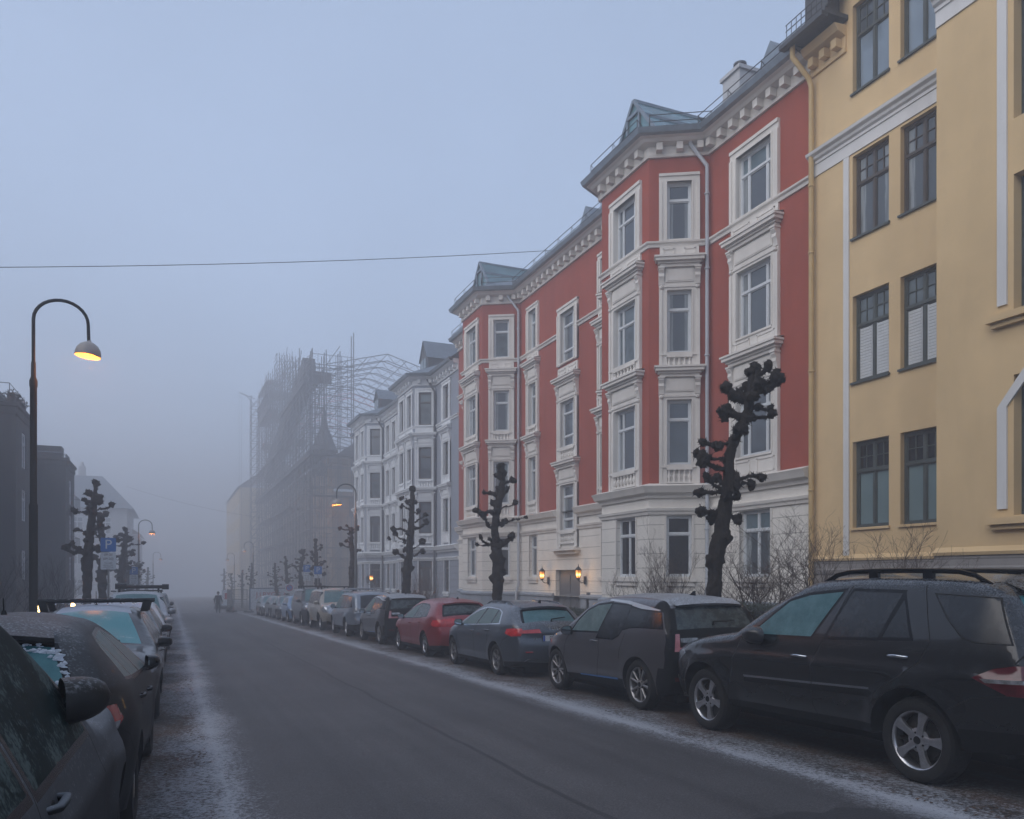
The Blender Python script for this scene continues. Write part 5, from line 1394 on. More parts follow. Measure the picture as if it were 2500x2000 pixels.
# ---- the grey house beyond
GP = [(16, 45.75), (16, 50.2), (14.7, 50.95), (14.7, 54.85), (16, 55.6), (16, 64.3), (14.7, 65.05), (14.7, 69.55), (16, 70.3), (16, 74.8)]
GROWS = dict(string=3.55, cornice=14.25, eave=14.95, plinth=-.1, floors=[(4.5, 6.6), (8.1, 10.2), (11.65, 13.8)], stair=[], ground=(.72, 2.84), hood=1.0, below=.7, apron=.6,
    seg=[[(2.3, 1.1, 'two', 'noba')], [(.75, .86, 'single', 'n')], [(1.0, 1.0, 'two', 'n'), (2.9, 1.0, 'two', 'n')], [(.75, .86, 'single', 'n')], [(1.6, 1.0, 'two', 'noba'), (3.6, 1., 'two', 'noba'), (5.4, 1.0, 'two', 'noba'), (7.3, 1., 'two', 'noba')], [(.75, .86, 'single', 'n')], [(1.2, 1.0, 'two', 'n'), (3.3, 1., 'two', 'n')], [(.75, .86, 'single', 'n')], [(2.2, 1.1, 'two', 'noba')]])
grey, gorg = house('grey_terrace_house', 'blue grey apartment house with white trim and two bays, next to the red house', 45.75, 74.8, GP, GROWS, (K['grey'], K['wtrim'], K['greyrust'], K['plinth']), fr=K['fbrown'], seed=9)
roof_over(grey, gorg, 45.75, 74.8, 14.93)
for b in (GP[1:5], GP[5:9]):
    bay_roof(grey, gorg, [(15.4, b[0][1] - .3), (b[1][0] - .62, b[1][1] - .33), (b[2][0] - .62, b[2][1] + .33), (15.4, b[3][1] + .3)], 14.94)
for yc, zt in ((55., 18.5), (69.3, 18.1)):
    m = MB(); A = [(16.6, yc - .9, 15.6), (16.6, yc + .9, 15.6), (16.6, yc + .9, 17.2), (16.6, yc, zt), (16.6, yc - .9, 17.2)]
    m.add(A + [(20.6, y, z) for x, y, z in A], [(0, 1, 2, 3, 4)] + [(i, (i + 1) % 5, 5 + (i + 1) % 5, 5 + i) for i in range(5)]); dm = m.build('dormer', K['slate'], grey, gorg)
    m = MB(); m.add([(16.5, yc - 1., 17.15), (16.5, yc, zt + .06), (20.6, yc, zt + .06), (20.6, yc - 1., 17.15)], [(0, 1, 2, 3)]); m.add([(16.5, yc + 1., 17.15), (16.5, yc, zt + .06), (20.6, yc, zt + .06), (20.6, yc + 1., 17.15)], [(0, 1, 2, 3)]); m.build('dormer_roof', K['zinc'], dm, gorg)
    m = MB(); m.box(16.55, 16.6, yc - .6, yc - .05, 16.1, 17.2); m.box(16.55, 16.6, yc + .05, yc + .6, 16.1, 17.2); m.build('pane', K['p_blind'], dm, gorg)
for y in (50.1, 64.2):
    d = MB(); d.tube([(15.3, y + .4, 14.9), (15.84, y, 13.8), (15.84, y, -1.2)], .07, 8); d.build('downpipe', K['slate'], grey, gorg, smooth=40)

# ---- the ochre corner building, nearest on the right
yorg = (16., 10., -.3)
ye = thing('ochre_house', 'ochre yellow apartment house with white bands and dark sashes, nearest on the right', 'building', yorg)
yw = MB(); rnd = random.Random(8)
YP = [(16, 11.19), (16, 16.72)]
yrows = [(2.91, 5.1), (6.62, 8.82), (10.3, 12.4), (14.0, 16.25)]
ycols = [14.75 - 11.19, 13.3 - 11.19 + 0.0]
ops = [(c - .56, c + .56, b, t) for c in ycols for b, t in yrows]
wall_seg(yw, YP[0], YP[1], 2.1, 17.6, ops, .22)
# projecting wing
WP = [(13.9, 2.0), (13.9, 11.19)]
wr = [(2.78, 5.3), (6.45, 8.9), (9.9, 12.2), (13.2, 15.6)]
wops = []
for c in (9.62 - .9 - 2.0, 9.51 - 3.6 - 2.0):
    for b, t in wr: wops.append((c - .9, c + .9, b, t))
wall_seg(yw, WP[0], WP[1], 2.1, 18.5, wops, .3)
wall_seg(yw, (13.9, 11.19), (16, 11.19), 2.1, 18.5); wall_seg(yw, (29, 2.0), (13.9, 2.0), 2.1, 18.5); wall_seg(yw, (16, 16.72), (29, 16.72), 2.1, 17.6); wall_seg(yw, (29, 16.72), (29, 2.), 2.1, 17.6)
yw.build('wall', K['yellow'], ye, yorg)
for c in ycols:
    for k, (b, t) in enumerate(yrows):
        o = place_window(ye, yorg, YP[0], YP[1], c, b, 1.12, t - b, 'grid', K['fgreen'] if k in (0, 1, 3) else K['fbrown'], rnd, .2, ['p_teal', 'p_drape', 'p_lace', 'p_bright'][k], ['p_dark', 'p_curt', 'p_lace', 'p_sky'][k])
        key = ('ys', round(t - b, 2))
        def fn(mb): mb.box(-.6, .6, -.22, .05, -.05, 0); mb.box(-.6, .6, .05, .06, -.06, -.01)
        link('sill', trim_mesh(key, fn, K['fgreen'] if k else K['yellow']), o)
for c in (9.62 - .9 - 2.0, 9.51 - 3.6 - 2.0):
    for b, t in wr: place_window(ye, yorg, WP[0], WP[1], c, b, 1.8, t - b, 'grid', K['fgreen'], rnd, .28, 'p_dark', 'p_dark')
# louvred shutters inside the second-floor windows
for c in ycols:
    for s in (-1, 1):
        sh = MB()
        for k in range(17):
            y = 11.19 + c + s * .27; z = 6.75 + k * .075
            sh.obox((16.165, y + .02, z), (.012, 0, .012), (0, .17, 0), (-.004, 0, .026))
        for q in (-.18, .2): sh.box(16.158, 16.17, y + q - .01, y + q + .02, 6.7, 8.0)
        sh.build('shutter', K['fwhite'], ye, yorg)
b_ = MB()
for p, z in ((YP, 12.47), (WP, 12.5)):
    q0, q1 = p
    b_.sweep([q0, q1], [(-.01, z), (.03, z), (.03, z + .3), (.06, z + .31), (.06, z + .38), (.12, z + .42), (.14, z + .48), (.22, z + .53), (.24, z + .6), (-.01, z + .64)])
b_.build('white_band', K['ytrim'], ye, yorg, smooth=25)
b_ = MB(); b_.box(15.965, 16.0, 15.41, 15.59, 2.2, 12.46); b_.build('white_strip', K['ytrim'], ye, yorg)
b_ = MB(); b_.box(13.86, 13.9, 9.73, 9.91, 6.6, 12.49); b_.build('white_strip', K['ytrim'], ye, yorg)
b_ = MB(); b_.box(13.86, 13.9, 9.73, 9.91, 2.9, 4.75)
b_.prism([(9.73, 4.75), (9.91, 4.75), (9.35, 5.45), (8.0, 5.7), (8.0, 5.52), (9.28, 5.28)], Matrix(((0, 0, 1, 13.9), (1, 0, 0, 0), (0, 1, 0, 0), (0, 0, 0, 1))), -.04, 0)
b_.build('white_strip', K['ytrim'], ye, yorg)
for z, y0, y1 in ((2.62, 5., 10.05), (6.3, 5., 10.05)):
    b_ = MB(); b_.box(13.72, 13.9, y0, y1, z, z + .12); b_.box(13.8, 13.9, y0 + .05, y1 - .06, z - .09, z); b_.build('sill', K['yellow'], ye, yorg)
b_ = MB()
for p in (YP, WP): b_.sweep(p, [(-.01, 2.08), (.1, 2.08), (.12, 2.14), (.0, 2.24), (-.01, 2.24)])
b_.build('ledge', K['yellow'], ye, yorg)
b_ = MB()
for p in (YP, WP):
    b_.sweep(p, [(-.3, -1.2), (.06, -1.2), (.06, 1.72), (.1, 1.75), (.12, 1.84), (.09, 1.88), (.07, 2.08), (-.3, 2.08)])
b_.sweep([(13.9, 11.19), (16, 11.19)], [(-.3, -1.2), (.06, -1.2), (.06, 2.08), (-.3, 2.08)])
b_.build('plinth', K['ystone'], ye, yorg)
b_ = MB()
for y in (12.9, 14.6): b_.box(15.88, 15.95, y - .45, y + .45, .6, 1.15)
b_.box(13.78, 13.86, 8.2, 9.7, .55, 1.3)
b_.build('cellar_window', K['p_dark'], ye, yorg)
# cornice beside the frontispiece and the dark eave above it
c = MB(); cp = [(16, 15.5), (16, 16.72)]
c.sweep(cp, [(-.01, 15.2), (.06, 15.2), (.08, 15.28), (.05, 15.3), (.05, 15.62), (.3, 15.7), (.42, 15.86), (-.01, 15.9)]); modillions(c, cp, 15.36, 15.58, 0, w=.18, sp=.32, y1=.26)
c.build('cornice', K['yellow'], ye, yorg, smooth=25)
r = MB(); r.box(15.2, 18, 15.45, 16.95, 16.0, 16.12); r.add([(15.2, 15.45, 16.12), (15.2, 16.95, 16.12), (19.5, 16.95, 20), (19.5, 15.45, 20)], [(0, 1, 2, 3)])
r.box(15.1, 15.3, 15.45, 17.0, 15.9, 16.02)
r.box(14.9, 16.4, 11.3, 15.5, 17.75, 17.9); r.box(15.3, 16.0, 11.3, 15.5, 17.4, 17.75)
r.add([(14.9, 11.2, 17.9), (14.9, 15.5, 17.9), (19.5, 15.5, 21), (19.5, 11.2, 21)], [(0, 1, 2, 3)]); r.box(13.4, 29, 1.8, 11.3, 18.5, 18.7)
r.build('roof', K['slate'], ye, yorg)
r = MB(); r.box(15.6, 17.6, 15.75, 16.55, 16.2, 17.25); r.build('dormer', K['slate'], ye, yorg)
r = MB()
for k in range(8): r.tube([(15.25, 15.6 + k * .18, 16.1), (15.25, 15.6 + k * .18, 16.55)], .01, 4)
for z in (16.2, 16.38, 16.55): r.tube([(15.25, 15.6, z), (15.25, 16.9, z)], .012, 4)
r.build('snow_guard', K['iron'], ye, yorg)
d = MB(); d.tube([(15.35, 16.75, 15.95), (15.35, 16.75, 15.65), (15.8, 16.62, 15.1), (15.86, 16.6, 14.9), (15.86, 16.6, .2)], .07, 12)
for z in (4, 7.2, 10.4, 12.2): d.lathe([(.08, -.03), (.092, 0), (.08, .03)], 12, Matrix.Translation((15.86, 16.6, z)))
d.build('downpipe', K['ypipe'], ye, yorg, smooth=40)

# ------------------------------------------------------------------ ground, road, pavements
def strip_mesh(x0, x1, y0, y1, dz, nx=1, ny=1):
    g = MB(); V = []; Fc = []
    for j in range(ny + 1):
        for i in range(nx + 1):
            x = lerp(x0, x1, i / nx); y = lerp(y0, y1, j / ny); V.append((x, y, gz(y) + dz))
    for j in range(ny):
        for i in range(nx): a = j * (nx + 1) + i; Fc.append((a, a + 1, a + nx + 2, a + nx + 1))
    g.add(V, Fc); return g

def street_mat():
    """worn asphalt between gravelly, leaf-strewn parking strips, hoar frost thickest where they meet"""
    m, nt, p = _new('frosty_street')
    tc = N(nt, 'ShaderNodeTexCoord'); sx = N(nt, 'ShaderNodeSeparateXYZ'); nt.links.new(tc.outputs['Object'], sx.inputs[0])
    big = tex(nt, .5, 4); streak = tex(nt, 1.0, 5, .6, stretch=(1.6, .06, 1)); grit = tex(nt, 70, 3, .75); gr2 = tex(nt, 24, 4, .75); mid = tex(nt, 1.1, 6, .7, stretch=(1, .45, 1)); g3 = tex(nt, 9, 5, .75)
    base = ramp(nt, streak.outputs[0], [(.3, (.034, .033, .035)), (.7, (.112, .107, .108))])
    c = mixc(nt, .5, base.outputs[0], ramp(nt, big.outputs[0], [(.35, (.055, .053, .056)), (.65, (.085, .082, .086))]).outputs[0])
    c = mixc(nt, 1., c, ramp(nt, grit.outputs[0], [(.3, (.6, .6, .6)), (.5, (1, 1, 1)), (.72, (2., 2., 2.05))]).outputs[0], 'MULTIPLY')
    wob = mth(nt, 'MULTIPLY', mth(nt, 'SUBTRACT', tex(nt, .35, 2).outputs[0], .5), .25)
    j = mth(nt, 'LESS_THAN', mth(nt, 'ABSOLUTE', mth(nt, 'SUBTRACT', mth(nt, 'ADD', sx.outputs[0], wob), 2.95)), .03); c = mixc(nt, mth(nt, 'MULTIPLY', j, .6), c, (.026, .026, .029))
    px = mth(nt, 'ADD', sx.outputs[0], mth(nt, 'MULTIPLY', mth(nt, 'SUBTRACT', tex(nt, 1.6, 4).outputs[0], .5), .9)); py = mth(nt, 'ADD', sx.outputs[1], mth(nt, 'MULTIPLY', mth(nt, 'SUBTRACT', tex(nt, 1.1, 4).outputs[0], .5), 1.2))
    pt = mth(nt, 'MULTIPLY', mth(nt, 'GREATER_THAN', px, 3.1), mth(nt, 'LESS_THAN', py, 4.6)); c = mixc(nt, mth(nt, 'MULTIPLY', pt, .65), c, (.03, .03, .033))
    # distance into the strips (positive) or into the road (negative), with a ragged edge
    rag = mth(nt, 'ADD', mth(nt, 'MULTIPLY', mth(nt, 'SUBTRACT', mid.outputs[0], .5), .5), mth(nt, 'MULTIPLY', mth(nt, 'SUBTRACT', gr2.outputs[0], .5), .25))
    d0 = mth(nt, 'MAXIMUM', mth(nt, 'SUBTRACT', .43, sx.outputs[0]), mth(nt, 'SUBTRACT', sx.outputs[0], 5.3)); d = mth(nt, 'ADD', d0, rag)
    ins = mth(nt, 'MULTIPLY', mth(nt, 'ADD', d, .08), 5., clamp=True)
    gv = ramp(nt, gr2.outputs[0], [(.3, (.028, .026, .026)), (.7, (.085, .08, .079))])
    lf = ramp(nt, mth(nt, 'ADD', mth(nt, 'MULTIPLY', tex(nt, 2.2, 6, .75, stretch=(1, .4, 1)).outputs[0], .7), mth(nt, 'MULTIPLY', g3.outputs[0], .3)), [(.45, (0, 0, 0)), (.56, (1, 1, 1))])
    gv = mixc(nt, mth(nt, 'MULTIPLY', lf.outputs[0], .9), gv.outputs[0], (.062, .036, .024))
    c = mixc(nt, ins, c, gv)
    out_ = mth(nt, 'SUBTRACT', 1., mth(nt, 'MULTIPLY', mth(nt, 'MAXIMUM', d0, 0.), .8), clamp=True)
    inn = mth(nt, 'SUBTRACT', 1., mth(nt, 'MULTIPLY', mth(nt, 'MAXIMUM', mth(nt, 'MULTIPLY', d0, -1.), 0.), 2.1), clamp=True)
    amt = mth(nt, 'MULTIPLY', out_, inn)
    sp = mth(nt, 'ADD', mth(nt, 'MULTIPLY', gr2.outputs[0], .4), mth(nt, 'ADD', mth(nt, 'MULTIPLY', grit.outputs[0], .25), mth(nt, 'MULTIPLY', mid.outputs[0], .35)))
    fr = ramp(nt, mth(nt, 'ADD', sp, mth(nt, 'MULTIPLY', amt, .14)), [(.555, (0, 0, 0)), (.64, (1, 1, 1))])
    f = mth(nt, 'MULTIPLY', fr.outputs[0], mth(nt, 'ADD', mth(nt, 'MULTIPLY', amt, .8), .04), clamp=True)
    c = mixc(nt, f, c, (.4, .42, .46))
    nt.links.new(c, p.inputs['Base Color']); p.inputs['Specular IOR Level'].default_value = .3
    nt.links.new(mth(nt, 'ADD', .62, mth(nt, 'MULTIPLY', ins, .25)), p.inputs['Roughness'])
    bump(nt, p, mth(nt, 'ADD', mth(nt, 'MULTIPLY', grit.outputs[0], .7), mth(nt, 'MULTIPLY', gr2.outputs[0], .6)), .6, .009)
    return m
STREET = street_mat()
earth = plain('frozen_garden_soil', (.055, .05, .042), .9, var=.4, scale=6, bmp=.6, bscale=30)
tag(strip_mesh(-200, 200, -60, 420, -.03).build('ground', earth), kind='structure')
tag(strip_mesh(.43, 5.3, -40, 400, .0).build('road', STREET), kind='structure')
tag(strip_mesh(-2.25, .43, -40, 70, .0).build('parking_strip', STREET), kind='structure')
tag(strip_mesh(5.3, 8.0, -40, 66, .0).build('parking_strip', STREET), kind='structure')
pave = plain('pavement_flags', (.13, .13, .135), .8, var=.2, scale=4, bmp=.3, bscale=60); kerbm = plain('granite_kerb', (.2, .2, .21), .75, var=.25, scale=30)
for x0, x1, y1, k in ((8.15, 10.9, 66, 8.0), (-4.2, -2.4, 70, -2.4)):
    g = strip_mesh(x0, x1, -40, y1, .12); tag(g.build('pavement', pave), kind='structure')
    g = MB(); 
    for a, b in ((k, k + .15),): g.add([(a, -40, gz(-40) - .1), (b, -40, gz(-40) - .1), (b, y1, gz(y1) - .1), (a, y1, gz(y1) - .1), (a, -40, gz(-40) + .125), (b, -40, gz(-40) + .125), (b, y1, gz(y1) + .125), (a, y1, gz(y1) + .125)], [(4, 5, 6, 7), (0, 1, 5, 4), (2, 3, 7, 6), (3, 0, 4, 7), (1, 2, 6, 5)])
    tag(g.build('kerb', kerbm), kind='structure')
g = strip_mesh(-60, .43, 72, 82, .002); tag(g.build('side_road', pave), kind='structure')
g = strip_mesh(5.3, 12.2, 66.5, 80, .002); tag(g.build('side_road', pave), kind='structure')
wm = plain('worn_road_paint', (.5, .51, .53), .7, var=.3, scale=12)
g = MB()
for x in (.75, 1.75, 2.8, 3.75):
    g.add([(x, 75.3, gz(75.3) + .009), (x + .5, 75.3, gz(75.3) + .009), (x + .5, 75.9, gz(75.9) + .009), (x, 75.9, gz(75.9) + .009)], [(0, 1, 2, 3)])
tag(g.build('road_markings', wm), kind='structure')
# leaf litter and grit lying in the gutters
rnd = random.Random(11)
lm = plain('dead_leaves', (.075, .045, .028), .85, var=.5, scale=40)
g = MB()
for i in range(5200):
    if rnd.random() < .62:
        x = 5.4 + abs(rnd.gauss(0, .55)); y = 2 + 40 * rnd.random() ** 1.8
    else:
        x = .35 - abs(rnd.gauss(0, .35)); y = 4 + 25 * rnd.random() ** 1.6
    if noise.noise(Vector((x * 1.2, y * .5, 3))) < -.05: continue
    s = rnd.uniform(.008, .026); a = rnd.random() * 6.3; t = rnd.uniform(-.5, .5); z = gz(y) + .008 + rnd.random() * .006
    u = Vector((math.cos(a), math.sin(a), t * .4)) * s; v = Vector((-math.sin(a), math.cos(a), rnd.uniform(-.3, .3))) * s * .6; c = Vector((x, y, z))
    g.add([c - u, c - v * .9 + u * .1, c + u, c + v], [(0, 1, 2, 3)])
tag(g.build('leaf_litter', lm, fix=False), kind='stuff', label='scattered dead leaves along the frosted road edges')

# ------------------------------------------------------------------ trees
barkm, nt, p = _new('knobbly_bark')
a = tex(nt, 9, 6, .7); b = tex(nt, 55, 4, .75, stretch=(1, 1, .13)); 
nt.links.new(ramp(nt, mth(nt, 'ADD', mth(nt, 'MULTIPLY', a.outputs[0], .5), mth(nt, 'MULTIPLY', b.outputs[0], .5)), [(.32, (.01, .0085, .0075)), (.55, (.036, .029, .025)), (.75, (.085, .07, .06))]).outputs[0], p.inputs['Base Color'])
p.inputs['Roughness'].default_value = .9; p.inputs['Specular IOR Level'].default_value = .2; bump(nt, p, mth(nt, 'ADD', a.outputs[0], b.outputs[0]), .9, .03)

def remeshed(mb, name, vox, amp, mat, parent, seed=0, buds=0):
    me = bpy.data.meshes.new(name); me.from_pydata(mb.v, [], mb.f)
    o = bpy.data.objects.new(name, me); COL.objects.link(o)
    md = o.modifiers.new('r', 'REMESH'); md.mode = 'VOXEL'; md.voxel_size = vox
    dg = bpy.context.evaluated_depsgraph_get(); m2 = bpy.data.meshes.new_from_object(o.evaluated_get(dg)); bpy.data.objects.remove(o)
    off_ = Vector((seed * 7.3, seed * 3.1, 0)); m2.calc_loop_triangles() if False else None
    for v in m2.vertices:
        k = noise.noise(v.co * 6 + off_) * .6 + noise.noise(v.co * 17 + off_) * .55 + noise.noise(v.co * 38 + off_) * .3
        v.co += v.normal * k * amp * 2.1 + noise.noise_vector(v.co * 4.5 + off_) * amp * 1.6
    if buds:
        rb = random.Random(seed); sp = MB(); sp.v = [tuple(v.co) for v in m2.vertices]; sp.f = [tuple(q.vertices) for q in m2.polygons]; sp.m = [0] * len(sp.f)
        for i in range(buds):
            v = m2.vertices[rb.randrange(len(m2.vertices))]; a = v.co; n_ = (v.normal + Vector((rb.gauss(0, .35), rb.gauss(0, .35), rb.gauss(.15, .35)))).normalized(); t_ = n_.orthogonal().normalized(); b_ = n_.cross(t_); w_ = rb.uniform(.004, .011); L_ = rb.uniform(.015, .055) * (2.2 if rb.random() < .06 else 1)
            sp.add([a + t_ * w_, a - t_ * w_ * .5 + b_ * w_, a - t_ * w_ * .5 - b_ * w_, a + n_ * L_], [(0, 1, 3), (1, 2, 3), (2, 0, 3)])
        bpy.data.meshes.remove(m2); m2 = bpy.data.meshes.new(name); m2.from_pydata(sp.v, [], sp.f)
    m2.polygons.foreach_set('use_smooth', [True] * len(m2.polygons)); m2.name = name
    m2.materials.clear(); m2.materials.append(mat)
    o = bpy.data.objects.new(name, m2); COL.objects.link(o); o.parent = parent; return o

def pollard(label, x, y, trunk, branches, k, px0, zfun, seed=0, vox=.03, twist=.5, burls=()):
    """pollarded tree from a measured skeleton: pixels (px, py) become metres across (k each) and heights zfun(py)"""
    rnd = random.Random(seed); zg = gz(y) + .1
    root = thing('pollard_tree', label, 'tree', (x, y, zg), 0, 'pollarded street trees')
    R = Vector((math.cos(YAWR), -math.sin(YAWR), 0)); D = Vector((math.sin(YAWR), math.cos(YAWR), 0))
    P = lambda px, py, dep=0.: R * ((px - px0) * k) + D * dep + Vector((0, 0, zfun(py) - zg))
    t = MB(); pts = [P(a, b) for a, b, r in trunk]; rr = [r * k for a, b, r in trunk]
    if pts[0].z > -.1: pts = [Vector((pts[0].x, pts[0].y, -.15))] + pts; rr = [rr[0] * 1.12] + rr
    t.tube(pts, rr, 12)
    for a, b, r in burls:
        an = rnd.uniform(-.8, .8); t.blob(P(a, b, an * r * k * .8), r * k, rnd, 2, 0, .3)
    for i in range(14):
        j = rnd.randrange(len(pts) - 1); q = pts[j].lerp(pts[j + 1], rnd.random()); an = rnd.random() * 6.3
        t.blob(q + (R * math.cos(an) + D * math.sin(an)) * rr[j] * .8, rr[j] * rnd.uniform(.3, .55), rnd, 1, 0, .3)
    remeshed(t, 'trunk', vox, vox * .55, barkm, root, seed)
    c = MB()
    def knob(q, r):
        c.blob(q, r * .8, rnd, 2, 0, .3, (rnd.uniform(.8, 1.15), rnd.uniform(.8, 1.1), rnd.uniform(.8, 1.25)))
        for _ in range(8):
            d = Vector((rnd.gauss(0, 1), rnd.gauss(0, 1), rnd.gauss(.3, 1))).normalized(); c.blob(q + d * r * rnd.uniform(.5, .85), r * rnd.uniform(.25, .5), rnd, 1, 0, .35)
    for br in branches:
        pp, r0, kr = br[0], br[1], br[2]; n = len(pp); L = sum(math.hypot(pp[i + 1][0] - pp[i][0], pp[i + 1][1] - pp[i][1]) for i in range(n - 1)) * k
        sl = rnd.uniform(-twist, twist) * L; q = [P(a, b, sl * (i / max(1, n - 1))) for i, (a, b) in enumerate(pp)]
        if n > 1: c.tube(q, [r0 * k * lerp(1.15, .85, i / (n - 1)) for i in range(n)], 8)
        for i in range(1, n - 1):
            if rnd.random() < .5: c.blob(q[i], r0 * k * rnd.uniform(1.1, 1.6), rnd, 1, 0, .3)
        knob(q[-1], kr * k * 1.15)
    # shoots the photograph cannot show: some towards and away from the street
    for i in range(len(branches) // 3):
        j = rnd.randrange(len(pts) // 3, len(pts)); s = rnd.choice((-1, 1)); l = rnd.uniform(.25, .6); q = pts[j]
        e = q + D * s * l + R * rnd.uniform(-.15, .15) + Vector((0, 0, rnd.uniform(.05, .25))); c.tube([q, q.lerp(e, .5) + Vector((0, 0, -.02)), e], [.05, .04, .04], 7); knob(e, rnd.uniform(.08, .13))
    remeshed(c, 'crown', vox * .85, vox * .8, barkm, root, seed + 1, 3200 if vox < .025 else 1500)
    return root
YAWR = math.radians(23.1)
def depth_of(x, y): return x * math.sin(YAWR) + y * math.cos(YAWR)
def mk(x, y, ox, oy, sc):
    Z = depth_of(x, y); return sc * Z / 1944, (lambda py: EYE + (1407 - (oy + py * sc)) / 1944 * Z)
k, zf = mk(8.5, 11.15, 1660, 870, .3536)
pollard('tall knobbly pollard tree in front of the red wall, nearest on the right', 8.5, 11.15,
    [(238, 1720, 52), (241, 1600, 50), (246, 1480, 50), (252, 1400, 55), (270, 1290, 58), (292, 1200, 50), (305, 1110, 52), (322, 1000, 44), (336, 880, 40), (342, 760, 38), (352, 660, 37), (380, 580, 36), (420, 500, 36), (455, 430, 33), (475, 370, 30), (480, 300, 32), (500, 230, 36), (512, 170, 38), (520, 130, 34)],
    [([(490, 290), (440, 290), (390, 260), (345, 200)], 30, 40), ([(500, 240), (540, 230), (600, 235), (640, 200), (668, 160)], 28, 52), ([(510, 160), (480, 110)], 26, 36), ([(515, 150), (535, 80)], 30, 46), ([(480, 240), (460, 205)], 22, 26), ([(540, 220), (575, 195)], 24, 34),
     ([(460, 400), (410, 420), (370, 410), (310, 405)], 20, 46), ([(400, 410), (330, 355)], 18, 34), ([(370, 410), (275, 390)], 16, 28), ([(490, 370), (520, 355), (545, 355)], 12, 24), ([(545, 355), (590, 370), (628, 360)], 11, 27), ([(480, 410), (520, 432), (570, 432), (625, 405)], 14, 34), ([(620, 405), (650, 395)], 12, 24), ([(490, 420), (512, 420)], 14, 24),
     ([(410, 510), (415, 510)], 20, 40), ([(350, 600), (290, 600), (230, 598), (180, 582)], 12, 27), ([(290, 610), (270, 620)], 14, 36), ([(330, 715), (290, 705), (230, 715), (150, 700)], 13, 44), ([(330, 790), (260, 780), (190, 750), (150, 735)], 16, 48), ([(160, 700), (130, 665)], 16, 30), ([(320, 715), (310, 720)], 16, 24),
     ([(300, 925), (240, 890), (205, 850), (175, 842)], 10, 28), ([(300, 935), (230, 938), (150, 935)], 13, 34), ([(360, 850), (390, 845)], 20, 40), ([(360, 890), (385, 900)], 20, 38), ([(390, 860), (460, 840), (510, 825), (570, 835)], 12, 32), ([(400, 905), (450, 875), (510, 880)], 12, 34), ([(350, 980), (400, 965)], 16, 28),
     ([(290, 1090), (220, 1080), (150, 1075)], 18, 36), ([(280, 1090), (230, 1125)], 20, 36), ([(345, 1100), (380, 1115), (405, 1125)], 14, 36)],
    k, 238, zf, 1, .022, .45, burls=[(215, 1420, 42), (225, 1630, 34), (310, 1255, 50), (255, 1240, 36), (320, 1225, 34), (295, 1420, 22)])
k, zf = mk(8.5, 21.0, 1100, 1120, .2087)
T2t = [(550, 1690, 56), (552, 1560, 56), (555, 1440, 60), (560, 1300, 66), (558, 1180, 70), (545, 1100, 70), (545, 1020, 62), (530, 940, 52), (520, 840, 46), (528, 740, 44), (545, 640, 44), (560, 560, 48), (575, 480, 44), (600, 400, 42), (615, 320, 34), (610, 250, 30), (598, 190, 30)]
T2b = [([(600, 260), (550, 215), (525, 195)], 14, 22), ([(600, 220), (595, 165)], 26, 48), ([(625, 285), (690, 270), (740, 250)], 16, 42), ([(580, 430), (555, 380), (552, 345)], 20, 36), ([(560, 440), (500, 410), (430, 390), (400, 390)], 20, 30), ([(600, 410), (660, 360), (680, 335)], 26, 26), ([(590, 590), (650, 550), (720, 555), (760, 520)], 12, 30), ([(760, 535), (765, 510)], 12, 20), ([(530, 660), (460, 620), (390, 635), (340, 625)], 22, 34), ([(340, 630), (290, 605)], 18, 32), ([(390, 640), (385, 650)], 20, 36), ([(520, 850), (460, 790), (440, 770)], 16, 24), ([(460, 800), (430, 740), (410, 710)], 14, 28), ([(555, 740), (600, 760), (640, 730)], 20, 34), ([(570, 740), (610, 780)], 18, 24), ([(640, 735), (780, 710), (830, 705), (880, 695)], 9, 26), ([(500, 1010), (430, 1010), (380, 1015), (315, 1000)], 13, 28), ([(420, 1000), (370, 950), (350, 915)], 12, 26), ([(480, 980), (455, 945)], 16, 26), ([(570, 1020), (650, 980), (720, 915)], 24, 44), ([(720, 930), (725, 880)], 20, 28)]
pollard('knobbly pollard tree before the far red bay', 8.5, 21.0, T2t, T2b, k, 550, zf, 2, .034, .45, burls=[(490, 1390, 40), (610, 1330, 42), (600, 1430, 30), (500, 1140, 44), (620, 1180, 36)])
k, zf = mk(8.5, 30.6, 930, 1170, .1681)
T3t = [(375, 1690, 60), (380, 1560, 60), (385, 1420, 62), (395, 1300, 64), (410, 1180, 56), (420, 1060, 52), (430, 940, 50), (440, 840, 48), (450, 740, 46), (455, 640, 44), (455, 540, 42), (460, 440, 38), (470, 340, 32), (468, 250, 32), (465, 170, 40)]
T3b = [([(465, 180), (460, 140)], 34, 44), ([(480, 170), (488, 140)], 24, 28), ([(460, 320), (390, 295), (320, 278)], 10, 30), ([(480, 350), (520, 335)], 22, 34), ([(450, 440), (390, 430), (340, 395), (300, 385)], 16, 34), ([(480, 480), (520, 510), (555, 460)], 14, 38), ([(430, 650), (390, 620), (350, 595)], 11, 28), ([(470, 650), (540, 625), (620, 565), (680, 520)], 13, 36), ([(480, 720), (560, 710), (620, 680), (680, 625)], 18, 42), ([(420, 770), (350, 740), (280, 730), (190, 725)], 18, 42), ([(400, 900), (320, 875), (250, 835), (210, 790)], 14, 42), ([(390, 940), (280, 905), (190, 890), (140, 870)], 10, 30), ([(460, 1010), (540, 970), (620, 905)], 16, 46), ([(380, 1150), (300, 1110), (220, 1060)], 20, 46), ([(480, 1120), (550, 1085), (620, 1055)], 16, 42)]
t3 = pollard('dark pollard tree in front of the grey house, nearest to the red house', 8.5, 30.6, T3t, T3b, k, 375, zf, 3, .045, .45, burls=[(330, 1320, 40), (455, 1290, 46)])
k, zf = mk(-2.75, 31.2, 100, 1150, .2029)
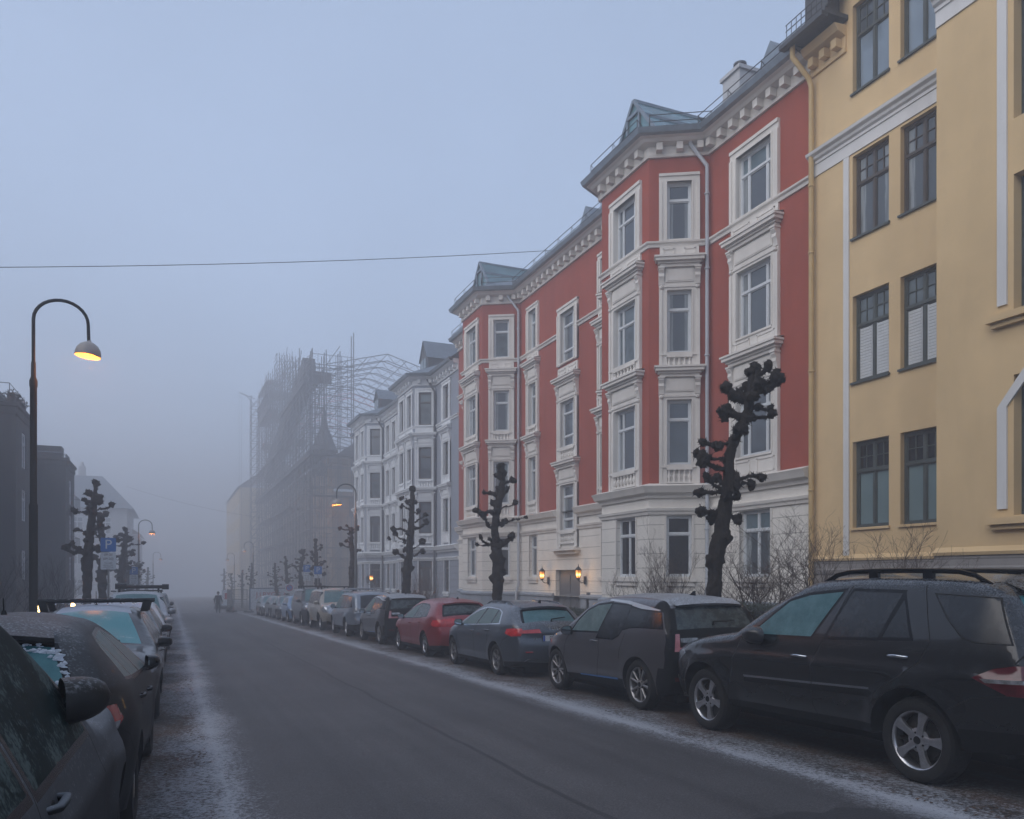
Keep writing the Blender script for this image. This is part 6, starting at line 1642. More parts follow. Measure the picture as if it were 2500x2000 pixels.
TLt = [(535, 1700, 46), (540, 1560, 46), (545, 1440, 48), (552, 1280, 56), (545, 1180, 56), (550, 1080, 60), (560, 980, 52), (570, 860, 46), (580, 740, 46), (595, 640, 44), (610, 540, 42), (620, 440, 38), (630, 340, 40), (640, 260, 30), (650, 200, 20)]
TLb = [([(648, 220), (642, 170), (640, 140)], 20, 44), ([(640, 290), (590, 280), (555, 270)], 30, 44), ([(610, 370), (560, 365), (515, 345)], 20, 26), ([(650, 300), (700, 310)], 30, 40), ([(650, 350), (680, 370)], 30, 46), ([(600, 490), (530, 490), (450, 490), (395, 475)], 14, 38), ([(580, 470), (560, 450)], 14, 22), ([(640, 470), (720, 460), (820, 450), (890, 410)], 13, 44), ([(550, 720), (480, 718), (430, 710)], 9, 28), ([(610, 720), (670, 680), (720, 650)], 14, 40), ([(640, 620), (700, 590), (740, 590)], 10, 24), ([(560, 760), (540, 755)], 14, 26), ([(600, 940), (680, 935)], 30, 48), ([(520, 1010), (440, 960), (360, 900), (320, 865)], 18, 34), ([(440, 970), (370, 990), (310, 950), (280, 915)], 18, 38)]
tl = pollard('tall pollard tree on the left pavement, nearest to the dark house', -2.75, 31.2, TLt, TLb, k, 535, zf, 4, .04, .4, burls=[(500, 1080, 30), (595, 1230, 36), (500, 1180, 30)])
for (x, y, src, rz, sc, lab) in ((8.5, 40.9, 'T2', 1.9, (1, 1, .97), 'bushy pollard tree half hidden by the lit right lamp post'), (8.4, 50.5, 't3', 2.6, (1, 1, .86), 'pollard tree beside the parking signs on the right'), (8.4, 57.8, 'T2', .6, (1, 1, .9), 'hazy pollard tree in front of the scaffolding, left of the parking signs'), (8.3, 64.5, 'tl', 2.2, (.9, .9, .8), 'hazy pollard tree in front of the scaffolding, above the light blue car'),
     (8.3, 71, 't3', 4., (.9, .9, .72), 'faint pollard tree at the foot of the scaffolding tower'), (7.2, 84, 't3', 1., (.8, .8, .8), 'faint slim pollard tree just right of the hoarding fence'), (7.2, 94, 'tl', 5., (.9, .9, .75), 'faint pollard tree behind the mesh fence'), (7.0, 108, 'T2', 3., (.9, .9, .8), 'very faint pollard tree in the mist right of the walker'), (7, 124, 't3', 2., (1, 1, .9), 'palest pollard tree above the walker'),
     (-2.98, 41.5, 'T2', 2.9, (1.25, 1.25, 1.06), 'second pollard tree of the left row, behind the parking sign'), (-2.75, 51, 'tl', 1.1, (1.25, 1.25, .98), 'third pollard tree of the left row'), (-2.7, 61.5, 't3', 3.5, (1.3, 1.3, .88), 'fourth pollard tree of the left row with many short arms'), (-2.6, 72., 'T2', 4.6, (.9, .9, .82), 'leaning pollard tree by the second left lamp post'), (-2.8, 100, 't3', .7, (1, 1, .8), 'faint pollard tree at the far end of the left row')):
    s = {'t3': t3, 'tl': tl}.get(src)
    if s is None: s = [o for o in bpy.data.objects if o.get('category') == 'tree' and 'far red bay' in o['label']][0]
    dup(s, (x, y, gz(y) + .1), rz, lab, sc)

# bare shrubs and garden trees
twigm = plain('bare_twigs', (.055, .038, .031), .85, var=.3, scale=8); twigr = plain('reddish_twigs', (.075, .05, .045), .85, var=.3, scale=8); twigd = plain('dark_branches', (.02, .018, .017), .9, var=.3, scale=8)
def grow(mb, p, d, L, r, lev, rnd, spread=.6, up=.15, kids=(3, 5), seglen=.22):
    n = max(2, int(L / seglen)); pts = [p]; dd = d.normalized()
    for i in range(n):
        dd = (dd + Vector((rnd.gauss(0, .13), rnd.gauss(0, .13), rnd.gauss(up * .35, .1)))).normalized(); pts.append(pts[-1] + dd * L / n)
    mb.tube(pts, [max(.0022, r * lerp(1, .35, i / n)) for i in range(n + 1)], 5 if r > .012 else 3, cap=False)
    if lev <= 0: return
    for k in range(rnd.randint(*kids)):
        t = rnd.uniform(.25, 1.); i = min(n - 1, int(t * n)); q = pts[i].lerp(pts[i + 1], t * n - i)
        side = Vector((rnd.gauss(0, 1), rnd.gauss(0, 1), rnd.gauss(.2, .5))).normalized()
        grow(mb, q, dd * (1 - spread * .5) + side * spread + Vector((0, 0, up)), L * rnd.uniform(.42, .72), r * rnd.uniform(.45, .65), lev - 1, rnd, spread, up, kids, seglen)
def shrub(label, x, y, h, w, stems, mat, seed, lev=3, r=.02, kids=(3, 5), spread=.55, up=.2, cat='shrub', name='bare_shrub', zoff=.0):
    rnd = random.Random(seed); t = thing(name, label, cat, (x, y, gz(y) + zoff), 0, 'leafless garden shrubs'); mb = MB()
    for i in range(stems):
        a = rnd.random() * 6.3; e = rnd.random() ** .6 * w
        grow(mb, Vector((math.cos(a) * .12, math.sin(a) * .12, 0)), Vector((math.cos(a) * e, math.sin(a) * e, 1)), h * rnd.uniform(.5, .75), r * rnd.uniform(.7, 1.2), lev, rnd, spread, up, kids)
    mb.build('branches', mat, t, fix=False, smooth=60); return t
shrub('bare brown shrub in front of the near red bay, left of the tall tree', 12.6, 18.6, 2.5, .75, 17, twigm, 1, 4, .018, (2, 4))
shrub('wide bare shrub with spidery twigs right of the tall tree', 12.6, 14.6, 2.9, .8, 15, twigm, 2, 4, .022, (3, 4), .75, .12)
shrub('bare shrub at the yellow downpipe', 12.8, 13.0, 2.9, .55, 9, twigm, 3, 4, .02, (2, 4), .7, .15)
shrub('bare shrub under the ochre house windows', 12.6, 11.0, 2.7, .7, 12, twigm, 4, 4, .018, (2, 4), .7, .15)
shrub('dense upright reddish shrub before the grey house corner', 13, 43.2, 3.0, .35, 34, twigr, 5, 2, .014, (3, 5), .3, .35)
shrub('bare garden tree at the left edge in front of the dark house', -6.3, 24.5, 5.6, .5, 3, twigd, 6, 4, .07, (3, 5), .6, .12, 'tree', 'bare_tree')
shrub('low bare shrub behind the left lamp post', -5.4, 33.0, 3.2, .9, 8, twigd, 7, 3, .022)
shrub('bare shrub behind the second left tree', -5.2, 41., 3.4, .8, 8, twigd, 8, 3, .022)
drym = plain('dry_flower_heads', (.1, .06, .045), .9, var=.4, scale=10)
t = thing('dry_hydrangea', 'shrub of brown dried flower heads below the grey house lantern', 'shrub', (11.6, 41., gz(41)), 0); m = MB(); rnd = random.Random(9); m2 = MB()
for i in range(90):
    p = Vector((rnd.gauss(0, .35), rnd.gauss(0, 1.6), rnd.uniform(.8, 1.75))); m.blob(p, rnd.uniform(.05, .1), rnd, 1, 0, .5); m2.tube([Vector((p.x * .4, p.y * .8, 0)), p], .006, 3, cap=False)
m.build('flower_heads', drym, t); m2.build('stems', twigm, t, fix=False)

# clipped evergreen hedge: leaf-sized faces through a box of twigs
hm, nt, p = _new('evergreen_hedge'); a = tex(nt, 14, 3)
nt.links.new(ramp(nt, a.outputs[0], [(.3, (.008, .013, .009)), (.7, (.028, .045, .026))]).outputs[0], p.inputs['Base Color']); p.inputs['Roughness'].default_value = .6
def hedge(label, x, y0, y1, h, th):
    rnd = random.Random(int(y0 * 10)); ym = (y0 + y1) / 2
    t = thing('hedge', label, 'hedge', (x, ym, gz(ym)), 0); m = MB(); n = int((y1 - y0) * 2600)
    for i in range(n):
        f = rnd.random()
        if f < .5: p = Vector((-th / 2 + rnd.gauss(0, .035), rnd.uniform(y0, y1) - ym, rnd.uniform(.05, h)))
        elif f < .85: p = Vector((rnd.uniform(-th / 2, th / 2), rnd.uniform(y0, y1) - ym, h + rnd.gauss(0, .035)))
        else: p = Vector((rnd.uniform(-th / 2, th / 2), rnd.choice((y0, y1)) - ym + rnd.gauss(0, .03), rnd.uniform(.05, h)))
        p.z += .05 * noise.noise(Vector((p.y * 2, p.x, 1))); p.x += .06 * noise.noise(Vector((p.y * 2.5, p.z * 2, 5)))
        u = Vector((rnd.gauss(0, 1), rnd.gauss(0, 1), rnd.gauss(0, 1))).normalized() * rnd.uniform(.014, .03); v = u.orthogonal() * .5
        m.add([p - u, p - v, p + u, p + v], [(0, 1, 2, 3)])
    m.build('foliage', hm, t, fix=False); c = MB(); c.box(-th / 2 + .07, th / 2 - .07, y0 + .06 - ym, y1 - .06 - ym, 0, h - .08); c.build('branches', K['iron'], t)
hedge('dark clipped hedge behind the tall tree and the electric car', 10.9, 8.5, 15.6, 1.3, .7)
hedge('dark clipped hedge before the near red bay', 10.9, 16.2, 21.5, 1.05, .6)

# ------------------------------------------------------------------ lamp posts
lampm = plain('dark_green_post', (.006, .009, .01), .65, var=.2, scale=6); lampg = plain('grey_post', (.09, .1, .105), .5, var=.15)
dome = plain('lamp_dome', (.35, .33, .32), .45, var=.1)
GLOW = emit('street_lamp_glow', (1., .33, .05), 2.0)
def lamp(label, x, y, H, s, mat, energy=60., detail=True):
    z0 = gz(y) + .1; t = thing('street_lamp', label, 'street lamp', (x, y, z0), 0, 'gooseneck street lamps')
    f = H / 7.5; m = MB(); n = 14
    m.lathe([(.1, 0), (.1, .9 * f), (.085, .95 * f), (.076, 1.0 * f), (.076, 3.3 * f), (.08, 3.36 * f), (.062, 3.42 * f), (.062, 5.7 * f), (.072, 5.74 * f), (.072, 5.84 * f), (.045, 5.92 * f), (.042, 6.2 * f), (.034, 6.22 * f)], n)
    W = .95; arc = [(0, 6.2 * f)] + [(0, 6.2 * f + .1)]
    R_ = W / 2; zt = H - R_ * .9
    arc = [(0, 6.2 * f), (0, zt)] + [(R_ - R_ * math.cos(a * PI / 14), zt + R_ * .9 * math.sin(a * PI / 14)) for a in range(1, 14)] + [(W, zt), (W + .01, zt - .34)]
    m.tube([(s * a, 0, b) for a, b in arc], .032, 10)
    m.build('post', mat, t, smooth=35)
    hz = zt - .34; h = MB(); M_ = Matrix.Translation((s * (W + .02), 0, hz)) @ Matrix.Rotation(s * .10, 4, 'Y') @ Matrix.Scale(.88, 4)
    h.lathe([(.03, .04), (.05, .0), (.11, -.025), (.19, -.08), (.245, -.16), (.268, -.25), (.272, -.33), (.262, -.335), (.258, -.25), (.235, -.17), (.18, -.1), (.1, -.05), (.001, -.045)], 28, M_)
    hd = h.build('lamp_head', dome, t, smooth=50)
    g = MB(); g.lathe([(.001, -.2), (.16, -.21), (.2, -.245), (.2, -.255), (.001, -.285)], 20, M_); g.build('bulb', GLOW, hd, smooth=60)
    l = bpy.data.lights.new('lamp_light', 'POINT'); l.energy = energy; l.color = (1, .3, .045); l.shadow_soft_size = .12
    o = bpy.data.objects.new('lamp_light', l); COL.objects.link(o); o.parent = t; o.location = M_ @ Vector((0, 0, -.4))
    return t
lamp('tall dark gooseneck street lamp lit orange, nearest on the left', -2.5, 18.0, 7.4, 1, lampm, 32.)
lamp('grey gooseneck street lamp lit orange in front of the grey house', 8.5, 40., 7.0, -1, lampg, 36.)
lamp('second lit gooseneck street lamp of the left row, in haze', -2.4, 68., 7.3, 1, lampg, 36.)
lamp('faint gooseneck street lamp by the scaffolding tower', 8.2, 92., 7.2, -1, lampg, 20.)
lamp('palest gooseneck street lamp, above the walker', 8.0, 118., 7.2, -1, lampg, 20.)
lamp('faint gooseneck street lamp at the far left end', -2.4, 118., 7.2, 1, lampg, 20.)

# ------------------------------------------------------------------ signs
signblue = plain('sign_blue', (.012, .13, .42), .4, var=.06); signwhite = plain('sign_white', (.5, .55, .6), .45, var=.06); signink = plain('sign_ink', (.02, .025, .03), .5); signpost = plain('galvanised_post', (.25, .26, .27), .45, .5, var=.15); signred = plain('sign_red', (.35, .03, .05), .45, var=.08)
def park_sign(label, x, y, zc, w, lines, wheel=False, name='parking_sign', group='blue parking signs'):
    z0 = gz(y) + .1; t = thing(name, label, 'sign', (x, y, z0), 0, group)
    m = MB(); top = zc - z0 + w * .55; m.tube([(0, .03, -.1), (0, .03, top)], .03, 10); m.build('post', signpost, t, smooth=40)
    F = lambda zz, o=0.: frame_M((0, -.012 - o, zz), (1, 0, 0), (0, 0, 1))
    def panel_(zm, hw, hh, mat, nm):
        b = MB(); r = .025; P = [(-hw + r, -hh), (hw - r, -hh), (hw, -hh + r), (hw, hh - r), (hw - r, hh), (-hw + r, hh), (-hw, hh - r), (-hw, -hh + r)]
        b.prism(P, F(zm), -.01, .003, 0); return b
    zm = zc - z0; b = panel_(zm, w / 2, w / 2, signblue, 'panel')
    fr = w / 2 * .97
    add_text(b, 'P', w * .95, F(zm, .004), 1, .001); b.build('blue_panel', [signblue, signwhite], t)
    hh = w * (.62 if not wheel else .24); zl = zm - w / 2 - hh - .02; b = panel_(zl, w / 2, hh, signwhite, 'x')
    if wheel:
        q = F(zl, .004); R_ = w * .13
        b.tube([q @ Vector((R_ * math.cos(a * PI / 9 - 2.7) - w * .02, R_ * math.sin(a * PI / 9 - 2.7) - w * .05, 0)) for a in range(13)], w * .018, 5, 1); b.tube([q @ Vector(v) for v in ((-w * .05, w * .17, 0), (-w * .02, 0, 0), (w * .09, 0, 0), (w * .14, -w * .12, 0))], w * .022, 5, 1); b.lathe([(.001, .004), (w * .035, .002)], 8, q @ Matrix.Translation((-w * .06, w * .2, 0)), 1)
    else:
        zz = hh * .72
        for txt, sz in lines: add_text(b, txt, sz * w, F(zl + zz, .004), 1, .0008); zz -= sz * w * 1.28
    b.build('text_panel', [signwhite, signink], t)
    return t
LN = [('09-20', .23), ('(09-20)', .23), ('Mot avgift', .13), ('BETALT MED', .11), ('PARKERINGS-', .11), ('BEVIS', .11), ('Tillatt P 3 t', .11)]
park_sign('blue P sign with white time panel among the left trees', -1.95, 29.5, 2.72, .46, LN)
park_sign('small pale blue P sign far along the left row', -2.1, 52., 2.0, .45, LN)
park_sign('left of the two blue P signs on the right pavement, with long time panel', 8.25, 54.2, 2.2, .47, LN)
park_sign('right of the two blue P signs on the right pavement, with wheelchair panel', 8.25, 49.8, 2.05, .48, [], True)
t = thing('no_parking_sign', 'square white sign with round no parking symbol beside the light blue car', 'sign', (8.3, 63.2, gz(63.2)), 0)
m = MB(); m.tube([(0, .03, 0), (0, .03, 2.5)], .03, 8); m.build('post', signpost, t, smooth=40)
m = MB(); F = frame_M((0, -.012, 2.05), (1, 0, 0), (0, 0, 1)); m.prism([(-.33, -.42), (.33, -.42), (.33, .3), (-.33, .3)], F, -.01, .004, 0); m.lathe([(.001, .008), (.26, .008), (.26, .004)], 28, F, 1); m.lathe([(.001, .011), (.2, .011), (.2, .008)], 28, F, 2)
m.prism([(-.17, .14), (-.14, .17), (.17, -.14), (.14, -.17)], F, .011, .014, 1); m.build('panel', [signwhite, signred, signblue], t)

# ------------------------------------------------------------------ wires
def wire(label, a, b, sag, r=.012, name='overhead_wire'):
    a, b = Vector(a), Vector(b); m = MB(); m.tube([a.lerp(b, i / 24) - Vector((0, 0, sag * 4 * (i / 24) * (1 - i / 24))) for i in range(25)], r, 5)
    tag(m.build(name, K['iron'], smooth=60), label, 'wire', 'wires across the street')
wire('thin dark wire across the street to the red house eave', (-14., 32., 11.0), (15.9, 32.1, 16.33), .3, .013)
wire('faint sagging wire far off between pale house and scaffolding', (-7.2, 151., 17.0), (16.2, 128., 10.3), .7, .02)

# ------------------------------------------------------------------ scaffolded corner building
tubem = plain('scaffold_tube', (.09, .095, .1), .5, .3, var=.2, scale=2); deckm = plain('scaffold_deck', (.04, .04, .044), .8, var=.3, scale=2); redtube = plain('red_tube', (.5, .05, .06), .5, var=.1); sheetm = plain('sheeting', (.3, .33, .37), .6, var=.15)
sorg = (20., 105., gz(105))
sb = thing('sandstone_house', 'brown sandstone building wrapped in scaffolding at the street corner', 'building', sorg); rnd = random.Random(21)
w_ = MB(); ops = []
SP = [(15.0, 82.), (15.0, 136.)]
for k in range(14):
    for b, t in ((.2, 2.4), (4., 6.2), (7.8, 10.)): ops.append((2 + k * 3.8, 3.3 + k * 3.8, b, t))
wall_seg(w_, SP[0], SP[1], -4, 13.2, ops, .3); E0 = [((30, 82.), (15., 82.))]
eops = [(a, a + 1.3, b, t) for a in (1.5, 5., 8.5, 12.) for b, t in ((.2, 2.6), (4., 6.2), (7.8, 10.))]
wall_seg(w_, (30, 82.), (15., 82.), -4, 13.2, eops, .3); wall_seg(w_, (15, 136), (30, 136), -4, 13.2); wall_seg(w_, (30, 136), (30, 82), -4, 13.2)
w_.build('wall', K['sand'], sb, sorg)
for k in range(14):
    for b, t in ((.2, 2.4), (4., 6.2), (7.8, 10.)): place_window(sb, sorg, SP[0], SP[1], 2.65 + k * 3.8, b, 1.3, t - b, 'two', K['fbrown'], rnd, .25)
for a in (1.5, 5., 8.5, 12.):
    for b, t in ((.2, 2.6), (4., 6.2), (7.8, 10.)): place_window(sb, sorg, (30, 82.), (15., 82.), a + .65, b, 1.3, t - b, 'two', K['fbrown'], rnd, .25)
c = MB(); c.sweep([(30, 82.), (15., 82.), (15., 136)], [(-.01, 13.2), (.2, 13.2), (.5, 13.7), (-.01, 13.8)]); c.sweep([(30, 82.), (15., 82.), (15., 136)], [(-.01, 3.3), (.15, 3.3), (.2, 3.6), (-.01, 3.7)]); c.build('cornice', K['sand'], sb, sorg)
r = MB(); r.add([(15, 82, 13.8), (15, 136, 13.8), (22, 136, 19), (22, 82, 19), (30, 82, 13.8), (30, 136, 13.8)], [(0, 1, 2, 3), (3, 2, 5, 4), (0, 3, 4), (1, 5, 2)]); r.build('roof', K['slate'], sb, sorg)
r = MB(); r.add([(17.0, 81.6, 13.9), (21, 81.6, 17.8), (21, 86, 17.8), (17.0, 86, 13.9), (21, 81.6, 13.9), (21, 86, 13.9)], [(0, 1, 2, 3), (0, 4, 1), (3, 2, 5)]); r.build('glass_roof', K['roofglass'], sb, sorg)
tt = MB(); tt.lathe([(1.5, 12.5), (1.5, 14.8), (1.75, 15), (1.2, 16.), (.55, 17.4), (.3, 18.6), (.02, 20.2)], 10, Matrix.Translation((14.9, 86, 0)) @ Matrix.Scale(.85, 4, (1, 0, 0)) @ Matrix.Scale(.85, 4, (0, 1, 0))); tt.build('turret', K['slate'], sb, sorg, smooth=30)

sc = thing('scaffolding', 'tall tube scaffolding with temporary roof trusses around the sandstone corner building', 'scaffolding', sorg)
SM = {k: MB() for k in ('uprights', 'ledgers', 'braces', 'guard_rails')}
def top_at(y): return lerp(23.6, 30., sstep(82, 108, y)) if y < 124 else (30. if y < 131 else 27)
rnd = random.Random(4); T_ = .06
xs = (12.6, 13.9)
ys = [80.5 + 2.5 * i for i in range(23)]
for i, y in enumerate(ys):
    H_ = top_at(y) + rnd.choice((0, 0, 0, .5, .9, 1.8))
    for x in xs: SM['uprights'].tube([(x, y, gz(y) - .2), (x, y, H_)], T_, 4, cap=False)
    z = gz(y) + 2.
    while z < H_ - .5:
        SM['ledgers'].tube([(xs[0], y, z), (xs[1], y, z)], T_ * .8, 4, cap=False)
        if i < len(ys) - 1:
            for x in xs:
                SM['ledgers'].tube([(x, y, z), (x, y + 2.5, z)], T_ * .8, 4, cap=False)
            for g in (.5, 1.0): SM['guard_rails'].tube([(xs[0] - .03, y, z + g), (xs[0] - .03, y + 2.5, z + g)], T_ * .55, 4, cap=False)
            if (i + int(z / 2)) % 2 == 0: SM['braces'].tube([(xs[0], y, z), (xs[0], y + 2.5, z + 2)], T_ * .7, 4, cap=False)
            if (i + int(z / 2)) % 3 == 1: SM['braces'].tube([(xs[1], y + 2.5, z), (xs[1], y, z + 2)], T_ * .7, 4, cap=False)
        z += 2.
# end face towards the camera
xe_ = [12.6, 15.3]
exs = [12.6 + 1.35 * i for i in range(4)]
for x in exs:
    H_ = 24.6 if x > 16 else 24.
    for y in (79.4, 80.5): SM['uprights'].tube([(x, y, gz(y) - .2), (x, y, H_ + (1.4 if x > 16.5 else 0))], T_, 4, cap=False)
z = .5
while z < 24:
    for y in (79.4, 80.5):
        SM['ledgers'].tube([(exs[0], y, z), (exs[-1], y, z)], T_ * .8, 4, cap=False)
    SM['guard_rails'].tube([(exs[0], 79.4, z + 1), (exs[-1], 79.4, z + 1)], T_ * .55, 4, cap=False)
    for j in range(len(exs) - 1):
        if (j + int(z)) % 2: SM['braces'].tube([(exs[j], 79.4, z), (exs[j + 1], 79.4, z + 2)], T_ * .7, 4, cap=False)
    z += 2.
for z in (1.5, 3.5, 5.5, 7.5, 9.5, 11.5, 15.5, 17.5, 19.5, 21.5):
    for j in range(8):
        x = 12.6 + j * .58
        SM['guard_rails'].tube([(x, 79.6, z), (x, 79.6, z + 2)], T_ * .5, 4, cap=False)
for y in ys[:-1]:
    SM['uprights'].tube([(13.2, y + 1.25, gz(y)), (13.2, y + 1.25, top_at(y) - 1)], T_ * .7, 4, cap=False)
# lattice tower at the far end with its hoist arm
for x in (11.6, 12.8):
    for y in (133., 135.5):
        SM['uprights'].tube([(x, y, -3), (x, y, 30.5)], T_ * 1.1, 4, cap=False)
z = -2
while z < 30:
    for (a, b) in (((11.6, 133.), (12.8, 133.)), ((12.8, 133.), (12.8, 135.5)), ((11.6, 135.5), (12.8, 135.5)), ((11.6, 133), (11.6, 135.5))):
        SM['ledgers'].tube([(*a, z), (*b, z)], T_, 4, cap=False); SM['braces'].tube([(*a, z), (*b, z + 1.4)], T_ * .8, 4, cap=False)
    z += 1.4
for k, m in SM.items():
    nm = {'uprights': 'upright', 'ledgers': 'ledger', 'braces': 'brace', 'guard_rails': 'guard_rail'}[k]
    tag(m.build(nm, tubem, sc, sorg, fix=False), kind='stuff')
h = MB(); h.tube([(12.2, 134, 30.2), (9.8, 134, 31.0)], .07, 5); h.tube([(12.2, 134, 29.2), (10.8, 134, 30.6)], .05, 5)
for x in (9.8, 10.15): h.tube([(x, 134, 31.), (x, 134, -2)], .02, 4)
h.lathe([(.28, -.08), (.28, .08)], 12, Matrix.Translation((9.9, 134, 30.7)) @ Matrix.Rotation(PI / 2, 4, 'X')); h.build('hoist', tubem, sc, sorg)
for (x0, x1, y0, y1, z, th) in ((12.5, 14., 79.4, 137, 13.6, .5), (12.5, 17.2, 79.2, 80.6, 13.6, .45), (12.5, 14, 118, 131, 25.2, 1.0), (12.5, 14, 100, 131, 5.6, .3), (12.5, 14, 95, 131, 9.6, .25), (12.5, 14, 84, 104, 21.6, .5), (12.5, 14, 104, 134, 17.6, .4), (12.5, 14., 120, 134, 28, .25), (12.5, 14, 79.4, 131, 1.6, .2), (12.5, 17.2, 79.2, 80.6, 9.6, .2)):
    d = MB(); d.box(x0, x1, y0, y1, z, z + th * .35); d.box(x0 - .05, x0, y0, y1, z, z + th); d.build('deck', deckm, sc, sorg)
for (x0, x1, y, z, th) in ((12.6, 17.7, 124, 28.6, 1.2), (12.4, 18.5, 132, 26.8, 1.3), (12.6, 14.8, 82, 21.6, 1.1), (12.6, 16.5, 110, 19.5, 1.), (12.6, 17, 128, 21.5, .9)):
    d = MB(); d.box(x0, x1, y - .7, y + .7, z, z + .2); d.box(x0, x1, y - .76, y - .7, z - th * .5, z + th * .6); d.build('deck', deckm, sc, sorg)
    q = MB()
    for k in range(int((x1 - x0) / 1.2) + 1):
        x = x0 + k * 1.2; q.tube([(x, y - .8, -2), (x, y - .8, z + 2.2)], T_ * .8, 4, cap=False)
    zz = 0.
    while zz < z + 2: q.tube([(x0, y - .8, zz), (x1, y - .8, zz)], T_ * .7, 4, cap=False); zz += 2.
    tag(q.build('upright', tubem, sc, sorg, fix=False), kind='stuff')
# covered stair climbing along the face
d = MB()
for i in range(6):
    y = 120 - i * 6.2; z = 17.5 + i * 1.05
    d.obox((13.25, y, z), (.65, 0, 0), (0, 3.2, -1.0), (0, 0, .95))
d.build('covered_stair', deckm, sc, sorg)
d = MB(); d.box(12.4, 14.1, 119, 131, 29.8, 29.95); d.build('cover_sheet', sheetm, sc, sorg)
def truss(y, x0=14.2, xr=20.5, x1=26.5, z0=23.0, zr=24.7, mat=None):
    t = MB()
    for a, b in (((x0, z0), (xr, zr)), ((xr, zr), (x1, z0))):
        n = 8
        P = [(lerp(a[0], b[0], i / n), lerp(a[1], b[1], i / n)) for i in range(n + 1)]
        t.tube([(P[0][0], y, P[0][1]), (P[-1][0], y, P[-1][1])], .05, 4); t.tube([(P[0][0], y, P[0][1] - .7), (P[-1][0], y, P[-1][1] - .7)], .05, 4)
        for i in range(n): t.tube([(P[i][0], y, P[i][1] - (.7 if i % 2 else 0)), (P[i + 1][0], y, P[i + 1][1] - (0 if i % 2 else .7))], .032, 4)
    return t
for i in range(20):
    y = 81 + i * 2.7; lift = lerp(0, 5.4, sstep(82, 112, y)) if False else 0
    t = truss(y, z0=23.0, zr=24.7); t.build('roof_truss', redtube if i in (7, 12, 14) else tubem, sc, sorg, fix=False)
p = MB()
for x, z in ((16.3, 23.57), (18.4, 24.13), (20.5, 24.7), (22.5, 24.13), (24.5, 23.57)): p.tube([(x, 81, z), (x, 132.3, z)], .035, 4)
p.build('purlin', tubem, sc, sorg, fix=False)
for z in (14.5, 15.6): 
    m = MB(); m.tube([(15, 80.2, z), (21, 80.2, z)], .04, 4); m.build('handrail', tubem, sc, sorg)
m = MB(); F = frame_M((15.6, 79.3, 10.2), (1, 0, 0), (0, 0, 1)); m.prism([(-.95, -.13), (.95, -.13), (.95, .13), (-.95, .13)], F, 0, .03); m.build('banner', signwhite, sc, sorg)

for o_ in (sb, sc): o_.location = (25., 131.2, -3.05); o_.scale = (1.25,) * 3  # house and scaffolding enlarged and moved back together, scaled about the camera position
# hoarding and mesh fence at the corner
t = thing('hoarding', 'white builder hoarding with red lettering at the foot of the scaffolding', 'hoarding', (6.15, 71.6, gz(71.6)), 0)
m = MB(); F = frame_M((1.9, 0, 1.15), (1, 0, 0), (0, 0, 1)); m.prism([(-1.9, -.88), (1.95, -.88), (1.95, .88), (-1.9, .88)], F, -.03, .03, 0); m.prism([(-1.95, .88), (2., .88), (2., .95), (-1.95, .95)], F, -.05, .05, 2); m.prism([(-1.97, -.95), (-1.89, -.95), (-1.89, .95), (-1.97, .95)], F, -.05, .06, 2)
add_text(m, 'J.I.BYGG AS', .62, F @ Matrix.Translation((.0, .35, .032)), 1, .004, .93)
add_text(m, 'TOTALENTREPRENØR', .26, F @ Matrix.Translation((-.1, -.2, .032)), 3, .004)
m.build('board', [signwhite, signred, plain('blue_frame', (.05, .09, .16), .5), signblue], t)
for x in (.1, 2., 3.7):
    b = MB(); b.tube([(x, .1, 0), (x, .1, 2.1)], .04, 6); b.box(x - .15, x + .15, -.3, .3, 0, .12); b.build('post', deckm, t)
def mesh_fence(label, x0, y0, x1, y1):
    a = Vector((x0, y0, 0)); d = Vector((x1 - x0, y1 - y0, 0)); L = d.length; d.normalize(); t = thing('mesh_fence', label, 'fence', (x0, y0, gz(y0)), 0, 'wire mesh fence panels')
    m = MB()
    for q in (((0, .15), (L, .15)), ((0, 1.95), (L, 1.95)), ((0, .05), (0, 2.)), ((L, .05), (L, 2.)), ((0, 1.1), (L, 1.1))): m.tube([d * q[0][0] + Vector((0, 0, q[0][1])), d * q[1][0] + Vector((0, 0, q[1][1]))], .03, 5)
    m.build('frame', tubem, t); w2 = MB(); n = int(L / .13)
    for i in range(1, n): w2.tube([d * (L * i / n) + Vector((0, 0, .15)), d * (L * i / n) + Vector((0, 0, 1.95))], .009, 3, cap=False)
    for k in range(1, 9): w2.tube([Vector((0, 0, .15 + .2 * k)), d * L + Vector((0, 0, .15 + .2 * k))], .009, 3, cap=False)
    w2.build('wire_mesh', tubem, t, fix=False)
    f = MB(); 
    for x in (0, L): f.obox(d * x + Vector((0, 0, .07)), d * .3, Vector((-d.y, d.x, 0)) * .12, (0, 0, .07))
    f.build('foot', deckm, t)
mesh_fence('wire fence panel joining the hoarding', 5.9, 71.8, 4.9, 73.2); mesh_fence('wire fence panel nearest to the walker', 4.8, 73.4, 4.6, 76.6)
t = thing('notice_board', 'small white notice with red block behind the wire fence', 'sign', (4.75, 80, gz(80)), 0)
m = MB(); m.box(-.45, .45, 0, .05, .5, 2.0); m.build('panel', signwhite, t); m = MB(); m.box(-.2, .3, -.02, 0, 1.1, 1.7); m.build('red_block', signred, t)

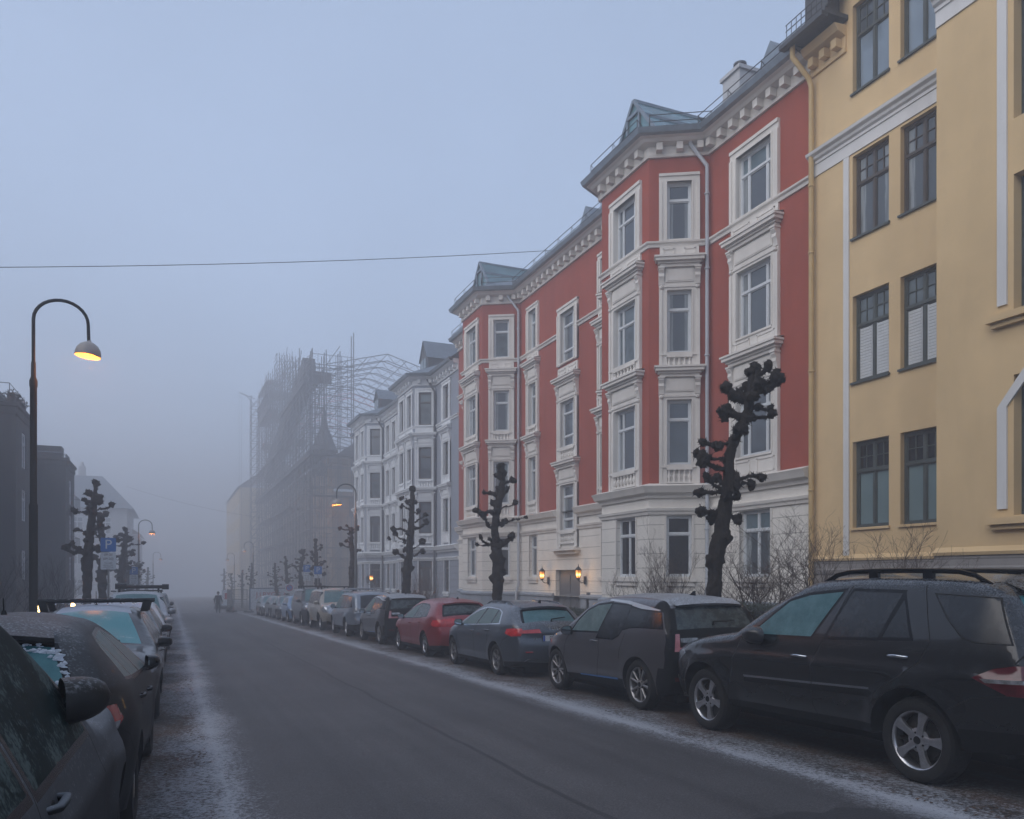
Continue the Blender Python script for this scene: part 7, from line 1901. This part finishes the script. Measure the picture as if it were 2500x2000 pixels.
# far pale yellow house on the right
forg = (13., 150., gz(150)); t = thing('pale_yellow_house', 'pale yellow house fading in the mist beyond the scaffolding', 'building', forg)
m = MB(); wall_seg(m, (10.5, 142), (10.5, 178), -4, 17); wall_seg(m, (26, 142), (10.5, 142), -4, 17); wall_seg(m, (10.5, 178), (26, 178), -4, 17); m.build('wall', K['paleyellow'], t, forg)
m = MB(); m.add([(10.1, 141.6, 17), (10.1, 178, 17), (17, 178, 22), (17, 141.6, 22), (26, 178, 17), (26, 141.6, 17)], [(0, 1, 2, 3), (3, 2, 4, 5)]); m.build('roof', K['slate'], t, forg)
for i in range(8):
    for z in (0, 4, 8, 12):
        f, pnm = win_meshes(1.2, 2.2, 'two', K['fwhite'], .1); o = link('window', f, t, (10.42 - forg[0], 144 + i * 4.2 - forg[1], z - forg[2]), PI / 2); link('pane', pnm, o)

# ------------------------------------------------------------------ left side: dark rendered house
lorg = (-9., 57., gz(57)); lh = thing('dark_house', 'dark grey rendered block of flats with roof terraces on the left', 'building', lorg); rnd = random.Random(31)
LP = [(-9.2, 70.2), (-7., 70.2), (-7, 64.6), (-9.2, 64.6), (-9.2, 49.5), (-7, 49.5), (-7, 45.), (-22, 45.)]
w_ = MB(); wins = []
def lw(p0, p1, lst, z1):
    ops = [(a - w / 2, a + w / 2, b, t) for a, w, b, t in lst]; wall_seg(w_, p0, p1, -2.5, z1, ops, .14)
    for a, w, b, t in lst: place_window(lh, lorg, p0, p1, a, b, w, t - b, 'two', K['fwhite'], rnd, .12, 'p_sky', 'p_sky')
rowsL = [(1.5, 3.0), (4.5, 6.1), (7.2, 9.0)]
lw(LP[0], LP[1], [], 9.9); lw(LP[1], LP[2], [(2.6, 1.5, b, t) for b, t in [(1.4, 3.1), (4.4, 6.2), (7., 8.8)]], 9.9); lw(LP[2], LP[3], [], 9.9)
lw(LP[3], LP[4], [(3 + 4 * k, 1.3, b, t) for k in range(3) for b, t in rowsL], 9.9); lw(LP[4], LP[5], [], 10.0); lw(LP[5], LP[6], [(2.1, 1.3, b, t) for b, t in rowsL], 10.0); lw(LP[6], LP[7], [(9.5, 1.4, b, t) for b, t in rowsL], 10.0)
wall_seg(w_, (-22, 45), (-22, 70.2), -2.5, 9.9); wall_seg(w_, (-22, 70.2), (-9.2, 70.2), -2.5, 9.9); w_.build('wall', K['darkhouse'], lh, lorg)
m = MB()
m.sweep(LP, [(-.25, 9.55), (.05, 9.55), (.07, 9.62), (.05, 9.9), (.14, 9.94), (.16, 10.1), (-.25, 10.1)]); m.build('parapet', K['darkhouse'], lh, lorg, smooth=25)
m = MB(); m.box(-22, -9.1, 45.2, 70, 9.85, 9.95); m.box(-9.2, -7.2, 45.2, 49.3, 9.85, 9.95); m.box(-9.2, -7.2, 64.8, 70, 9.85, 9.95); m.build('roof', K['slate'], lh, lorg)
m = MB()
for pts in ([(-12, 45.3), (-7.3, 45.3), (-7.3, 49.4)],):
    for z in (10.55, 11.1): m.tube([(x, y, z) for x, y in pts], .018, 5)
    for x, y in ((-7.3, 45.3), (-7.3, 47.4), (-7.3, 49.4), (-9.6, 45.3), (-12, 45.3)): m.tube([(x, y, 10), (x, y, 11.1)], .02, 5)
m.build('terrace_rail', K['iron'], lh, lorg)
m = MB(); m.box(-9.2, -7.27, 64.85, 64.9, 10.1, 10.95); m.box(-7.32, -7.27, 64.9, 66.2, 10.1, 10.95); m.build('terrace_screen', K['slate'], lh, lorg); m = MB(); m.box(-7.32, -7.27, 67.6, 69.8, 10.1, 10.8); m.build('terrace_screen', K['slate'], lh, lorg)
m = MB(); m.tube([(-9.2, 64.75, 10.5), (-7.2, 64.75, 10.5), (-7.2, 70, 10.5)], .03, 5); m.build('terrace_rail', K['zinc'], lh, lorg)
m = MB(); m.box(-14, -9.6, 52, 60, 9.9, 12.0); m.build('penthouse_wall', K['darkhouse'], lh, lorg); m = MB(); m.box(-14.4, -9.0, 51.6, 60.5, 12.0, 12.2); m.add([(-9, 51.6, 12.2), (-9, 60.5, 12.2), (-14, 60.5, 13.6), (-14, 51.6, 13.6)], [(0, 1, 2, 3)]); m.build('penthouse_roof', K['slate'], lh, lorg)
m = MB()
for k in range(3): m.box(-9.62, -9.58, 53 + k * 2.2, 54.6 + k * 2.2, 10.3, 11.7)
m.box(-12.6, -10.2, 51.96, 52, 10.3, 11.7); m.build('penthouse_window', K['p_blind'], lh, lorg)
m = MB()
for z in (3.6, 6.6):
    m.box(-7.0, -6.5, 66, 69.2, z - .15, z); 
    for k in range(9): m.tube([(-6.52, 66 + k * .4, z), (-6.52, 66 + k * .4, z + .95)], .012, 4)
    m.tube([(-7, 66, z + .95), (-6.52, 66, z + .95), (-6.52, 69.2, z + .95), (-7, 69.2, z + .95)], .018, 4)
m.build('balcony', K['iron'], lh, lorg)
potm = plain('plant_pot', (.05, .045, .045), .7); leafm = plain('dark_pot_plant', (.014, .02, .016), .8, var=.5)
for i, y in enumerate((45.7, 46.9, 48.2)):
    t = thing('potted_plant', ['potted plant at the terrace corner of the dark house', 'middle of the three potted plants on the dark house terrace', 'potted plant furthest from the terrace corner of the dark house'][i], 'plant', (-7.25, y, 10.1), 0, 'plants on the roof terrace')
    m = MB(); m.lathe([(.001, 0), (.17, 0), (.24, .38), (.2, .38), (.001, .34)], 12); m.build('pot', potm, t); r_ = random.Random(i); m = MB()
    for k in range(160):
        p = Vector((r_.gauss(0, .16), r_.gauss(0, .16), .4 + abs(r_.gauss(0, .14)))); u = Vector((r_.gauss(0, 1), r_.gauss(0, 1), r_.gauss(.6, 1))).normalized() * .08; v = u.orthogonal() * .3; m.add([p - u, p - v, p + u, p + v], [(0, 1, 2, 3)])
    m.build('foliage', leafm, t, fix=False)
# pale house with the wide roof behind
porg = (-10, 105, gz(105)); t = thing('pale_house', 'pale house with broad metal roof and two chimneys in the mist on the left', 'building', porg)
m = MB(); ops = [(a, a + 1.2, b, b + 1.9) for a in (1.6, 4.4, 8) for b in (-.5, 3., 6.4)]
wall_seg(m, (-4.7, 116), (-4.7, 100), -4, 9.4, [(a, a + 1.2, b, b + 1.9) for a in (2, 6, 10) for b in (-.5, 3., 6.4)], .15); wall_seg(m, (-4.7, 100), (-20, 100), -4, 9.4, ops, .15); wall_seg(m, (-20, 100), (-20, 116), -4, 9.4); wall_seg(m, (-20, 116), (-4.7, 116), -4, 9.4); m.build('wall', K['palehouse'], t, porg)
for a in (1.6, 4.4, 8):
    for b in (-.5, 3., 6.4): place_window(t, porg, (-4.7, 100), (-20, 100), a + .6, b, 1.2, 1.9, 'two', K['fwhite'], rnd, .12)
m = MB(); A = [(-4., 99.4, 9.3), (-20.7, 99.4, 9.3), (-20.7, 116.6, 9.3), (-4., 116.6, 9.3)]; B = [(-7.4, 103, 13.2), (-17.6, 103, 13.2), (-17.6, 113, 13.2), (-7.4, 113, 13.2)]
m.add(A + B, [(0, 1, 5, 4), (1, 2, 6, 5), (2, 3, 7, 6), (3, 0, 4, 7), (4, 5, 6, 7), (3, 2, 1, 0)]); rf = m.build('roof', K['zinc'], t, porg)
for x in (-9.6, -12.2):
    m = MB(); m.box(x - .35, x + .35, 104, 104.8, 13, 14.4); m.lathe([(.2, 0), (.16, .5)], 8, Matrix.Translation((x, 104.4, 14.4))); m.build('chimney', K['palehouse'], rf, porg)
m = MB(); m.box(-4.7, -4.2, 121, 136, -4, 7.5)
t = thing('faint_house', 'faint grey house last in the mist on the left', 'building', (-10, 128, gz(128))); m = MB(); m.box(-14, -4.4, 121, 140, -4, 8.2); m.build('wall', K['palehouse'], t, (-10, 128, gz(128))); m = MB(); m.add([(-4, 120.6, 8.2), (-4, 140, 8.2), (-9, 140, 11.6), (-9, 120.6, 11.6), (-14, 120.6, 8.2), (-14, 140, 8.2)], [(0, 1, 2, 3), (3, 2, 5, 4), (0, 3, 4)]); m.build('roof', K['slate'], t, (-10, 128, gz(128)))
# terrace across the street, out of the picture but mirrored in windows and car sides
qorg = (-12, 8, gz(8)); t = thing('opposite_terrace', 'grey terrace across the street behind the left row of cars', 'building', qorg)
m = MB(); ops = [(2 + k * 3.2, 3.3 + k * 3.2, b, b + 1.9) for k in range(22) for b in (1.2, 4.6, 8.)]
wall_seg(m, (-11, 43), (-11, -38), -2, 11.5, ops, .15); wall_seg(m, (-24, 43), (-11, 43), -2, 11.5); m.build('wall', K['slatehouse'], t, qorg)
m = MB(); m.add([(-10.6, 43.2, 11.4), (-10.6, -38, 11.4), (-15.5, -38, 15), (-15.5, 43.2, 15), (-24, -38, 11.4), (-24, 43.2, 11.4)], [(0, 1, 2, 3), (3, 2, 4, 5), (0, 3, 5)]); m.build('roof', K['slate'], t, qorg)
for a, b_, z0, z1 in ops:
    f, pnm = win_meshes(1.3, 1.9, 'two', K['fwhite'], .1); o = link('window', f, t, (-11 - qorg[0], 43 - (a + .65) - qorg[1], z0 - qorg[2]), -PI / 2); link('pane', pnm, o)
t = bpy.data.objects['pale_house']; t.location = (-15., 157.5, -3.99); t.scale = (1.5,) * 3  # enlarged and pushed back by scaling about the camera
t = bpy.data.objects['faint_house']; t.location = (-14., 179., -5.3); t.scale = (1.4,) * 3  # pushed away from the camera, enlarged by the same factor as its distance
t = bpy.data.objects['pale_yellow_house']; t.location = (18.2, 210., -5.2); t.scale = (1.4,) * 3  # size and distance from the camera grown by one factor
# low iron fences along the front gardens
def rail_fence(label, x, y0, y1, h=.95, sp=.13):
    ym = (y0 + y1) / 2; t = thing('iron_fence', label, 'fence', (x, ym, gz(ym)), 0, 'iron garden fences'); t.rotation_euler = (-SLOPE, 0, 0); m = MB(); n = int((y1 - y0) / sp)
    for i in range(n + 1):
        y = y0 + (y1 - y0) * i / n - ym; m.tube([(0, y, 0), (0, y, h)], .011, 4); m.tube([(0, y, h), (0, y, h + .07)], [.018, .002], 4)
    for z in (.15, h - .12): m.box(-.02, .02, y0 - ym, y1 - ym, z, z + .03)
    m.build('railings', K['iron'], t, fix=False)
rail_fence('low iron fence before the grey street door', 10.95, 21.8, 36); rail_fence('low iron fence before the grey house', 10.95, 45, 66, sp=.2); rail_fence('low iron fence before the dark house on the left', -4.4, 18, 66, 1.0, .17)
# garden lanterns
lantern(None, 12.6, 54.2, 1.55, lab='lit lantern on a post before the grey house', energy=5); lantern(None, 12.9, 56.6, 1.4, lab='unlit lantern right of the lit one before the grey house', glow=K['p_curt'], energy=0.)
for x, y in ((12.72, 54.2), (13.02, 56.6)):
    m = MB(); m.tube([(x + .2, y, gz(y)), (x + .2, y, 1.35)], .035, 6); tag(m.build('lantern_post', K['iron']), 'slim iron post carrying the %s lantern before the grey house' % ('lit' if x < 12.9 else 'unlit'), 'post')
GL2 = emit('path_light_glow', (1., .62, .25), 7.)
for x, y, lab in ((-4.9, 36.5, 'small lit garden light between the first two left trees'), (-4.7, 46.5, 'small lit garden light behind the parking sign')):
    t = thing('garden_light', lab, 'lamp', (x, y, gz(y)), 0, 'lit garden lights'); m = MB(); m.tube([(0, 0, 0), (0, 0, .95)], .03, 6); m.lathe([(.001, 1.32), (.16, 1.26), (.16, 1.24), (.05, 1.23)], 10); m.build('post', K['iron'], t); g = MB(); g.lathe([(.001, .97), (.09, .98), (.1, 1.1), (.08, 1.22), (.001, 1.23)], 10); g.build('lamp_glass', GL2, t)

# ------------------------------------------------------------------ the walker and the dog
def skin(name, verts, edges, radii, mat, parent, root_i=0, sub=2):
    me = bpy.data.meshes.new(name); me.from_pydata(verts, edges, []); o = bpy.data.objects.new(name, me); COL.objects.link(o)
    md = o.modifiers.new('s', 'SKIN'); ly = me.skin_vertices[0].data if me.skin_vertices else None
    if ly is None:
        bm = bmesh.new(); bm.from_mesh(me); bm.verts.layers.skin.verify(); bm.to_mesh(me); bm.free(); ly = me.skin_vertices[0].data
    for i, r in enumerate(radii): ly[i].radius = (r, r) if not isinstance(r, tuple) else r; ly[i].use_root = i == root_i
    s = o.modifiers.new('b', 'SUBSURF'); s.levels = sub; s.render_levels = sub
    dg = bpy.context.evaluated_depsgraph_get(); m2 = bpy.data.meshes.new_from_object(o.evaluated_get(dg)); bpy.data.objects.remove(o)
    m2.polygons.foreach_set('use_smooth', [True] * len(m2.polygons)); m2.materials.clear(); m2.materials.append(mat); m2.name = name
    o = bpy.data.objects.new(name, m2); COL.objects.link(o); o.parent = parent; return o
cloth = plain('dark_coat', (.018, .02, .026), .9, var=.2, scale=6); skinm = plain('skin', (.3, .18, .13), .6); capm = plain('dark_cap', (.02, .02, .024), .9)
pn = thing('person', 'walker in dark coat and trousers holding a dog lead in the mist', 'person', (3.55, 71.5, gz(71.5)), PI)
V = [(0, 0, .92), (0, .0, 1.15), (0, .01, 1.38), (0, .015, 1.5), (.19, .01, 1.42), (-.19, .01, 1.42), (.27, -.02, 1.15), (-.27, -.04, 1.15), (.29, .1, .92), (-.33, .12, .95), (.1, 0, .88), (-.1, 0, .88), (.11, .05, .5), (-.11, -.03, .5), (.11, .0, .1), (-.12, -.12, .1), (.12, .12, .04), (-.13, .02, .04)]
Ed = [(0, 1), (1, 2), (2, 3), (2, 4), (2, 5), (4, 6), (5, 7), (6, 8), (7, 9), (0, 10), (0, 11), (10, 12), (11, 13), (12, 14), (13, 15), (14, 16), (15, 17)]
skin('body', V, Ed, [.17, .18, .17, .07, .09, .09, .065, .065, .055, .055, .11, .11, .085, .085, .06, .06, .05, .05], cloth, pn)
hd = skin('head', [(0, .02, 1.5), (0, .03, 1.6), (0, .035, 1.69), (0, .02, 1.74)], [(0, 1), (1, 2), (2, 3)], [.05, .085, .095, .07], skinm, pn)
m = MB(); m.lathe([(.1, -.02), (.115, .02), (.1, .1), (.05, .14), (.001, .15)], 14, Matrix.Translation((0, .02, 1.68))); m.obox((0, .13, 1.69), (.07, 0, 0), (0, .05, -.01), (0, 0, .008)); m.build('cap', capm, pn, smooth=50)
m = MB(); m.blob((0, .12, 1.62), .02, random.Random(0), 1, 0, .05, (.8, 1, 1.3))
for s in (-1, 1): m.blob((s * .035, .105, 1.65), .012, random.Random(0), 1); m.blob((s * .092, .03, 1.62), .028, random.Random(0), 1, 0, .05, (.4, .7, 1.2))
m.build('face', skinm, pn, smooth=60)
for s, w in ((1, (.29, .12, .88)), (-1, (-.33, .15, .91))):
    m = MB(); w = Vector(w); m.blob(w, .042, random.Random(1), 1, 0, .05, (.7, 1, 1.2))
    for i in range(4): b = w + Vector((-s * .01 + (i - 1.5) * .018, .02, -.035)); m.tube([b, b + Vector((0, .015, -.035 - .006 * (1.5 - abs(i - 1.5)))), b + Vector((0, .0, -.062 - .008 * (1.5 - abs(i - 1.5))))], [.0095, .009, .007], 6)
    m.tube([w + Vector((-s * .03, .01, 0)), w + Vector((-s * .048, .03, -.03)), w + Vector((-s * .045, .035, -.05))], [.011, .01, .008], 6); m.build('hand', skinm, pn, smooth=60)
fur = plain('dark_fur', (.025, .02, .018), .95, var=.4, scale=20)
dg_ = thing('dog', 'small dark dog on a lead beside the walker', 'dog', (4.45, 71.6, gz(71.6)), PI + .4)
V = [(0, -.22, .36), (0, 0, .37), (0, .2, .37), (0, .3, .46), (0, .36, .54), (0, .46, .51), (.07, .2, .22), (-.07, .2, .22), (.07, .21, .02), (-.07, .18, .02), (.08, -.18, .24), (-.08, -.22, .24), (.08, -.27, .12), (-.08, -.3, .12), (.08, -.24, .02), (-.08, -.27, .02), (0, -.32, .42), (0, -.42, .52)]
Ed = [(1, 0), (1, 2), (2, 3), (3, 4), (4, 5), (2, 6), (2, 7), (6, 8), (7, 9), (0, 10), (0, 11), (10, 12), (11, 13), (12, 14), (13, 15), (0, 16), (16, 17)]
skin('body', V, Ed, [.1, .11, .13, .08, .085, .045, .05, .05, .03, .03, .06, .06, .035, .035, .03, .03, .035, .02], fur, dg_, 1)
for s in (-1, 1): m = MB(); m.blob((s * .07, .34, .6), .045, random.Random(2), 1, 0, .1, (.4, .6, 1.2)); m.build('ear', fur, dg_, smooth=60)
m = MB(); m.tube([(3.26, 71.36, gz(71.5) + .9), (3.7, 71.4, gz(71.5) + .55), (4.33, 71.36, gz(71.5) + .5)], .008, 4); tag(m.build('dog_lead', K['iron']), 'thin lead between the walker and the dog', 'lead')

# ------------------------------------------------------------------ the mist
hz = MB(); hz.box(-150, 150, -45, 400, gz(420) - 1.5, 42.)
ho = hz.build('haze', None); ho.data.materials.clear(); tag(ho, kind='stuff', label='cold winter mist filling the street')
hm_ = bpy.data.materials.new('mist'); hm_.use_nodes = True; nt = hm_.node_tree; nt.nodes.clear(); out = nt.nodes.new('ShaderNodeOutputMaterial'); v = nt.nodes.new('ShaderNodeVolumePrincipled')
v.inputs['Color'].default_value = (.84, .865, .93, 1); v.inputs['Density'].default_value = HAZE; v.inputs['Density Attribute'].default_value = ''; v.inputs['Anisotropy'].default_value = .15
nt.links.new(v.outputs[0], out.inputs['Volume']); ho.data.materials.append(hm_)

# ------------------------------------------------------------------ camera, light, render settings
cam = bpy.data.cameras.new('camera'); co_ = bpy.data.objects.new('camera', cam); COL.objects.link(co_)
YAW = math.radians(23.1)
co_.location = (0, 0, EYE); co_.rotation_euler = (PI / 2, 0, -YAW)
cam.sensor_width = 36; cam.lens = 36 * 1944 / 2500; cam.shift_y = .1628; cam.clip_end = 2000; cam.clip_start = .05
SC.camera = co_

w = bpy.data.worlds.new('World'); SC.world = w; w.use_nodes = True
nt = w.node_tree; nt.nodes.clear()
out = nt.nodes.new('ShaderNodeOutputWorld'); bg = nt.nodes.new('ShaderNodeBackground'); sky = nt.nodes.new('ShaderNodeTexSky')
SUN_EL, SUN_AZ = math.radians(12), math.radians(-105)
sky.sky_type = 'NISHITA'; sky.sun_disc = False; sky.sun_elevation = SUN_EL; sky.sun_rotation = SUN_AZ; sky.air_density = 1.2; sky.dust_density = 1.; sky.ozone_density = 2.5
bg.inputs[1].default_value = SKY_STRENGTH
hs = nt.nodes.new('ShaderNodeHueSaturation'); hs.inputs['Saturation'].default_value = SKY_SAT; nt.links.new(sky.outputs[0], hs.inputs['Color'])
# low cloud: an even veil over the sky, broken by soft lighter and darker banks
tc = nt.nodes.new('ShaderNodeTexCoord'); nz = nt.nodes.new('ShaderNodeTexNoise'); nz.inputs['Scale'].default_value = 1.6; nz.inputs['Detail'].default_value = 3
nt.links.new(tc.outputs['Generated'], nz.inputs['Vector'])
rp = nt.nodes.new('ShaderNodeValToRGB'); rp.color_ramp.elements[0].position = .3; rp.color_ramp.elements[1].position = .7
rp.color_ramp.elements[0].color = (*[c * .86 for c in VEIL], 1); rp.color_ramp.elements[1].color = (*[c * 1.16 for c in VEIL], 1)
nt.links.new(nz.outputs[0], rp.inputs[0])
# the veil thins and darkens overhead
sz = nt.nodes.new('ShaderNodeSeparateXYZ'); nt.links.new(tc.outputs['Generated'], sz.inputs[0])
gr_ = nt.nodes.new('ShaderNodeMapRange'); gr_.inputs['From Min'].default_value = .15; gr_.inputs['From Max'].default_value = .75; gr_.inputs['To Min'].default_value = 1.06; gr_.inputs['To Max'].default_value = .72; nt.links.new(sz.outputs[2], gr_.inputs['Value'])
ml = nt.nodes.new('ShaderNodeMix'); ml.data_type = 'RGBA'; ml.blend_type = 'MULTIPLY'; ml.inputs[0].default_value = 1.; nt.links.new(rp.outputs[0], ml.inputs[6]); nt.links.new(gr_.outputs[0], ml.inputs[7])
mx = nt.nodes.new('ShaderNodeMix'); mx.data_type = 'RGBA'; mx.inputs[0].default_value = VEIL_MIX
nt.links.new(hs.outputs[0], mx.inputs[6]); nt.links.new(ml.outputs[2], mx.inputs[7]); nt.links.new(mx.outputs[2], bg.inputs[0]); nt.links.new(bg.outputs[0], out.inputs[0])

sl = bpy.data.lights.new('sun', 'SUN'); sl.energy = SUN_E; sl.angle = math.radians(70); sl.color = (1., .93, .86)
so = bpy.data.objects.new('sun', sl); COL.objects.link(so)
sd = Vector((math.sin(SUN_AZ) * math.cos(SUN_EL + .35), math.cos(SUN_AZ) * math.cos(SUN_EL + .35), math.sin(SUN_EL + .35)))
so.rotation_euler = sd.to_track_quat('Z', 'Y').to_euler(); so.location = (-20, -30, 40)

SC.render.engine = 'CYCLES'
SC.view_settings.view_transform = 'Standard'; SC.view_settings.look = 'None'; SC.view_settings.exposure = EXPOSURE; SC.view_settings.gamma = 1.
cy = SC.cycles; cy.use_denoising = True; cy.max_bounces = 6; cy.diffuse_bounces = 3; cy.glossy_bounces = 3; cy.volume_bounces = 1; cy.transmission_bounces = 2; cy.sample_clamp_indirect = 4.; cy.caustics_reflective = False; cy.caustics_refractive = False
